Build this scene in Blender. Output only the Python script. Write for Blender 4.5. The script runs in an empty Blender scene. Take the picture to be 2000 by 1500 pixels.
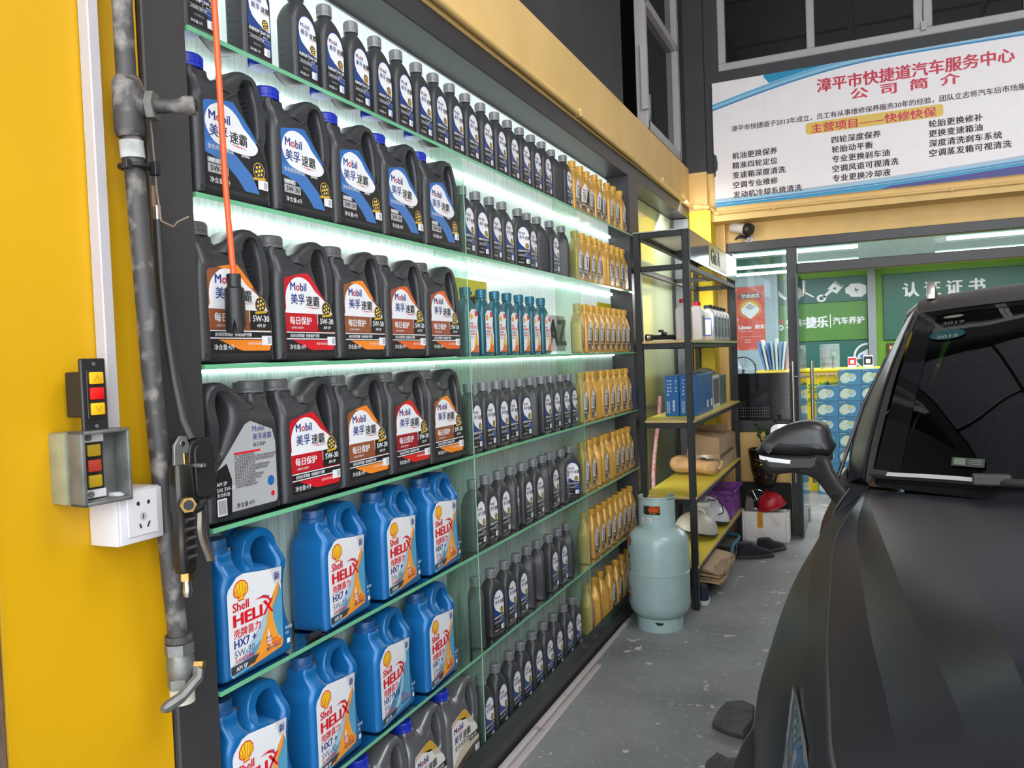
import bpy, bmesh, math, random
from mathutils import Vector, Matrix
random.seed(7)
SC = bpy.context.scene
COL = SC.collection
PI = math.pi

# ------------------------------------------------------------------ camera
cam_data = bpy.data.cameras.new('camera')
cam_data.sensor_width = 36.0
cam_data.lens = 1569.023 * 36.0 / 2000.0
cam_data.clip_start = 0.02
cam = bpy.data.objects.new('camera', cam_data)
COL.objects.link(cam)
cam.matrix_world = Matrix((
    (0.9150429, 0.0223238, 0.4027383, 0.0),
    (0.4015246, 0.0446399, -0.9147597, 0.0),
    (-0.0383991, 0.9987537, 0.0318839, 1.44),
    (0, 0, 0, 1)))
SC.camera = cam

# ------------------------------------------------------------------ sky, exposure
world = bpy.data.worlds.new('sky')
SC.world = world
world.use_nodes = True
wn = world.node_tree
wn.nodes.clear()
wo = wn.nodes.new('ShaderNodeOutputWorld')
wb = wn.nodes.new('ShaderNodeBackground')
wb.inputs['Color'].default_value = (0.90, 0.95, 1.0, 1)
wb.inputs['Strength'].default_value = 2.65
wn.links.new(wb.outputs[0], wo.inputs[0])
SC.view_settings.view_transform = 'Standard'
SC.view_settings.look = 'None'
SC.view_settings.gamma = 1.0
SC.view_settings.exposure = 0.86
SC.view_settings.use_curve_mapping = False
cy = SC.cycles
cy.max_bounces = 10
cy.diffuse_bounces = 4
cy.glossy_bounces = 4
cy.transmission_bounces = 6
cy.transparent_max_bounces = 24
cy.caustics_reflective = False
cy.caustics_refractive = False
cy.sample_clamp_indirect = 6.0
cy.use_denoising = True


def area(name, loc, rot, sx, sy, power, col=(1, 1, 1)):
    d = bpy.data.lights.new(name, 'AREA')
    d.shape = 'RECTANGLE'
    d.size = sx
    d.size_y = sy
    d.energy = power
    d.color = col
    o = bpy.data.objects.new(name, d)
    o.location = loc
    o.rotation_euler = rot
    COL.objects.link(o)
    return o


area('garage_fill_front', (1.9, 1.7, 4.47), (0, 0, 0), 2.8, 1.4, 56, (1.0, 0.97, 0.93))  # fill light added under the garage ceiling to brighten the inside
area('bay_fill', (-1.285, 4.70, 1.30), (math.radians(90), 0, math.radians(-14)), 0.05, 2.1, 3, (1.0, 0.98, 0.92))  # fill added behind the far stile to brighten the rack bay
area('rack_fill', (-.93, 5.50, 1.885), (0, math.radians(50), 0), 0.05, 1.1, 3.2, (1.0, 0.98, 0.92))  # fill added under the rack rail for the column and boards
area('bay_fill_top', (-1.20, 5.75, 2.43), (math.radians(35), 0, 0), 0.16, 0.5, 3.5, (1.0, 0.98, 0.92))  # fill without a fixture, added above the rack

# ------------------------------------------------------------------ materials
MATS = {}


def mat(name, col, rough=0.5, metal=0.0, var=0.06, scale=8.0, bump=0.0, emit=0.0, coat=0.0, spec=0.5, alpha=1.0, dark=None, thr=None):
    """principled material whose colour drifts with a noise (procedural grain / wear)"""
    if name in MATS:
        return MATS[name]
    m = bpy.data.materials.new(name)
    m.use_nodes = True
    nt = m.node_tree
    b = nt.nodes['Principled BSDF']
    b.inputs['Roughness'].default_value = rough
    b.inputs['Metallic'].default_value = metal
    b.inputs['Specular IOR Level'].default_value = spec
    b.inputs['Coat Weight'].default_value = coat
    b.inputs['Alpha'].default_value = alpha
    tc = nt.nodes.new('ShaderNodeTexCoord')
    nz = nt.nodes.new('ShaderNodeTexNoise')
    nz.inputs['Scale'].default_value = scale
    nz.inputs['Detail'].default_value = 5
    nt.links.new(tc.outputs['Object'], nz.inputs['Vector'])
    cr = nt.nodes.new('ShaderNodeValToRGB')
    a = [max(0, c * (1 - var)) for c in col]
    z = [min(1, c * (1 + var)) for c in col]
    if dark:
        a = dark
    lo, hi = thr or (0.3, 0.7)
    cr.color_ramp.elements[0].position = lo
    cr.color_ramp.elements[1].position = hi
    cr.color_ramp.elements[0].color = (*a, 1)
    cr.color_ramp.elements[1].color = (*z, 1)
    nt.links.new(nz.outputs['Fac'], cr.inputs['Fac'])
    nt.links.new(cr.outputs['Color'], b.inputs['Base Color'])
    if emit:
        b.inputs['Emission Color'].default_value = (*col, 1)
        b.inputs['Emission Strength'].default_value = emit
    if bump:
        bp = nt.nodes.new('ShaderNodeBump')
        bp.inputs['Strength'].default_value = bump
        bp.inputs['Distance'].default_value = 0.01
        nt.links.new(nz.outputs['Fac'], bp.inputs['Height'])
        nt.links.new(bp.outputs['Normal'], b.inputs['Normal'])
    MATS[name] = m
    return m


def glass(name, tint, dust=0.08, dustcol=(0.7, 0.85, 0.75), rough=0.02, fres=1.0):
    """thin pane: tinted see-through plus fresnel mirror plus a little dust"""
    if name in MATS:
        return MATS[name]
    m = bpy.data.materials.new(name)
    m.use_nodes = True
    nt = m.node_tree
    nt.nodes.clear()
    out = nt.nodes.new('ShaderNodeOutputMaterial')
    tr = nt.nodes.new('ShaderNodeBsdfTransparent')
    tr.inputs[0].default_value = (*tint, 1)
    gl = nt.nodes.new('ShaderNodeBsdfGlossy')
    gl.inputs['Roughness'].default_value = rough
    df = nt.nodes.new('ShaderNodeBsdfDiffuse')
    df.inputs[0].default_value = (*dustcol, 1)
    nz = nt.nodes.new('ShaderNodeTexNoise')
    nz.inputs['Scale'].default_value = 9
    nz.inputs['Detail'].default_value = 6
    tc = nt.nodes.new('ShaderNodeTexCoord')
    nt.links.new(tc.outputs['Object'], nz.inputs['Vector'])
    mr = nt.nodes.new('ShaderNodeMapRange')
    mr.inputs[1].default_value = 0.3
    mr.inputs[2].default_value = 0.8
    mr.inputs[3].default_value = dust * 0.5
    mr.inputs[4].default_value = dust * 1.6
    nt.links.new(nz.outputs['Fac'], mr.inputs[0])
    m1 = nt.nodes.new('ShaderNodeMixShader')
    nt.links.new(mr.outputs[0], m1.inputs[0])
    nt.links.new(tr.outputs[0], m1.inputs[1])
    nt.links.new(df.outputs[0], m1.inputs[2])
    fr = nt.nodes.new('ShaderNodeFresnel')
    fr.inputs['IOR'].default_value = 1.45
    mu = nt.nodes.new('ShaderNodeMath')
    mu.operation = 'MULTIPLY'
    mu.inputs[1].default_value = fres
    nt.links.new(fr.outputs[0], mu.inputs[0])
    m2 = nt.nodes.new('ShaderNodeMixShader')
    nt.links.new(mu.outputs[0], m2.inputs[0])
    nt.links.new(m1.outputs[0], m2.inputs[1])
    nt.links.new(gl.outputs[0], m2.inputs[2])
    nt.links.new(m2.outputs[0], out.inputs[0])
    MATS[name] = m
    return m


# ------------------------------------------------------------------ mesh builder
class MB:
    def __init__(s):
        s.v = []
        s.f = []
        s.mi = []
        s.mats = []
        s.raw = False

    def mslot(s, m):
        if m not in s.mats:
            s.mats.append(m)
        return s.mats.index(m)

    def add(s, vs, fs, m):
        o = len(s.v)
        k = s.mslot(m)
        s.v.extend([tuple(v) for v in vs])
        for f in fs:
            s.f.append(tuple(i + o for i in f))
            s.mi.append(k)

    def box(s, x0, x1, y0, y1, z0, z1, m, rz=0.0, M=None):
        vs = [(x, y, z) for x in (x0, x1) for y in (y0, y1) for z in (z0, z1)]
        if rz:
            cx, cyy = (x0 + x1) / 2, (y0 + y1) / 2
            c, q = math.cos(rz), math.sin(rz)
            vs = [(cx + (x - cx) * c - (y - cyy) * q, cyy + (x - cx) * q + (y - cyy) * c, z) for x, y, z in vs]
        if M is not None:
            vs = [M @ Vector(v) for v in vs]
        s.add(vs, [(0, 1, 3, 2), (4, 6, 7, 5), (0, 4, 5, 1), (2, 3, 7, 6), (0, 2, 6, 4), (1, 5, 7, 3)], m)

    def prism(s, pts, d0, d1, m, axis='y'):
        """extrude a polygon; axis y: pts are (x,z); axis x: (y,z); axis z: (x,y)"""
        n = len(pts)

        def P(p, d):
            return {'y': (p[0], d, p[1]), 'x': (d, p[0], p[1]), 'z': (p[0], p[1], d)}[axis]
        vs = [P(p, d0) for p in pts] + [P(p, d1) for p in pts]
        fs = [tuple(range(n))[::-1], tuple(range(n, 2 * n))] + [(i, (i + 1) % n, n + (i + 1) % n, n + i) for i in range(n)]
        s.add(vs, fs, m)

    def flat(s, pts, m, d=0.0, axis='y'):
        P = {'y': lambda p: (p[0], d, p[1]), 'x': lambda p: (d, p[0], p[1]), 'z': lambda p: (p[0], p[1], d)}[axis]
        s.add([P(p) for p in pts], [tuple(range(len(pts)))], m)

    def tube(s, path, r, m, n=10, closed=False):
        path = [Vector(p) for p in path]
        rr = r if isinstance(r, (list, tuple)) else [r] * len(path)
        k = len(path)
        vs = []
        up = None
        for i, p in enumerate(path):
            a = path[i - 1] if (i > 0 or closed) else p
            b = path[(i + 1) % k] if (i < k - 1 or closed) else p
            t = (b - a).normalized()
            if up is None:
                up = Vector((0, 0, 1)) if abs(t.z) < 0.9 else Vector((1, 0, 0))
            u = t.cross(up)
            if u.length < 1e-6:
                u = t.cross(Vector((0, 1, 0)))
            u.normalize()
            up = u.cross(t).normalized()
            for j in range(n):
                an = 2 * PI * j / n
                vs.append(p + (u * math.cos(an) + up * math.sin(an)) * rr[i])
        fs = []
        for i in range(k if closed else k - 1):
            for j in range(n):
                a, b = i * n + j, i * n + (j + 1) % n
                c, d = ((i + 1) % k) * n + (j + 1) % n, ((i + 1) % k) * n + j
                fs.append((a, b, c, d))
        if not closed:
            fs.append(tuple(range(n))[::-1])
            fs.append(tuple(range((k - 1) * n, k * n)))
        s.add(vs, fs, m)

    def lathe(s, prof, m, n=24, c=(0, 0, 0), M=None):
        """prof: (r, z) list around the z axis"""
        vs = []
        for r, z in prof:
            for j in range(n):
                an = 2 * PI * j / n
                v = Vector((c[0] + r * math.cos(an), c[1] + r * math.sin(an), c[2] + z))
                vs.append(M @ v if M is not None else v)
        fs = []
        for i in range(len(prof) - 1):
            for j in range(n):
                fs.append((i * n + j, i * n + (j + 1) % n, (i + 1) * n + (j + 1) % n, (i + 1) * n + j))
        if prof[0][0] > 1e-6:
            fs.append(tuple(range(n))[::-1])
        if prof[-1][0] > 1e-6:
            fs.append(tuple(range((len(prof) - 1) * n, len(prof) * n)))
        s.add(vs, fs, m)

    def loft(s, secs, m, n=32, cap=True):
        """secs: (z, halfwidth, halfdepth, exponent, cx, cy): superellipse rings"""
        vs = []
        for z, hw, hd, e, *c in secs:
            cx, cyy = (c + [0, 0])[:2]
            for j in range(n):
                a = 2 * PI * j / n
                ca, sa = math.cos(a), math.sin(a)
                vs.append((cx + hw * math.copysign(abs(ca) ** (2 / e), ca), cyy + hd * math.copysign(abs(sa) ** (2 / e), sa), z))
        fs = []
        for i in range(len(secs) - 1):
            for j in range(n):
                fs.append((i * n + j, i * n + (j + 1) % n, (i + 1) * n + (j + 1) % n, (i + 1) * n + j))
        if cap:
            fs.append(tuple(range(n))[::-1])
            fs.append(tuple(range((len(secs) - 1) * n, len(secs) * n)))
        s.add(vs, fs, m)

    def grid(s, rows, m, flip=False):
        nr, nc = len(rows), len(rows[0])
        vs = [p for r in rows for p in r]
        fs = []
        for i in range(nr - 1):
            for j in range(nc - 1):
                q = (i * nc + j, i * nc + j + 1, (i + 1) * nc + j + 1, (i + 1) * nc + j)
                fs.append(q[::-1] if flip else q)
        s.add(vs, fs, m)

    def geo(s, g, m, sc=1.0, x=0, z=0, d=0.0, axis='y', flip=1, M=None):
        """place flat text/outline geometry g=(verts2d, faces)"""
        vs = []
        for p in g[0]:
            a, b = x + p[0] * sc * flip, z + p[1] * sc
            e = (p[2] if len(p) > 2 else 0) * max(sc * .004, .00004)
            v = {'y': (a, d - e, b), 'x': (d + e, a, b), 'z': (a, b, d + e)}[axis]
            vs.append(M @ Vector(v) if M is not None else v)
        s.add(vs, g[1], m)

    def mesh(s, name, bevel=0.0, smooth=True, angle=35, recalc=True, seg=1):
        me = bpy.data.meshes.new(name)
        me.from_pydata(s.v, [], s.f)
        for m in s.mats:
            me.materials.append(m)
        for i, p in enumerate(me.polygons):
            p.material_index = s.mi[i]
        if recalc or bevel:
            bm = bmesh.new()
            bm.from_mesh(me)
            if recalc:
                bmesh.ops.recalc_face_normals(bm, faces=bm.faces)
            if bevel:
                es = [e for e in bm.edges if len(e.link_faces) == 2 and e.calc_face_angle(0) > 0.6]
                bmesh.ops.bevel(bm, geom=es, offset=bevel, segments=seg, affect='EDGES', profile=0.5, clamp_overlap=True)
            bm.to_mesh(me)
            bm.free()
        if smooth:
            for p in me.polygons:
                p.use_smooth = True
            me.set_sharp_from_angle(angle=math.radians(angle))
        return me

    def build(s, name, parent=None, **k):
        o = bpy.data.objects.new(name, s.mesh(name, **k))
        COL.objects.link(o)
        if parent is not None:
            o.parent = parent
        return o


def tag(o, label, cat, group=None):
    o['label'] = label
    o['category'] = cat
    if group:
        o['group'] = group
    return o


def thing(name, label, cat, loc=(0, 0, 0), rz=0.0, group=None, rot=None):
    o = bpy.data.objects.new(name, None)
    o.empty_display_size = 0.05
    COL.objects.link(o)
    o.location = loc
    o.rotation_euler = rot or (0, 0, rz)
    return tag(o, label, cat, group)


def dup(root, loc, rz, label):
    r = root.copy()
    COL.objects.link(r)
    r.location = loc
    r.rotation_euler = (0, 0, rz)
    r['label'] = label
    for ch in list(root.children):
        c = ch.copy()
        COL.objects.link(c)
        c.parent = r
        for g in ch.children:
            d = g.copy()
            COL.objects.link(d)
            d.parent = c
    return r


def struct(o):
    o['kind'] = 'structure'
    return o


# ------------------------------------------------------------------ lettering (flat mesh from the built-in font)
TX = {}


def text(s, bold=0.0, sp=1.0, shear=0.0):
    """returns (verts, faces) with height ~1 per em, origin at the left of the baseline, plus width"""
    k = (s, bold, sp, shear)
    if k in TX:
        return TX[k]
    cu = bpy.data.curves.new('t', 'FONT')
    cu.body = s
    cu.size = 1.0
    cu.resolution_u = 2
    cu.space_character = sp
    cu.shear = shear
    o = bpy.data.objects.new('t', cu)
    COL.objects.link(o)
    bpy.context.view_layer.update()
    me = bpy.data.meshes.new_from_object(o.evaluated_get(bpy.context.evaluated_depsgraph_get()))
    vs = [(v.co.x, v.co.y) for v in me.vertices]
    fs = [tuple(p.vertices) for p in me.polygons]
    bpy.data.objects.remove(o)
    bpy.data.curves.remove(cu)
    bpy.data.meshes.remove(me)
    if vs and bold:
        n0, f0 = len(vs), list(fs)
        vs = [(v[0], v[1], 0) for v in vs]
        for q, (dx, dy) in enumerate(((bold, 0), (bold * 2, 0), (bold, bold * .8))):
            k0 = len(vs)
            vs = vs + [(v[0] + dx, v[1] + dy, q + 1) for v in vs[:n0]]
            fs = fs + [tuple(i + k0 for i in f) for f in f0]
    if vs:
        x0 = min(v[0] for v in vs)
        x1 = max(v[0] for v in vs)
        vs = [(v[0] - x0, v[1], v[2] if len(v) > 2 else 0) for v in vs]
        w = x1 - x0
    else:
        w = 0
    TX[k] = (vs, fs, w)
    return TX[k]


def put(mb, s, m, h, x, z, d, axis='y', bold=0.0, al='l', fit=None, flip=1, M=None, sp=1.0, shear=0.0):
    """write s with em size h; fit: squeeze/stretch the line to this width"""
    vs, fs, w = text(s, bold, sp, shear)
    if not vs:
        return
    fx = (fit / (w * h)) if fit else 1.0
    ww = w * h * fx
    x0 = x - (ww / 2 if al == 'c' else ww if al == 'r' else 0) * flip
    g = ([(v[0] * fx, v[1], v[2]) for v in vs], fs)
    mb.geo(g, m, h, x0, z, d, axis, flip, M)


def ell(cx, cz, rx, rz, n=24, a0=0, a1=2 * PI):
    full = abs(a1 - a0 - 2 * PI) < 1e-6
    k = n if full else n + 1
    return [(cx + rx * math.cos(a0 + (a1 - a0) * i / n), cz + rz * math.sin(a0 + (a1 - a0) * i / n)) for i in range(k)]


def rrect(x0, x1, z0, z1, r, n=4):
    p = []
    for cx, cz, a in ((x1 - r, z0 + r, -PI / 2), (x1 - r, z1 - r, 0), (x0 + r, z1 - r, PI / 2), (x0 + r, z0 + r, PI)):
        p += [(cx + r * math.cos(a + PI / 2 * i / n), cz + r * math.sin(a + PI / 2 * i / n)) for i in range(n + 1)]
    return p


def smooth_closed(pts, n=4):
    out = []
    k = len(pts)
    for i in range(k):
        p0, p1, p2, p3 = (Vector(pts[(i + j - 1) % k]) for j in range(4))
        for t in range(n):
            t /= n
            out.append(tuple(0.5 * ((2 * p1) + (-p0 + p2) * t + (2 * p0 - 5 * p1 + 4 * p2 - p3) * t * t + (-p0 + 3 * p1 - 3 * p2 + p3) * t ** 3)))
    return out


def smooth_open(pts, n=6):
    pts = [Vector(p) for p in pts]
    out = []
    for i in range(len(pts) - 1):
        p0, p1, p2, p3 = pts[max(i - 1, 0)], pts[i], pts[i + 1], pts[min(i + 2, len(pts) - 1)]
        for t in range(n):
            t /= n
            out.append(0.5 * ((2 * p1) + (-p0 + p2) * t + (2 * p0 - 5 * p1 + 4 * p2 - p3) * t * t + (-p0 + 3 * p1 - 3 * p2 + p3) * t ** 3))
    out.append(pts[-1])
    return out


def curve_slab(outlines, depth, bevel, res=4):
    """closed 2D outlines (outer, then holes) made into a thick body with round edges;
    outlines in x,z; body spans y -depth/2 .. depth/2. Returns verts, faces"""
    cu = bpy.data.curves.new('s', 'CURVE')
    cu.dimensions = '2D'
    cu.fill_mode = 'BOTH'
    cu.extrude = depth / 2 - bevel
    cu.bevel_depth = bevel
    cu.bevel_resolution = res
    cu.offset = -bevel
    for pts in outlines:
        sp = cu.splines.new('POLY')
        sp.points.add(len(pts) - 1)
        for i, p in enumerate(pts):
            sp.points[i].co = (p[0], p[1], 0, 1)
        sp.use_cyclic_u = True
    o = bpy.data.objects.new('s', cu)
    COL.objects.link(o)
    bpy.context.view_layer.update()
    me = bpy.data.meshes.new_from_object(o.evaluated_get(bpy.context.evaluated_depsgraph_get()))
    bm = bmesh.new()
    bm.from_mesh(me)
    bmesh.ops.remove_doubles(bm, verts=bm.verts, dist=1e-5)
    bm.verts.index_update()
    vs = [(v.co.x, -v.co.z, v.co.y) for v in bm.verts]
    fs = [tuple(v.index for v in f.verts) for f in bm.faces]
    bm.free()
    bpy.data.objects.remove(o)
    bpy.data.curves.remove(cu)
    bpy.data.meshes.remove(me)
    return vs, fs

# ================================================================== materials
M_YEL = mat('yellow_enamel', (0.62, 0.335, 0.004), 0.42, var=0.05, scale=3, spec=0.35)
M_YBEAM = mat('ochre_paint', (0.80, 0.53, 0.20), 0.6, var=0.07, scale=4, bump=0.05)
M_DKWALL = mat('slate_paint', (0.046, 0.044, 0.047), 0.6, var=0.12, scale=5)
M_FRAME = mat('slate_frame', (0.040, 0.038, 0.040), 0.42, var=0.08, scale=6)
M_FRAMEL = mat('slate_frame_inside', (0.13, 0.15, 0.16), 0.45, var=0.08, scale=6)
M_BLACK = mat('black_steel', (0.010, 0.010, 0.011), 0.5, var=0.2, scale=20)
M_BLKP = mat('black_plastic', (0.014, 0.014, 0.015), 0.42, var=0.2, scale=20)
M_WHITE = mat('white_plastic', (0.62, 0.60, 0.63), 0.4, var=0.03)
M_WALU = mat('white_aluminium', (0.45, 0.42, 0.42), 0.45, var=0.05)
M_STEEL = mat('brushed_steel', (0.55, 0.52, 0.50), 0.28, 1.0, var=0.12, scale=30)
M_CHROME = mat('chrome', (0.8, 0.8, 0.82), 0.12, 1.0, var=0.04)
M_DARKGLASS = mat('dark_window_glass', (0.012, 0.011, 0.010), 0.04, var=0.1)
M_INK = mat('dark_ink', (0.035, 0.012, 0.015), 0.6)
M_GLASS = glass('shelf_glass', (0.86, 0.97, 0.90), 0.10, (0.60, 0.78, 0.66))
M_GEDGE = mat('green_glass_edge', (0.16, 0.47, 0.26), 0.25, var=0.12, scale=6)
M_PANE = glass('window_pane', (0.93, 0.98, 0.98), 0.018, (0.75, 0.85, 0.9))
M_DIV = glass('divider_glass', (0.86, 0.96, 0.90), 0.05, (0.6, 0.78, 0.66))


def floor_mat():
    m = bpy.data.materials.new('worn_concrete_paint')
    m.use_nodes = True
    nt = m.node_tree
    b = nt.nodes['Principled BSDF']
    tc = nt.nodes.new('ShaderNodeTexCoord')

    def noise(sc, det, rough=0.5):
        n = nt.nodes.new('ShaderNodeTexNoise')
        n.inputs['Scale'].default_value = sc
        n.inputs['Detail'].default_value = det
        n.inputs['Roughness'].default_value = rough
        nt.links.new(tc.outputs['Object'], n.inputs['Vector'])
        return n

    def ramp(n, p0, p1, c0=(0, 0, 0), c1=(1, 1, 1)):
        r = nt.nodes.new('ShaderNodeValToRGB')
        r.color_ramp.elements[0].position = p0
        r.color_ramp.elements[1].position = p1
        r.color_ramp.elements[0].color = (*c0, 1)
        r.color_ramp.elements[1].color = (*c1, 1)
        nt.links.new(n.outputs['Fac'], r.inputs['Fac'])
        return r

    def mix(f, a, c):
        x = nt.nodes.new('ShaderNodeMix')
        x.data_type = 'RGBA'
        nt.links.new(f.outputs['Color'], x.inputs['Factor'])
        if isinstance(a, tuple):
            x.inputs[6].default_value = (*a, 1)
        else:
            nt.links.new(a, x.inputs[6])
        x.inputs[7].default_value = (*c, 1)
        return x.outputs[2]
    base = ramp(noise(2.2, 6), 0.3, 0.7, (0.19, 0.195, 0.195), (0.30, 0.305, 0.30))
    n2 = noise(26, 8, 0.72)
    c = mix(ramp(n2, 0.56, 0.66), base.outputs['Color'], (0.38, 0.38, 0.37))
    c = mix(ramp(noise(60, 6, 0.7), 0.64, 0.7), c, (0.05, 0.052, 0.054))
    c = mix(ramp(noise(7, 9, 0.66), 0.625, 0.64), c, (0.66, 0.60, 0.54))
    nt.links.new(c, b.inputs['Base Color'])
    b.inputs['Roughness'].default_value = 0.42
    rr = ramp(noise(5, 6), 0.3, 0.7, (0.42, 0.42, 0.42), (0.62, 0.62, 0.62))
    nt.links.new(rr.outputs['Color'], b.inputs['Roughness'])
    bp = nt.nodes.new('ShaderNodeBump')
    bp.inputs['Strength'].default_value = 0.15
    bp.inputs['Distance'].default_value = 0.004
    nt.links.new(n2.outputs['Fac'], bp.inputs['Height'])
    nt.links.new(bp.outputs['Normal'], b.inputs['Normal'])
    return m


# ================================================================== structure
b = MB()
b.box(-2.2, 4.6, -3.5, 11.2, -0.1, 0.0, floor_mat())
struct(b.build('floor'))

# --- left wall: yellow pier near the camera
b = MB()
b.box(-1.34, -1.21, 0.787, 1.104, 0, 2.53, M_YEL)
struct(b.build('wall_left', bevel=0.004))
b = MB()
b.box(-1.34, -1.205, 0.735, 0.786, 0, 2.9, mat('worn_brown_trim', (0.12, 0.075, 0.05), 0.6, var=0.5, scale=25))
struct(b.build('trim_1', bevel=0.005))
b = MB()
b.box(-1.6, -1.22, -1.2, 0.734, 0, 4.6, mat('outer_wall_paint', (0.42, 0.40, 0.37), 0.7, var=0.08))
struct(b.build('wall_entry'))

# --- dark upper wall with the window opening
b = MB()
b.box(-1.5, -1.21, 0.735, 4.45, 2.82, 4.6, M_DKWALL)
b.box(-1.5, -1.21, 4.45, 6.02, 4.3, 4.6, M_DKWALL)
b.box(-1.5, -1.21, 6.02, 6.2, 2.82, 4.6, M_DKWALL)
b.box(-3.0, -2.9, 4.2, 6.2, 2.5, 4.6, M_BLKP)
b.box(-2.9, -1.5, 6.1, 6.2, 2.5, 4.6, M_BLKP)
b.box(-2.9, -1.5, 4.2, 4.3, 2.5, 4.6, M_BLKP)
b.box(-2.9, -1.5, 4.2, 6.2, 2.5, 2.6, M_BLKP)
struct(b.build('wall_upper_left'))
b = MB()
b.box(-1.34, -1.195, 0.79, 6.2, 2.53, 2.83, M_YBEAM)
struct(b.build('trim_2', bevel=0.006))

# --- sliding window in the upper left wall
w = bpy.data.objects.new('window_1', None)
COL.objects.link(w)
struct(w)
for y0, y1, z0, z1 in ((4.98, 5.03, 2.84, 4.3), (5.92, 5.99, 2.84, 4.3), (5.0, 5.95, 2.84, 2.90), (5.0, 5.95, 3.62, 3.67), (5.0, 5.95, 4.25, 4.3)):
    b = MB()
    b.box(-1.27, -1.20, y0, y1, z0, z1, M_WALU)
    b.build('window_frame', w, bevel=0.004)
for z0, z1 in ((2.9, 3.62), (3.67, 4.25)):
    b = MB()
    b.box(-1.245, -1.24, 5.03, 5.92, z0, z1, M_DARKGLASS)
    b.build('pane', w)
b = MB()
b.box(-1.23, -1.19, 4.95, 4.98, 2.95, 3.35, M_WALU)
b.build('latch', w)

# --- corner column and back wall
b = MB()
b.box(-1.34, -1.042, 6.2, 6.5, 0, 2.5, mat('corner_yellow_paint', (0.85, 0.62, 0.02), 0.55, var=0.05))
b.box(-1.34, -0.972, 6.42, 6.62, 0, 2.42, M_YBEAM)
b.box(-1.34, -1.062, 6.2, 6.5, 2.5, 2.79, M_YBEAM)
b.box(-1.34, -1.062, 6.2, 6.5, 2.79, 4.6, M_DKWALL)
struct(b.build('wall_corner'))
b = MB()
b.box(-1.062, 4.3, 6.25, 6.62, 2.415, 2.78, M_YBEAM)
b.box(-0.972, 4.3, 6.48, 6.6, 2.27, 2.43, M_YBEAM)
b.box(-1.062, -0.96, 6.25, 6.6, 2.78, 4.6, M_DKWALL)
b.box(-0.96, 4.3, 6.25, 6.6, 2.78, 3.53, M_DKWALL)
b.box(-0.96, 4.3, 6.25, 6.6, 4.42, 4.6, M_DKWALL)
b.box(-0.96, 4.3, 7.6, 7.7, 3.0, 4.6, M_DARKGLASS)
struct(b.build('wall_back'))
b = MB()
b.box(4.2, 4.3, -1.0, 6.3, 0, 4.6, mat('right_wall_paint', (0.50, 0.47, 0.40), 0.7))
struct(b.build('wall_right'))

# --- upper windows on the back wall
w = bpy.data.objects.new('window_2', None)
COL.objects.link(w)
struct(w)
fr = [(-0.96, 4.2, 3.53, 3.585), (-0.96, 4.2, 4.37, 4.42)]
for x in (-0.96, -0.335, 0.355, 0.415, 1.0, 1.66, 1.72, 2.3):
    fr.append((x, x + 0.055, 3.585, 4.37))
for x0, x1, z0, z1 in fr:
    b = MB()
    b.box(x0, x1, 6.24, 6.30, z0, z1, M_WALU)
    b.build('window_frame', w, bevel=0.006)
for x0, x1 in ((-0.905, -0.335), (-0.28, 0.355), (0.47, 1.0), (1.055, 1.66), (1.775, 2.3)):
    b = MB()
    b.box(x0, x1, 6.28, 6.286, 3.585, 4.37, M_DARKGLASS)
    b.build('pane', w)
b = MB()
b.box(0.40, 0.43, 6.215, 6.24, 3.56, 3.62, M_WALU)
b.build('latch', w)

# --- ceiling: dark panels between black joints (seen mirrored in the windscreen)
b = MB()
b.box(-3.0, 4.3, -1.0, 6.3, 4.64, 4.7, M_BLKP)
ce = struct(b.build('ceiling'))
b = MB()
b.box(-0.56, 0.56, -0.56, 0.56, 4.615, 4.64, mat('ceiling_panel_slate', (0.34, 0.36, 0.42), 0.5, var=0.1))
pm = b.mesh('ceiling_panel', bevel=0.004)
for i in range(6):
    for j in range(6):
        o = bpy.data.objects.new('ceiling_panel', pm)
        COL.objects.link(o)
        o.parent = ce
        o.location = (-0.62 + i * 1.17 - 0.02, -0.4 + j * 1.17, 0)

# --- baseboard strips on the floor along the shelf foot
for x0, y0, x1, y1, wd, nm in ((-1.186, 1.215, -1.184, 4.15, 0.014, 0), (-1.155, 1.215, -1.152, 3.5, 0.016, 1)):
    b = MB()
    b.box(min(x0, x1) - wd, max(x0, x1) + wd * 0.6, y0, y1, 0, 0.022 if nm == 0 else 0.014, mat('old_pvc_trunking', (0.52, 0.47, 0.46), 0.5, var=0.12, scale=12, dark=(0.30, 0.26, 0.25), thr=(0.25, 0.36)))
    o = b.build('cable_trunking', bevel=0.004, seg=2)
    tag(o, ('long white cable trunking on the floor against the foot of the shelf unit', 'shorter white cable trunking on the floor on the outer side of the long one')[nm], 'trunking')

# --- partition and glass door
P = 6.5
b = MB()
b.box(-0.975, 4.2, P - 0.04, P + 0.06, 2.20, 2.27, M_FRAME)      # head
b.box(-0.975, -0.93, P - 0.04, P + 0.06, 0.80, 2.20, M_FRAME)
b.box(-0.53, -0.455, P - 0.05, P + 0.06, 0.0, 2.20, M_FRAME)
b.box(-0.455, 4.2, P - 0.04, P + 0.06, 2.0, 2.075, M_FRAME)
b.box(-0.93, -0.53, P - 0.04, P + 0.06, 0.80, 0.885, M_FRAME)
b.box(-0.975, -0.53, P - 0.02, P + 0.05, 0.0, 0.80, M_YBEAM)
b.box(1.3, 1.37, P - 0.04, P + 0.06, 0.0, 2.0, M_FRAME)
b.box(1.37, 4.2, P - 0.02, P + 0.04, 0.0, 2.0, M_DKWALL)
struct(b.build('wall_partition', bevel=0.003))
w = bpy.data.objects.new('window_3', None)
COL.objects.link(w)
struct(w)
b = MB()
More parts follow.
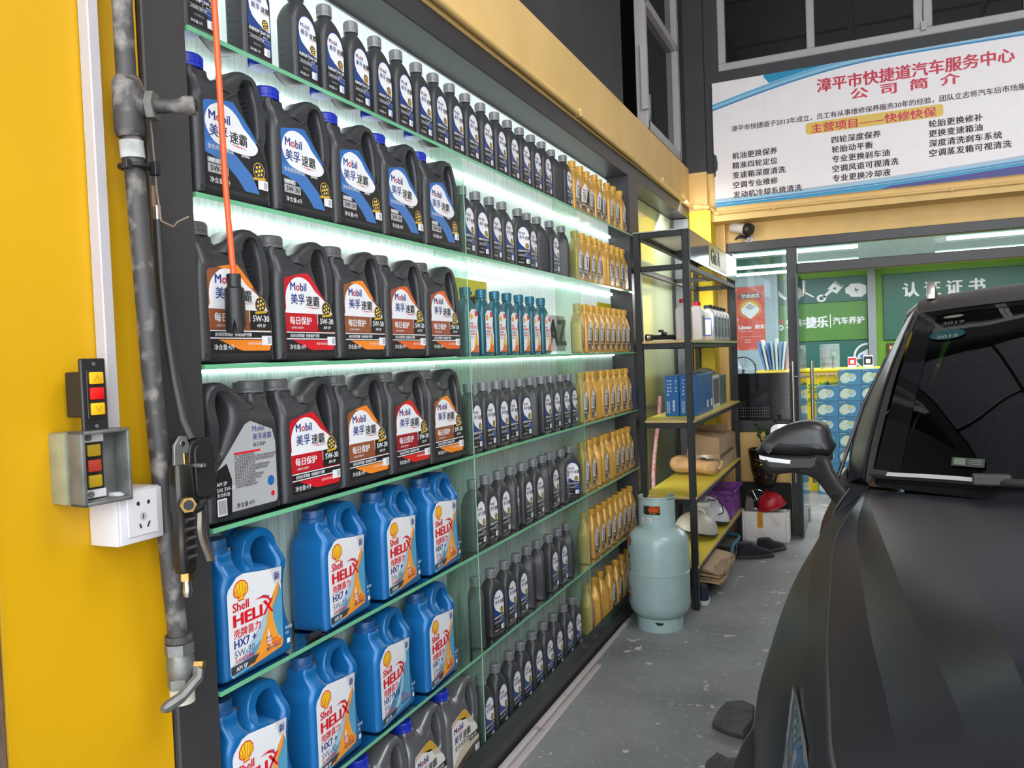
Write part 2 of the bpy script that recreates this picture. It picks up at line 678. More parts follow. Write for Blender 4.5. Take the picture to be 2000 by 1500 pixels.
b.box(-0.93, -0.53, P, P + 0.006, 1.25, 2.20, M_PANE)
b.build('pane', w)
b = MB()
b.box(-0.93, -0.53, P, P + 0.006, 0.885, 1.25, mat('black_glass_film', (0.012, 0.012, 0.013), 0.08))
for i in range(22):
    for j in range(4):
        x = -0.918 + i * 0.0175
        z = 0.915 + j * 0.0215
        if 12 < i < 18 and j != 9 and i != 13:
            continue
        b.flat(ell(x, z, 0.0028, 0.0028, 6), M_WHITE, P - 0.001)
for j in range(3):
    b.flat(ell(-0.566, 1.0 + j * 0.03, 0.003, 0.003, 6), M_WHITE, P - 0.001)
    b.flat(ell(-0.548, 1.0 + j * 0.03, 0.003, 0.003, 6), M_WHITE, P - 0.001)
b.build('frosted_pane', w, recalc=False)
b = MB()
b.box(-0.455, 1.3, P, P + 0.006, 2.075, 2.20, M_PANE)
struct(b.build('window_4'))
w = bpy.data.objects.new('door_1', None)
COL.objects.link(w)
struct(w)
b = MB()
b.box(-0.458, -0.448, 6.36, 7.12, 0.012, 1.99, M_PANE)
b.box(-0.460, -0.446, 6.355, 6.362, 0.012, 1.99, mat('dark_glass_edge', (0.02, 0.07, 0.06), 0.2))
b.build('pane', w)
for x in (-0.500, -0.365):
    b = MB()
    b.tube([(x, 6.40, 0.42), (x, 6.40, 1.335)], 0.014, M_STEEL, 14)
    b.build('door_handle', w)
b = MB()
b.tube([(-0.50, 6.40, 1.22), (-0.365, 6.40, 1.22)], 0.008, M_STEEL, 10)
b.tube([(-0.50, 6.40, 0.55), (-0.365, 6.40, 0.55)], 0.008, M_STEEL, 10)
b.tube([(-0.462, 6.40, 1.22), (-0.445, 6.40, 1.22)], 0.016, M_STEEL, 12)
b.build('handle_bolt', w)
for z0, z1 in ((0.0, 0.11), (1.87, 1.99)):
    b = MB()
    b.box(-0.468, -0.440, 7.0, 7.13, z0 + 0.002, z1, M_STEEL)
    b.build('hinge_clamp', w, bevel=0.004)

# --- office shell
M_OGREEN = mat('office_dark_green', (0.012, 0.15, 0.095), 0.35, var=0.08)
M_OLIME = mat('office_lime_green', (0.17, 0.42, 0.02), 0.4, var=0.05)
b = MB()
b.box(-2.2, 4.2, 10.95, 11.1, 0, 2.6, M_OLIME)
struct(b.build('wall_office_back'))
b = MB()
b.box(-2.2, -1.0, 10.75, 10.95, 0, 2.6, mat('office_blue_grey', (0.36, 0.44, 0.50), 0.6))
b.box(-2.2, -2.1, 6.6, 10.75, 0, 2.6, mat('office_blue_grey', (0.36, 0.44, 0.50), 0.6))
struct(b.build('wall_office_left'))
b = MB()
b.box(4.1, 4.2, 6.6, 10.95, 0, 2.6, mat('office_blue_grey', (0.36, 0.44, 0.50), 0.6))
struct(b.build('wall_office_right'))
b = MB()
b.box(0.045, 0.135, 10.7, 10.95, 0, 2.45, mat('office_grey_pillar', (0.20, 0.23, 0.25), 0.5))
struct(b.build('trim_3'))
b = MB()
b.box(-2.2, 4.2, 6.6, 11.0, 2.52, 2.6, M_OGREEN)
ce = struct(b.build('ceiling_office'))
b = MB()
b.box(-2.1, 4.1, -0.025, 0.025, 2.46, 2.52, M_OGREEN)
sm = b.mesh('ceiling_slat', bevel=0.003)
for i in range(40):
    o = bpy.data.objects.new('ceiling_slat', sm)
    COL.objects.link(o)
    o.parent = ce
    o.location = (0, 6.75 + i * 0.105, 0)

M_TUBE = mat('tube_light_glow', (0.93, 0.97, 1.0), 0.4, var=0.0, emit=5.0)
for i, (y, x0, x1) in enumerate(((8.28, -1.9, -0.04), (9.54, -1.9, -0.04), (10.4, -1.9, -0.85), (8.28, 0.7, 1.9), (9.54, 0.7, 1.9))):
    t = thing('tube_light', ('nearest', 'middle', 'farthest')[i % 3] + ' white fluorescent tube under the green office ceiling, ' + ('left part' if i < 3 else 'right part'), 'lamp', ((x0 + x1) / 2, y, 2.37), 0, 'tube lights in the office')
    h = (x1 - x0) / 2
    b = MB()
    b.tube([(-h, 0, 0), (h, 0, 0)], 0.016, M_TUBE, 10)
    b.build('tube', t)
    b = MB()
    b.box(-h, h, -0.012, 0.012, 0.02, 0.09, M_OGREEN)
    b.build('housing', t, bevel=0.004)
area('office_fill', (0.6, 8.7, 2.34), (0, 0, 0), 4.0, 2.6, 95, (0.93, 0.97, 1.0))  # unseen fill added below the office ceiling to support the tubes

# ================================================================== glass display shelf unit
SHELF_Z = [2.117, 1.792, 1.451, 1.123, 0.793, 0.455, 0.112]
YA, YB = 1.212, 4.46
DIV = [2.39, 3.545]
XB = -1.325
unit = thing('display_shelf', 'tall built-in display shelf with green-edged glass shelves, slate frame and lit glass back', 'shelf', (-1.26, 2.8, 0))


def upart(b, name, **k):
    for i, v in enumerate(b.v):
        b.v[i] = (v[0] + 1.26, v[1] - 2.8, v[2])
    return b.build(name, unit, **k)


b = MB()
b.box(-1.345, -1.2, 1.105, 1.21, 0, 2.53, M_FRAME)
upart(b, 'stile', bevel=0.003)
b = MB()
b.box(-1.345, -1.2, 4.462, 4.66, 0, 2.45, M_FRAME)
upart(b, 'stile', bevel=0.003)
b = MB()
b.box(-1.345, -1.2, 1.21, 6.195, 2.446, 2.529, M_FRAME)
upart(b, 'head', bevel=0.003)
b = MB()
b.box(-1.345, -1.212, 1.21, 4.462, 0.0, 0.101, M_FRAME)
upart(b, 'plinth', bevel=0.003)


def panel_mat():
    m = mat('pale_back_glass', (0.62, 0.76, 0.70), 0.13, var=0.05, scale=4, dark=(0.50, 0.62, 0.58))
    nt = m.node_tree
    bs = nt.nodes['Principled BSDF']
    tc = nt.nodes['Texture Coordinate']
    mp = nt.nodes.new('ShaderNodeMapping')
    mp.inputs['Scale'].default_value = (1, 60, 3.0)
    nz = nt.nodes.new('ShaderNodeTexNoise')
    nz.inputs['Scale'].default_value = 1.6
    nz.inputs['Detail'].default_value = 6
    nt.links.new(tc.outputs['Object'], mp.inputs['Vector'])
    nt.links.new(mp.outputs['Vector'], nz.inputs['Vector'])
    cr = nt.nodes.new('ShaderNodeValToRGB')
    cr.color_ramp.elements[0].position = 0.40
    cr.color_ramp.elements[1].position = 0.56
    cr.color_ramp.elements[0].color = (0.56, 0.60, 0.58, 1)
    cr.color_ramp.elements[1].color = (1, 1, 1, 1)
    nt.links.new(nz.outputs['Fac'], cr.inputs['Fac'])
    mx = nt.nodes.new('ShaderNodeMix')
    mx.data_type = 'RGBA'
    mx.blend_type = 'MULTIPLY'
    mx.inputs['Factor'].default_value = 0.55
    src = bs.inputs['Base Color'].links[0].from_socket
    nt.links.new(src, mx.inputs[6])
    nt.links.new(cr.outputs['Color'], mx.inputs[7])
    nt.links.new(mx.outputs[2], bs.inputs['Base Color'])
    return m


M_PANEL = panel_mat()
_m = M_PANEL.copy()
_m.name = 'glowing_pale_glass'
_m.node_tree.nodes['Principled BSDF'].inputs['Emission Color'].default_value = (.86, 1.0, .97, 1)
_m.node_tree.nodes['Principled BSDF'].inputs['Emission Strength'].default_value = .22  # even glow added to the upper back panels as fill
M_PANEL_GLOW = _m
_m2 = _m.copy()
_m2.name = 'glowing_pale_glass_top'
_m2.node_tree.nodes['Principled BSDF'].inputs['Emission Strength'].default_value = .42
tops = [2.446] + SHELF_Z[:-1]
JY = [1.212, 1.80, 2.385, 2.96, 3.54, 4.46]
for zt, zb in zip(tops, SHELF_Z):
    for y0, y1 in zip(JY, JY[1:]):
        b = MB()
        b.box(XB - 0.008, XB, y0 + 0.0015, y1 - 0.0015, zb + 0.001, zt - 0.012, _m2 if zb > 2 else M_PANEL_GLOW if zb > 1.4 else M_PANEL)
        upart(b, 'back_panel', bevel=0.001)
b = MB()
b.box(-1.345, XB - 0.009, 1.212, 4.46, 0.105, 2.446, M_WHITE)
upart(b, 'backing')
for i, z in enumerate(SHELF_Z):
    b = MB()
    ye = 4.62 if i < 6 else 4.455
    t = 0.010
    x0, x1 = XB + 0.002, -1.198
    vs = [(x, y, zz) for x in (x0, x1) for y in (1.214, ye) for zz in (z - t, z)]
    b.add(vs, [(0, 4, 6, 2), (1, 3, 7, 5)], M_GLASS)
    b.add(vs, [(4, 5, 7, 6), (2, 6, 7, 3), (0, 1, 5, 4)], M_GEDGE)
    upart(b, 'glass_shelf', recalc=False, smooth=False)
for i, z in enumerate(SHELF_Z[:5]):
    b = MB()
    b.lathe([(0, 0), (0.013, 0), (0.013, 0.009), (0.006, 0.013), (0.006, 0.03)], M_CHROME, 16, M=Matrix.Translation((-1.225, 4.515, z - 0.025)) @ Matrix.Rotation(0, 4, 'X'))
    upart(b, 'shelf_support')
for y in DIV:
    for zt, zb in zip(SHELF_Z[:-1], SHELF_Z[1:]):
        b = MB()
        vs = [(x, yy, zz) for x in (XB + 0.002, -1.200) for yy in (y - 0.003, y + 0.003) for zz in (zb + 0.001, zt - 0.011)]
        b.add(vs, [(0, 1, 5, 4), (2, 6, 7, 3)], M_DIV)
        b.add(vs, [(4, 5, 7, 6)], mat('pale_glass_edge', (0.40, 0.72, 0.52), 0.25))
        upart(b, 'divider', recalc=False, smooth=False)
b = MB()
b.box(-1.1975, -1.1940, 1.214, 4.455, 0.100, 0.155, M_DIV)
upart(b, 'glass_lip', recalc=False, smooth=False)
for z, e in ((2.104, 3.5), (1.779, 3.5), (1.438, 2.5)):
    b = MB()
    b.tube([(XB + 0.012, 1.23, z), (XB + 0.012, 4.44, z)], 0.0055, mat('led_glow_%d' % int(e), (0.90, 1.0, 0.97), 0.5, var=0, emit=e), 8)
    upart(b, 'led_strip')

# ================================================================== inks for print
def ink(n, c, r=0.4, **k):
    return mat('ink_' + n, c, r, var=0.03, **k)


I_W = ink('white', (0.80, 0.80, 0.82))
I_NAVY = ink('navy', (0.012, 0.035, 0.22))
I_BLUE = ink('blue', (0.02, 0.13, 0.42), 0.3)
I_LBLUE = ink('light_blue', (0.05, 0.17, 0.46), 0.3)
I_RED = ink('red', (0.70, 0.01, 0.02))
I_K = ink('black', (0.012, 0.012, 0.013))
I_GOLD = ink('gold', (0.62, 0.36, 0.03))
I_SILV = ink('silver', (0.42, 0.42, 0.44))
I_YEL = ink('yellow', (0.9, 0.62, 0.02))


def wheel_logo(b, x, z, r, d):
    b.flat(ell(x, z, r * 1.12, r * 1.12, 16), I_GOLD, d)
    b.flat(ell(x, z, r, r, 16), ink('deep', (0.01, 0.015, 0.08)), d - 0.0002)
    for i in range(6):
        a = i * PI / 3 + 0.3
        b.flat(ell(x + r * 0.58 * math.cos(a), z + r * 0.58 * math.sin(a), r * 0.2, r * 0.2, 8), I_YEL, d - 0.0004)
    b.flat(ell(x, z, r * 0.22, r * 0.22, 8), I_YEL, d - 0.0004)
    b.flat([(x - r * 1.2, z - r * 1.35), (x + r * 1.2, z - r * 1.1), (x + r * 1.15, z - r * 0.75), (x - r * 1.15, z - r * 1.0)], I_GOLD, d - 0.0005)


def mobil_word(b, x, z, h, d, cn=True, w=None):
    """blue word with a red o, and the Chinese line below it, half blue, half black, red underline"""
    g1 = text('M', 0.02)
    g2 = text('o', 0.02)
    g3 = text('bil', 0.02)
    s = h
    b.geo(g1[:2], I_NAVY, s, x, z, d)
    x2 = x + (g1[2] + 0.07) * s
    b.geo(g2[:2], I_RED, s, x2, z, d)
    x3 = x2 + (g2[2] + 0.07) * s
    b.geo(g3[:2], I_NAVY, s, x3, z, d)
    tot = x3 + g3[2] * s - x
    if cn:
        hh = h * 0.98
        put(b, '美孚', I_NAVY, hh, x, z - h * 1.12, d, bold=0.015)
        put(b, '速霸', I_K, hh, x + 2.12 * hh, z - h * 1.22, d, bold=0.015)
        b.flat([(x + 2.1 * hh, z - h * 1.36), (x + 4.1 * hh, z - h * 1.48), (x + 3.0 * hh, z - h * 1.50)], I_RED, d)


# ================================================================== one litre bottles
BH, BW, BD = 0.236, 0.094, 0.058


def bottle_parts(root, kind):
    body = {'blue': mat('black_bottle_plastic', (0.040, 0.040, 0.043), 0.42, var=0.15),
            'grey': mat('black_bottle_plastic', (0.040, 0.040, 0.043), 0.42, var=0.15),
            'gold': mat('gold_bottle_plastic', (0.62, 0.34, 0.07), 0.38, 0.25, var=0.06),
            'teal': mat('teal_bottle_plastic', (0.035, 0.13, 0.17), 0.30, 0.4, var=0.08)}[kind]
    capm = {'blue': mat('grey_cap_plastic', (0.20, 0.20, 0.21), 0.35, 0.2), 'grey': mat('grey_cap_plastic', (0.20, 0.20, 0.21), 0.35, 0.2),
            'gold': mat('gold_cap_plastic', (0.60, 0.33, 0.05), 0.4, 0.2), 'teal': mat('teal_cap_plastic', (0.03, 0.15, 0.22), 0.35, 0.3)}[kind]
    hw, hd = BW / 2, BD / 2
    if kind == 'gold':
        secs = [(0, .90, .88, 5), (.005, .98, .97, 6), (.012, 1, 1, 6), (.130, 1, 1, 6), (.142, .97, .98, 5), (.158, .84, .92, 4), (.172, .66, .80, 3), (.184, .50, .68, 2.4), (.194, .37, .58, 2), (.206, .34, .55, 2)]
    elif kind == 'teal':
        secs = [(0, .90, .88, 5), (.005, .97, .97, 6), (.012, 1, 1, 6), (.135, 1, 1, 6), (.150, .95, .98, 5), (.165, .86, .92, 4), (.180, .70, .82, 3), (.190, .52, .70, 2.4), (.198, .38, .60, 2), (.206, .33, .54, 2)]
    else:
        secs = [(0, .90, .88, 5), (.005, .98, .97, 6), (.012, 1, 1, 6), (.148, 1, 1, 6), (.160, .95, .98, 5), (.174, .82, .93, 4), (.186, .66, .84, 3), (.194, .50, .72, 2.4), (.200, .38, .60, 2), (.206, .33, .54, 2)]
    b = MB()
    b.loft([(z, w * hw, d * hd, e) for z, w, d, e in secs], body, 28)
    for s in (-1, 1):
        for i in range(7):
            z = 0.030 + i * 0.0165
            b.box(s * hw * 0.955 - 0.0022, s * hw * 0.955 + 0.0022 + 0.0005, -hd * 0.62, hd * 0.62, z, z + 0.004, body)
    b.build('body', root, angle=45)
    b = MB()
    b.lathe([(0.0, 0.0), (0.0196, 0.0), (0.0196, 0.006), (0.0184, 0.007), (0.0189, 0.0275), (0.0172, 0.030), (0.0, 0.030)], capm, 20, (0, 0, 0.206))
    for i in range(14):
        a = 2 * PI * i / 14
        M = Matrix.Translation((0, 0, 0.206)) @ Matrix.Rotation(a, 4, 'Z')
        b.box(0.0175, 0.0198, -0.0014, 0.0014, 0.009, 0.027, capm, M=M)
    b.build('cap', root)
    b = MB()
    d = -hd - 0.0004
    D = [d - 0.0002 * i for i in range(6)]
    if kind in ('blue', 'grey'):
        ib = ink('bottle_blue', (0.015, 0.05, 0.22), 0.3) if kind == 'blue' else ink('bottle_grey', (0.10, 0.10, 0.105), 0.3)
        shape = [(-.036, .014), (.036, .014), (.036, .095), (.034, .130), (.024, .156), (.0, .166), (-.022, .156), (-.034, .130), (-.036, .095)]
        b.flat(shape, ib, D[0])
        b.flat([(-.036, .014), (.036, .014), (.036, .072), (-.036, .072)], I_K, D[1])
        b.flat([(.002, .052), (.036, .020), (.036, .056), (.014, .060)], ib, D[2])
        tear = ell(0.0, .125, .032, .036, 22, PI * 0.0, PI * 1.0) + [(-.030, .110), (-.022, .096), (-.006, .086), (.012, .078), (.034, .074), (.034, .110)]
        b.flat(tear, I_W, D[2])
        mobil_word(b, -.025, .132, .0150, D[3])
        wheel_logo(b, .019, .089, .0098, D[3])
        put(b, '抗磨倍护' if kind == 'blue' else '长效保护', I_W, .0085, -.034, .064, D[3], bold=.02)
        put(b, '5W-30', I_W, .0100, .004, .064, D[3], bold=.02)
        put(b, 'API SP', I_W, .0055, .010, .057, D[3])
        b.flat([(.0015, .056), (.0022, .056), (.0022, .074), (.0015, .074)], I_W, D[3])
        b.flat([(-.036, .0535), (.036, .0535), (.036, .0545), (-.036, .0545)], I_SILV, D[3])
        b.flat([(-.036, .0465), (.036, .0465), (.036, .0473), (-.036, .0473)], I_SILV, D[3])
        put(b, '长效清洁 保护引擎', I_W, .0052, -.030, .0484, D[3])
        put(b, '全合成机油', I_SILV, .0050, -.022, .034, D[3])
        put(b, '净含量:1升', I_W, .0070, -.033, .019, D[3])
        b.flat([(.012, .019), (.031, .019), (.031, .036), (.012, .036)], I_W, D[3])
        b.flat([(.022, .021), (.029, .021), (.029, .034), (.022, .034)], I_SILV, D[4])
    elif kind == 'gold':
        b.flat([(-.032, .016), (.032, .016), (.034, .060), (.034, .112), (.004, .150), (-.004, .150), (-.034, .112), (-.034, .060)], I_W, D[0])
        b.flat([(-.032, .016), (.032, .016), (.034, .060), (-.034, .060)], ink('bronze', (0.17, 0.09, 0.03), 0.3), D[1])
        b.flat([(.010, .060), (.034, .060), (.034, .112), (.022, .126)], I_K, D[1])
        b.flat([(-.018, .068), (.010, .068), (.010, .108), (-.018, .108)], I_K, D[1])
        b.flat([(-.0155, .0705), (.0075, .0705), (.0075, .1055), (-.0155, .1055)], I_W, D[2])
        put(b, '1', I_K, .044, -.004, .072, D[3], bold=.03, al='c')
        g1, g2, g3 = text('M', .02), text('o', .02), text('bil', .02)
        x = -.018
        for g, m_ in ((g1, I_NAVY), (g2, I_RED), (g3, I_NAVY)):
            b.geo(g[:2], m_, .0135, x, .113, D[3])
            x += (g[2] + .07) * .0135
        for k in range(3):
            b.flat([(-.032, .058 - k * .009), (.028, .066 - k * .009 - .012), (.028, .063 - k * .009 - .012), (-.032, .053 - k * .009)], (I_K, I_SILV, I_K)[k], D[2])
        put(b, '美孚1号', I_W, .0075, -.029, .048, D[3], bold=.02)
        put(b, '0W-20', I_W, .0075, -.004, .034, D[3])
        b.flat([(.012, .018), (.028, .018), (.028, .034), (.012, .034)], I_W, D[3])
        put(b, '净含量:1升', I_W, .0060, -.030, .020, D[3])
    else:
        b.flat([(-.030, .014), (.032, .014), (.034, .070), (.026, .110), (.033, .140), (.020, .160), (-.014, .160), (-.030, .146)], I_W, D[0])
        b.flat([(-.030, .014), (.030, .014), (.031, .036), (.008, .044), (-.006, .022)], ink('flame', (0.75, 0.13, 0.01)), D[1])
        b.flat([(.002, .040), (.030, .036), (.022, .080), (.026, .108), (.014, .080)], ink('amber', (0.85, 0.42, 0.05)), D[1])
        b.flat([(.010, .134), (.033, .140), (.028, .153), (.010, .156)], I_RED, D[1])
        scallop(b, -.016, .135, .0105, D[1])
        put(b, 'Shell', I_RED, .011, -.026, .108, D[2], bold=.02)
        put(b, 'HELIX', I_RED, .0155, -.026, .094, D[2], bold=.03, fit=.046)
        put(b, 'ULTRA', I_NAVY, .0115, -.026, .082, D[2], bold=.02)
        put(b, '壳牌超凡喜力', I_RED, .0072, -.026, .073, D[2], bold=.01)
        put(b, '0W-20', ink('grey_green', (.15, .25, .22)), .009, -.026, .062, D[2])
        put(b, 'API SP', I_W, .005, -.022, .020, D[2])
    b.build('label', root, recalc=False, smooth=False)


def scallop(b, x, z, r, d):
    """yellow fan shell with red outline and ribs"""
    def fan(k):
        pts = []
        for i in range(7):
            a0 = math.radians(-28 + i * (236 / 7.0))
            a1 = math.radians(-28 + (i + 1) * (236 / 7.0))
            for t in (0.0, 0.35, 0.65):
                a = a0 + (a1 - a0) * t
                rr = r * k * (1.0 + 0.06 * math.sin(t * PI))
                pts.append((x + rr * math.cos(a) * 0.98, z + rr * math.sin(a) * 0.95 + 0.02 * r))
        a = math.radians(208)
        pts.append((x + r * k * math.cos(a) * 0.98, z + r * k * math.sin(a) * 0.95))
        pts += [(x - r * k * 0.42, z - r * k * 0.72), (x - r * k * 0.42, z - r * k * 1.0), (x + r * k * 0.42, z - r * k * 1.0), (x + r * k * 0.42, z - r * k * 0.72)]
        return pts
    b.flat(fan(1.0), I_RED, d)
    b.flat(fan(0.88), I_YEL, d - 0.0002)
    for i in range(1, 7):
        a = math.radians(-28 + i * (236 / 7.0))
        ex, ez = x + r * 0.86 * math.cos(a), z + r * 0.82 * math.sin(a)
        sx, sz = x + (0.30 * r) * (math.cos(a)), z - r * 0.72
        nx, nz = -(ez - sz), ex - sx
        L = math.hypot(nx, nz)
        nx, nz = nx / L * r * 0.035, nz / L * r * 0.035
        b.flat([(sx - nx, sz - nz), (sx + nx, sz + nz), (ex + nx, ez + nz), (ex - nx, ez - nz)], I_RED, d - 0.0004)


ORD = ['first', 'second', 'third', 'fourth', 'fifth', 'sixth', 'seventh', 'eighth', 'ninth', 'tenth', 'eleventh', 'twelfth', 'thirteenth', 'fourteenth', 'fifteenth', 'sixteenth', 'seventeenth', 'eighteenth', 'nineteenth', 'twentieth']
LEV = ['from left on top shelf', 'from left on second shelf', 'from left on third shelf', 'from left on fourth shelf', 'from left on fifth shelf', 'from left on sixth shelf', 'from left on lowest shelf']
KIND = {'blue': ('oil_bottle', 'black oil bottle, blue label'), 'grey': ('oil_bottle', 'black oil bottle, grey label'),
        'gold': ('gold_oil_bottle', 'gold oil bottle'), 'teal': ('teal_oil_bottle', 'teal oil bottle')}
PROTO = {}


def bottle(kind, x, y, z, rz, label, group):
    nm, _ = KIND[kind]
    if kind not in PROTO:
        r = thing(nm, label, 'bottle', (x, y, z), rz, group)
        bottle_parts(r, kind)
        PROTO[kind] = r
        return r
    r = dup(PROTO[kind], (x, y, z), rz, label)
    r['group'] = group
    return r


H = PI / 2
# (kind, level, [(y, depth offset, turn)]); depth offset 0 = front rank, 1 = pushed back
rows = [
    ('blue', 0, [(1.27, 0, 0), (1.44, 0, 0), (1.61, 0, 0), (1.722, 0, 0)] + [(y, 0, 0) for y in (1.838, 1.952, 2.065, 2.18, 2.285, 2.396, 2.51, 2.63, 2.75, 2.868, 2.985, 3.105, 3.225)] + [(3.370, 0, -1.0), (3.49, 0, 0)]),
    ('gold', 0, [(3.612, 0, 0), (3.735, 0, .25), (3.86, 1, 0), (3.955, 0, .1), (4.068, 1, 0), (4.17, 0, 0), (4.275, 0, 0), (4.41, 0, 0)]),
    ('blue', 1, [(2.452, 0, 0), (2.562, 0, .1), (2.675, 0, 0), (2.785, 0, 0), (2.945, 0, .35), (3.055, 1, 0), (3.165, 0, -.9), (3.285, 0, 0), (3.45, 0, -.5)]),
    ('gold', 1, [(3.62, 0, 0), (3.72, 0, .1), (3.82, 0, 0), (3.92, 0, 0), (4.02, 0, -.6), (4.12, 0, 0), (4.22, 0, 0), (4.32, 0, 0), (4.41, 0, 0)]),
    ('teal', 2, [(2.452, 0, 0), (2.575, 0, 0), (2.69, 0, 0), (2.80, 0, 0), (2.915, 0, 0), (3.03, 0, 0), (3.15, 0, 0)]),
    ('gold', 2, [(3.62, 0, -.2), (3.72, 0, 0), (3.82, 0, 0), (3.92, 0, 0), (4.02, 0, 0), (4.12, 0, 0), (4.22, 0, 0), (4.32, 0, 0), (4.41, 0, 0)]),
    ('blue', 3, [(2.45, 0, 0), (2.562, 0, 0), (2.675, 0, 0), (2.79, 1, 0), (2.895, 0, .1), (3.01, 0, -.5), (3.12, 0, 0), (3.23, 0, 0), (3.35, 0, 0), (3.455, 0, 0)]),
    ('gold', 3, [(3.62, 0, 0), (3.73, 0, 0), (3.84, 0, -.9), (3.95, 0, 0), (4.065, 0, 0), (4.175, 0, 0), (4.29, 0, 0), (4.405, 0, 0)]),
    ('grey', 4, [(2.45, 0, 0), (2.55, 0, 0), (2.66, 0, 0), (2.775, 0, -.3), (2.88, 0, 0), (3.0, 0, 0), (3.11, 0, -.5), (3.21, 1, 0)]),
    ('blue', 4, [(3.325, 0, -.2), (3.455, 0, .75)]),
    ('gold', 4, [(3.61, 0, 0), (3.715, 0, 0), (3.82, 0, -.5), (3.92, 0, 0), (4.02, 0, -.7), (4.12, 0, 0), (4.215, 0, 0), (4.31, 0, 0), (4.41, 0, 0)]),
    ('blue', 5, [(2.455, 0, -.5), (2.568, 0, .1), (2.685, 0, 0), (2.795, 0, 0), (2.91, 0, -.4), (3.02, 0, -.4), (3.135, 0, 0), (3.25, 0, 0), (3.37, 0, -.4)]),
    ('gold', 5, [(3.61, 0, -.3), (3.715, 0, 0), (3.82, 0, 0), (3.92, 0, 0), (4.02, 0, 0), (4.12, 0, 0), (4.215, 0, 0), (4.31, 0, 0), (4.41, 0, 0)]),
    ('blue', 6, [(2.455, 0, 0), (2.57, 0, 0), (2.695, 0, 0), (2.80, 0, 0), (2.92, 0, 0), (3.04, 0, 0), (3.155, 0, 0), (3.285, 0, 0), (3.40, 0, 0)]),
    ('gold', 6, [(3.62, 0, -.2), (3.735, 0, -.4), (3.85, 0, -.9), (3.965, 0, 0), (4.09, 0, 0), (4.21, 0, 0), (4.33, 0, 0)]),
]
for kind, lv, items in rows:
    n = len(items)
    # a black or blue run and a gold run each count from their left end
    for i, (y, back, turn) in enumerate(items):
        extra = ''
        if turn <= -.7 or turn >= .7:
            extra = ', turned aside'
        elif back:
            extra = ', pushed back'
        what = KIND[kind][1]
        lab = '%s%s, %s %s' % (what, extra, ORD[i], LEV[lv])
        bottle(kind, -1.242 - (0.012 if back else 0) - 0.012 * min(1, abs(turn)), y, SHELF_Z[lv] + .0008, H - turn, lab, 'one-litre oil bottles on the glass shelves')

b = MB()
b.tube([(-1.30, 4.672, 0.25), (-1.30, 4.672, 2.40)], 0.0055, MATS['led_glow_3'], 8)  # upright strip added behind the stile, goes with the bay fill
upart(b, 'led_strip')
for y0, y1, z0, z1, m, s, hh in ((2.50, 2.80, 1.605, 1.735, I_YEL, 'Giti', .10), (4.19, 4.45, 1.605, 1.728, I_YEL, '佳通', .085), (3.455, 3.665, 1.465, 1.632, I_W, 'AZ', .17)):  # flat lettered patches on the shelf back
    b = MB()
    b.box(XB + .0002, XB + .0014, y0, y1, z0, z1, mat('patch_yellow', (.85, .72, .01), .4) if m is I_YEL else M_WHITE)
    put(b, s, I_K, hh, (y0 + y1) / 2, z0 + (z1 - z0) * .16, XB + .002, axis='x', bold=.05, al='c')
    upart(b, 'back_lettering', recalc=False)

# ================================================================== four litre jugs
JW, JH, JD = 0.222, 0.292, 0.104
M_JUG = mat('black_jug_plastic', (0.034, 0.034, 0.037), 0.38, var=0.12)
M_JUGS = mat('silver_jug_plastic', (0.17, 0.17, 0.18), 0.32, 0.5, var=0.1)
M_CAPG = mat('dark_grey_cap', (0.10, 0.10, 0.105), 0.4)
M_CAPB = mat('blue_cap', (0.01, 0.03, 0.42), 0.35)


def U(f):
    return (f - 0.5) * JW


def V(f):
    return f * JH


J_OUT = [(0.03, .01), (0, .05), (0, .30), (0, .56), (.01, .66), (.03, .74), (.045, .80), (.045, .905), (.16, .908), (.285, .905), (.30, .865), (.35, .855), (.43, .885), (.53, .935), (.62, .975), (.72, .995), (.83, .985), (.90, .92), (.92, .80), (.915, .66), (.93, .54), (.965, .42), (.995, .30), (1, .14), (1, .05), (.97, .01), (.6, .0), (.3, .0)]
J_HOLE = [(.70, .885), (.64, .80), (.66, .70), (.73, .60), (.81, .50), (.845, .55), (.845, .68), (.845, .80), (.81, .88), (.76, .905)]
_jg = []


def jug_body(root, m, capm):
    if not _jg:
        _jg.append(curve_slab([[(U(a), V(c)) for a, c in smooth_closed(J_OUT, 3)], [(U(a), V(c)) for a, c in smooth_closed(J_HOLE, 3)]], JD, 0.019, 4))
    b = MB()
    vs = []
    for x, y, z in _jg[0][0]:
        # the neck and handle are slimmer than the body
        f = z / JH
        k = 1.0 if f < .70 else 1.0 - (.34 if x < U(.36) else .14) * min(1, (f - .70) / .14)
        vs.append((x, y * k, max(z, 0.0)))
    b.add(vs, _jg[0][1], m)
    for i in range(3):
        M = Matrix.Translation((U(.44 + i * .05), -JD / 2 * (.93 - .10 * i), V(.745 + i * .028))) @ Matrix.Rotation(math.radians(-32), 4, 'Y')
        b.box(-.026, .026, -.003, .004, -.0025, .0025, m, M=M)
    for i in range(8):
        z = V(.585 + i * .036)
        b.box(U(.845) - .0022, U(.845) + .003, -.022, .022, z, z + .0055, m)
    b.build('body', root, angle=50)
    b = MB()
    cx = U(.165)
    b.lathe([(0, 0), (.0335, 0), (.0335, .006), (.0315, .008), (.0325, .024), (.0300, .0275), (0, .0275)], capm, 24, (cx, 0, V(.900)))
    for i in range(18):
        a = 2 * PI * i / 18
        b.box(.0312, .0335, -.002, .002, .009, .023, capm, M=Matrix.Translation((cx, 0, V(.9))) @ Matrix.Rotation(a, 4, 'Z'))
    b.build('cap', root)


def P2(l):
    return [(U(a), V(c)) for a, c in l]


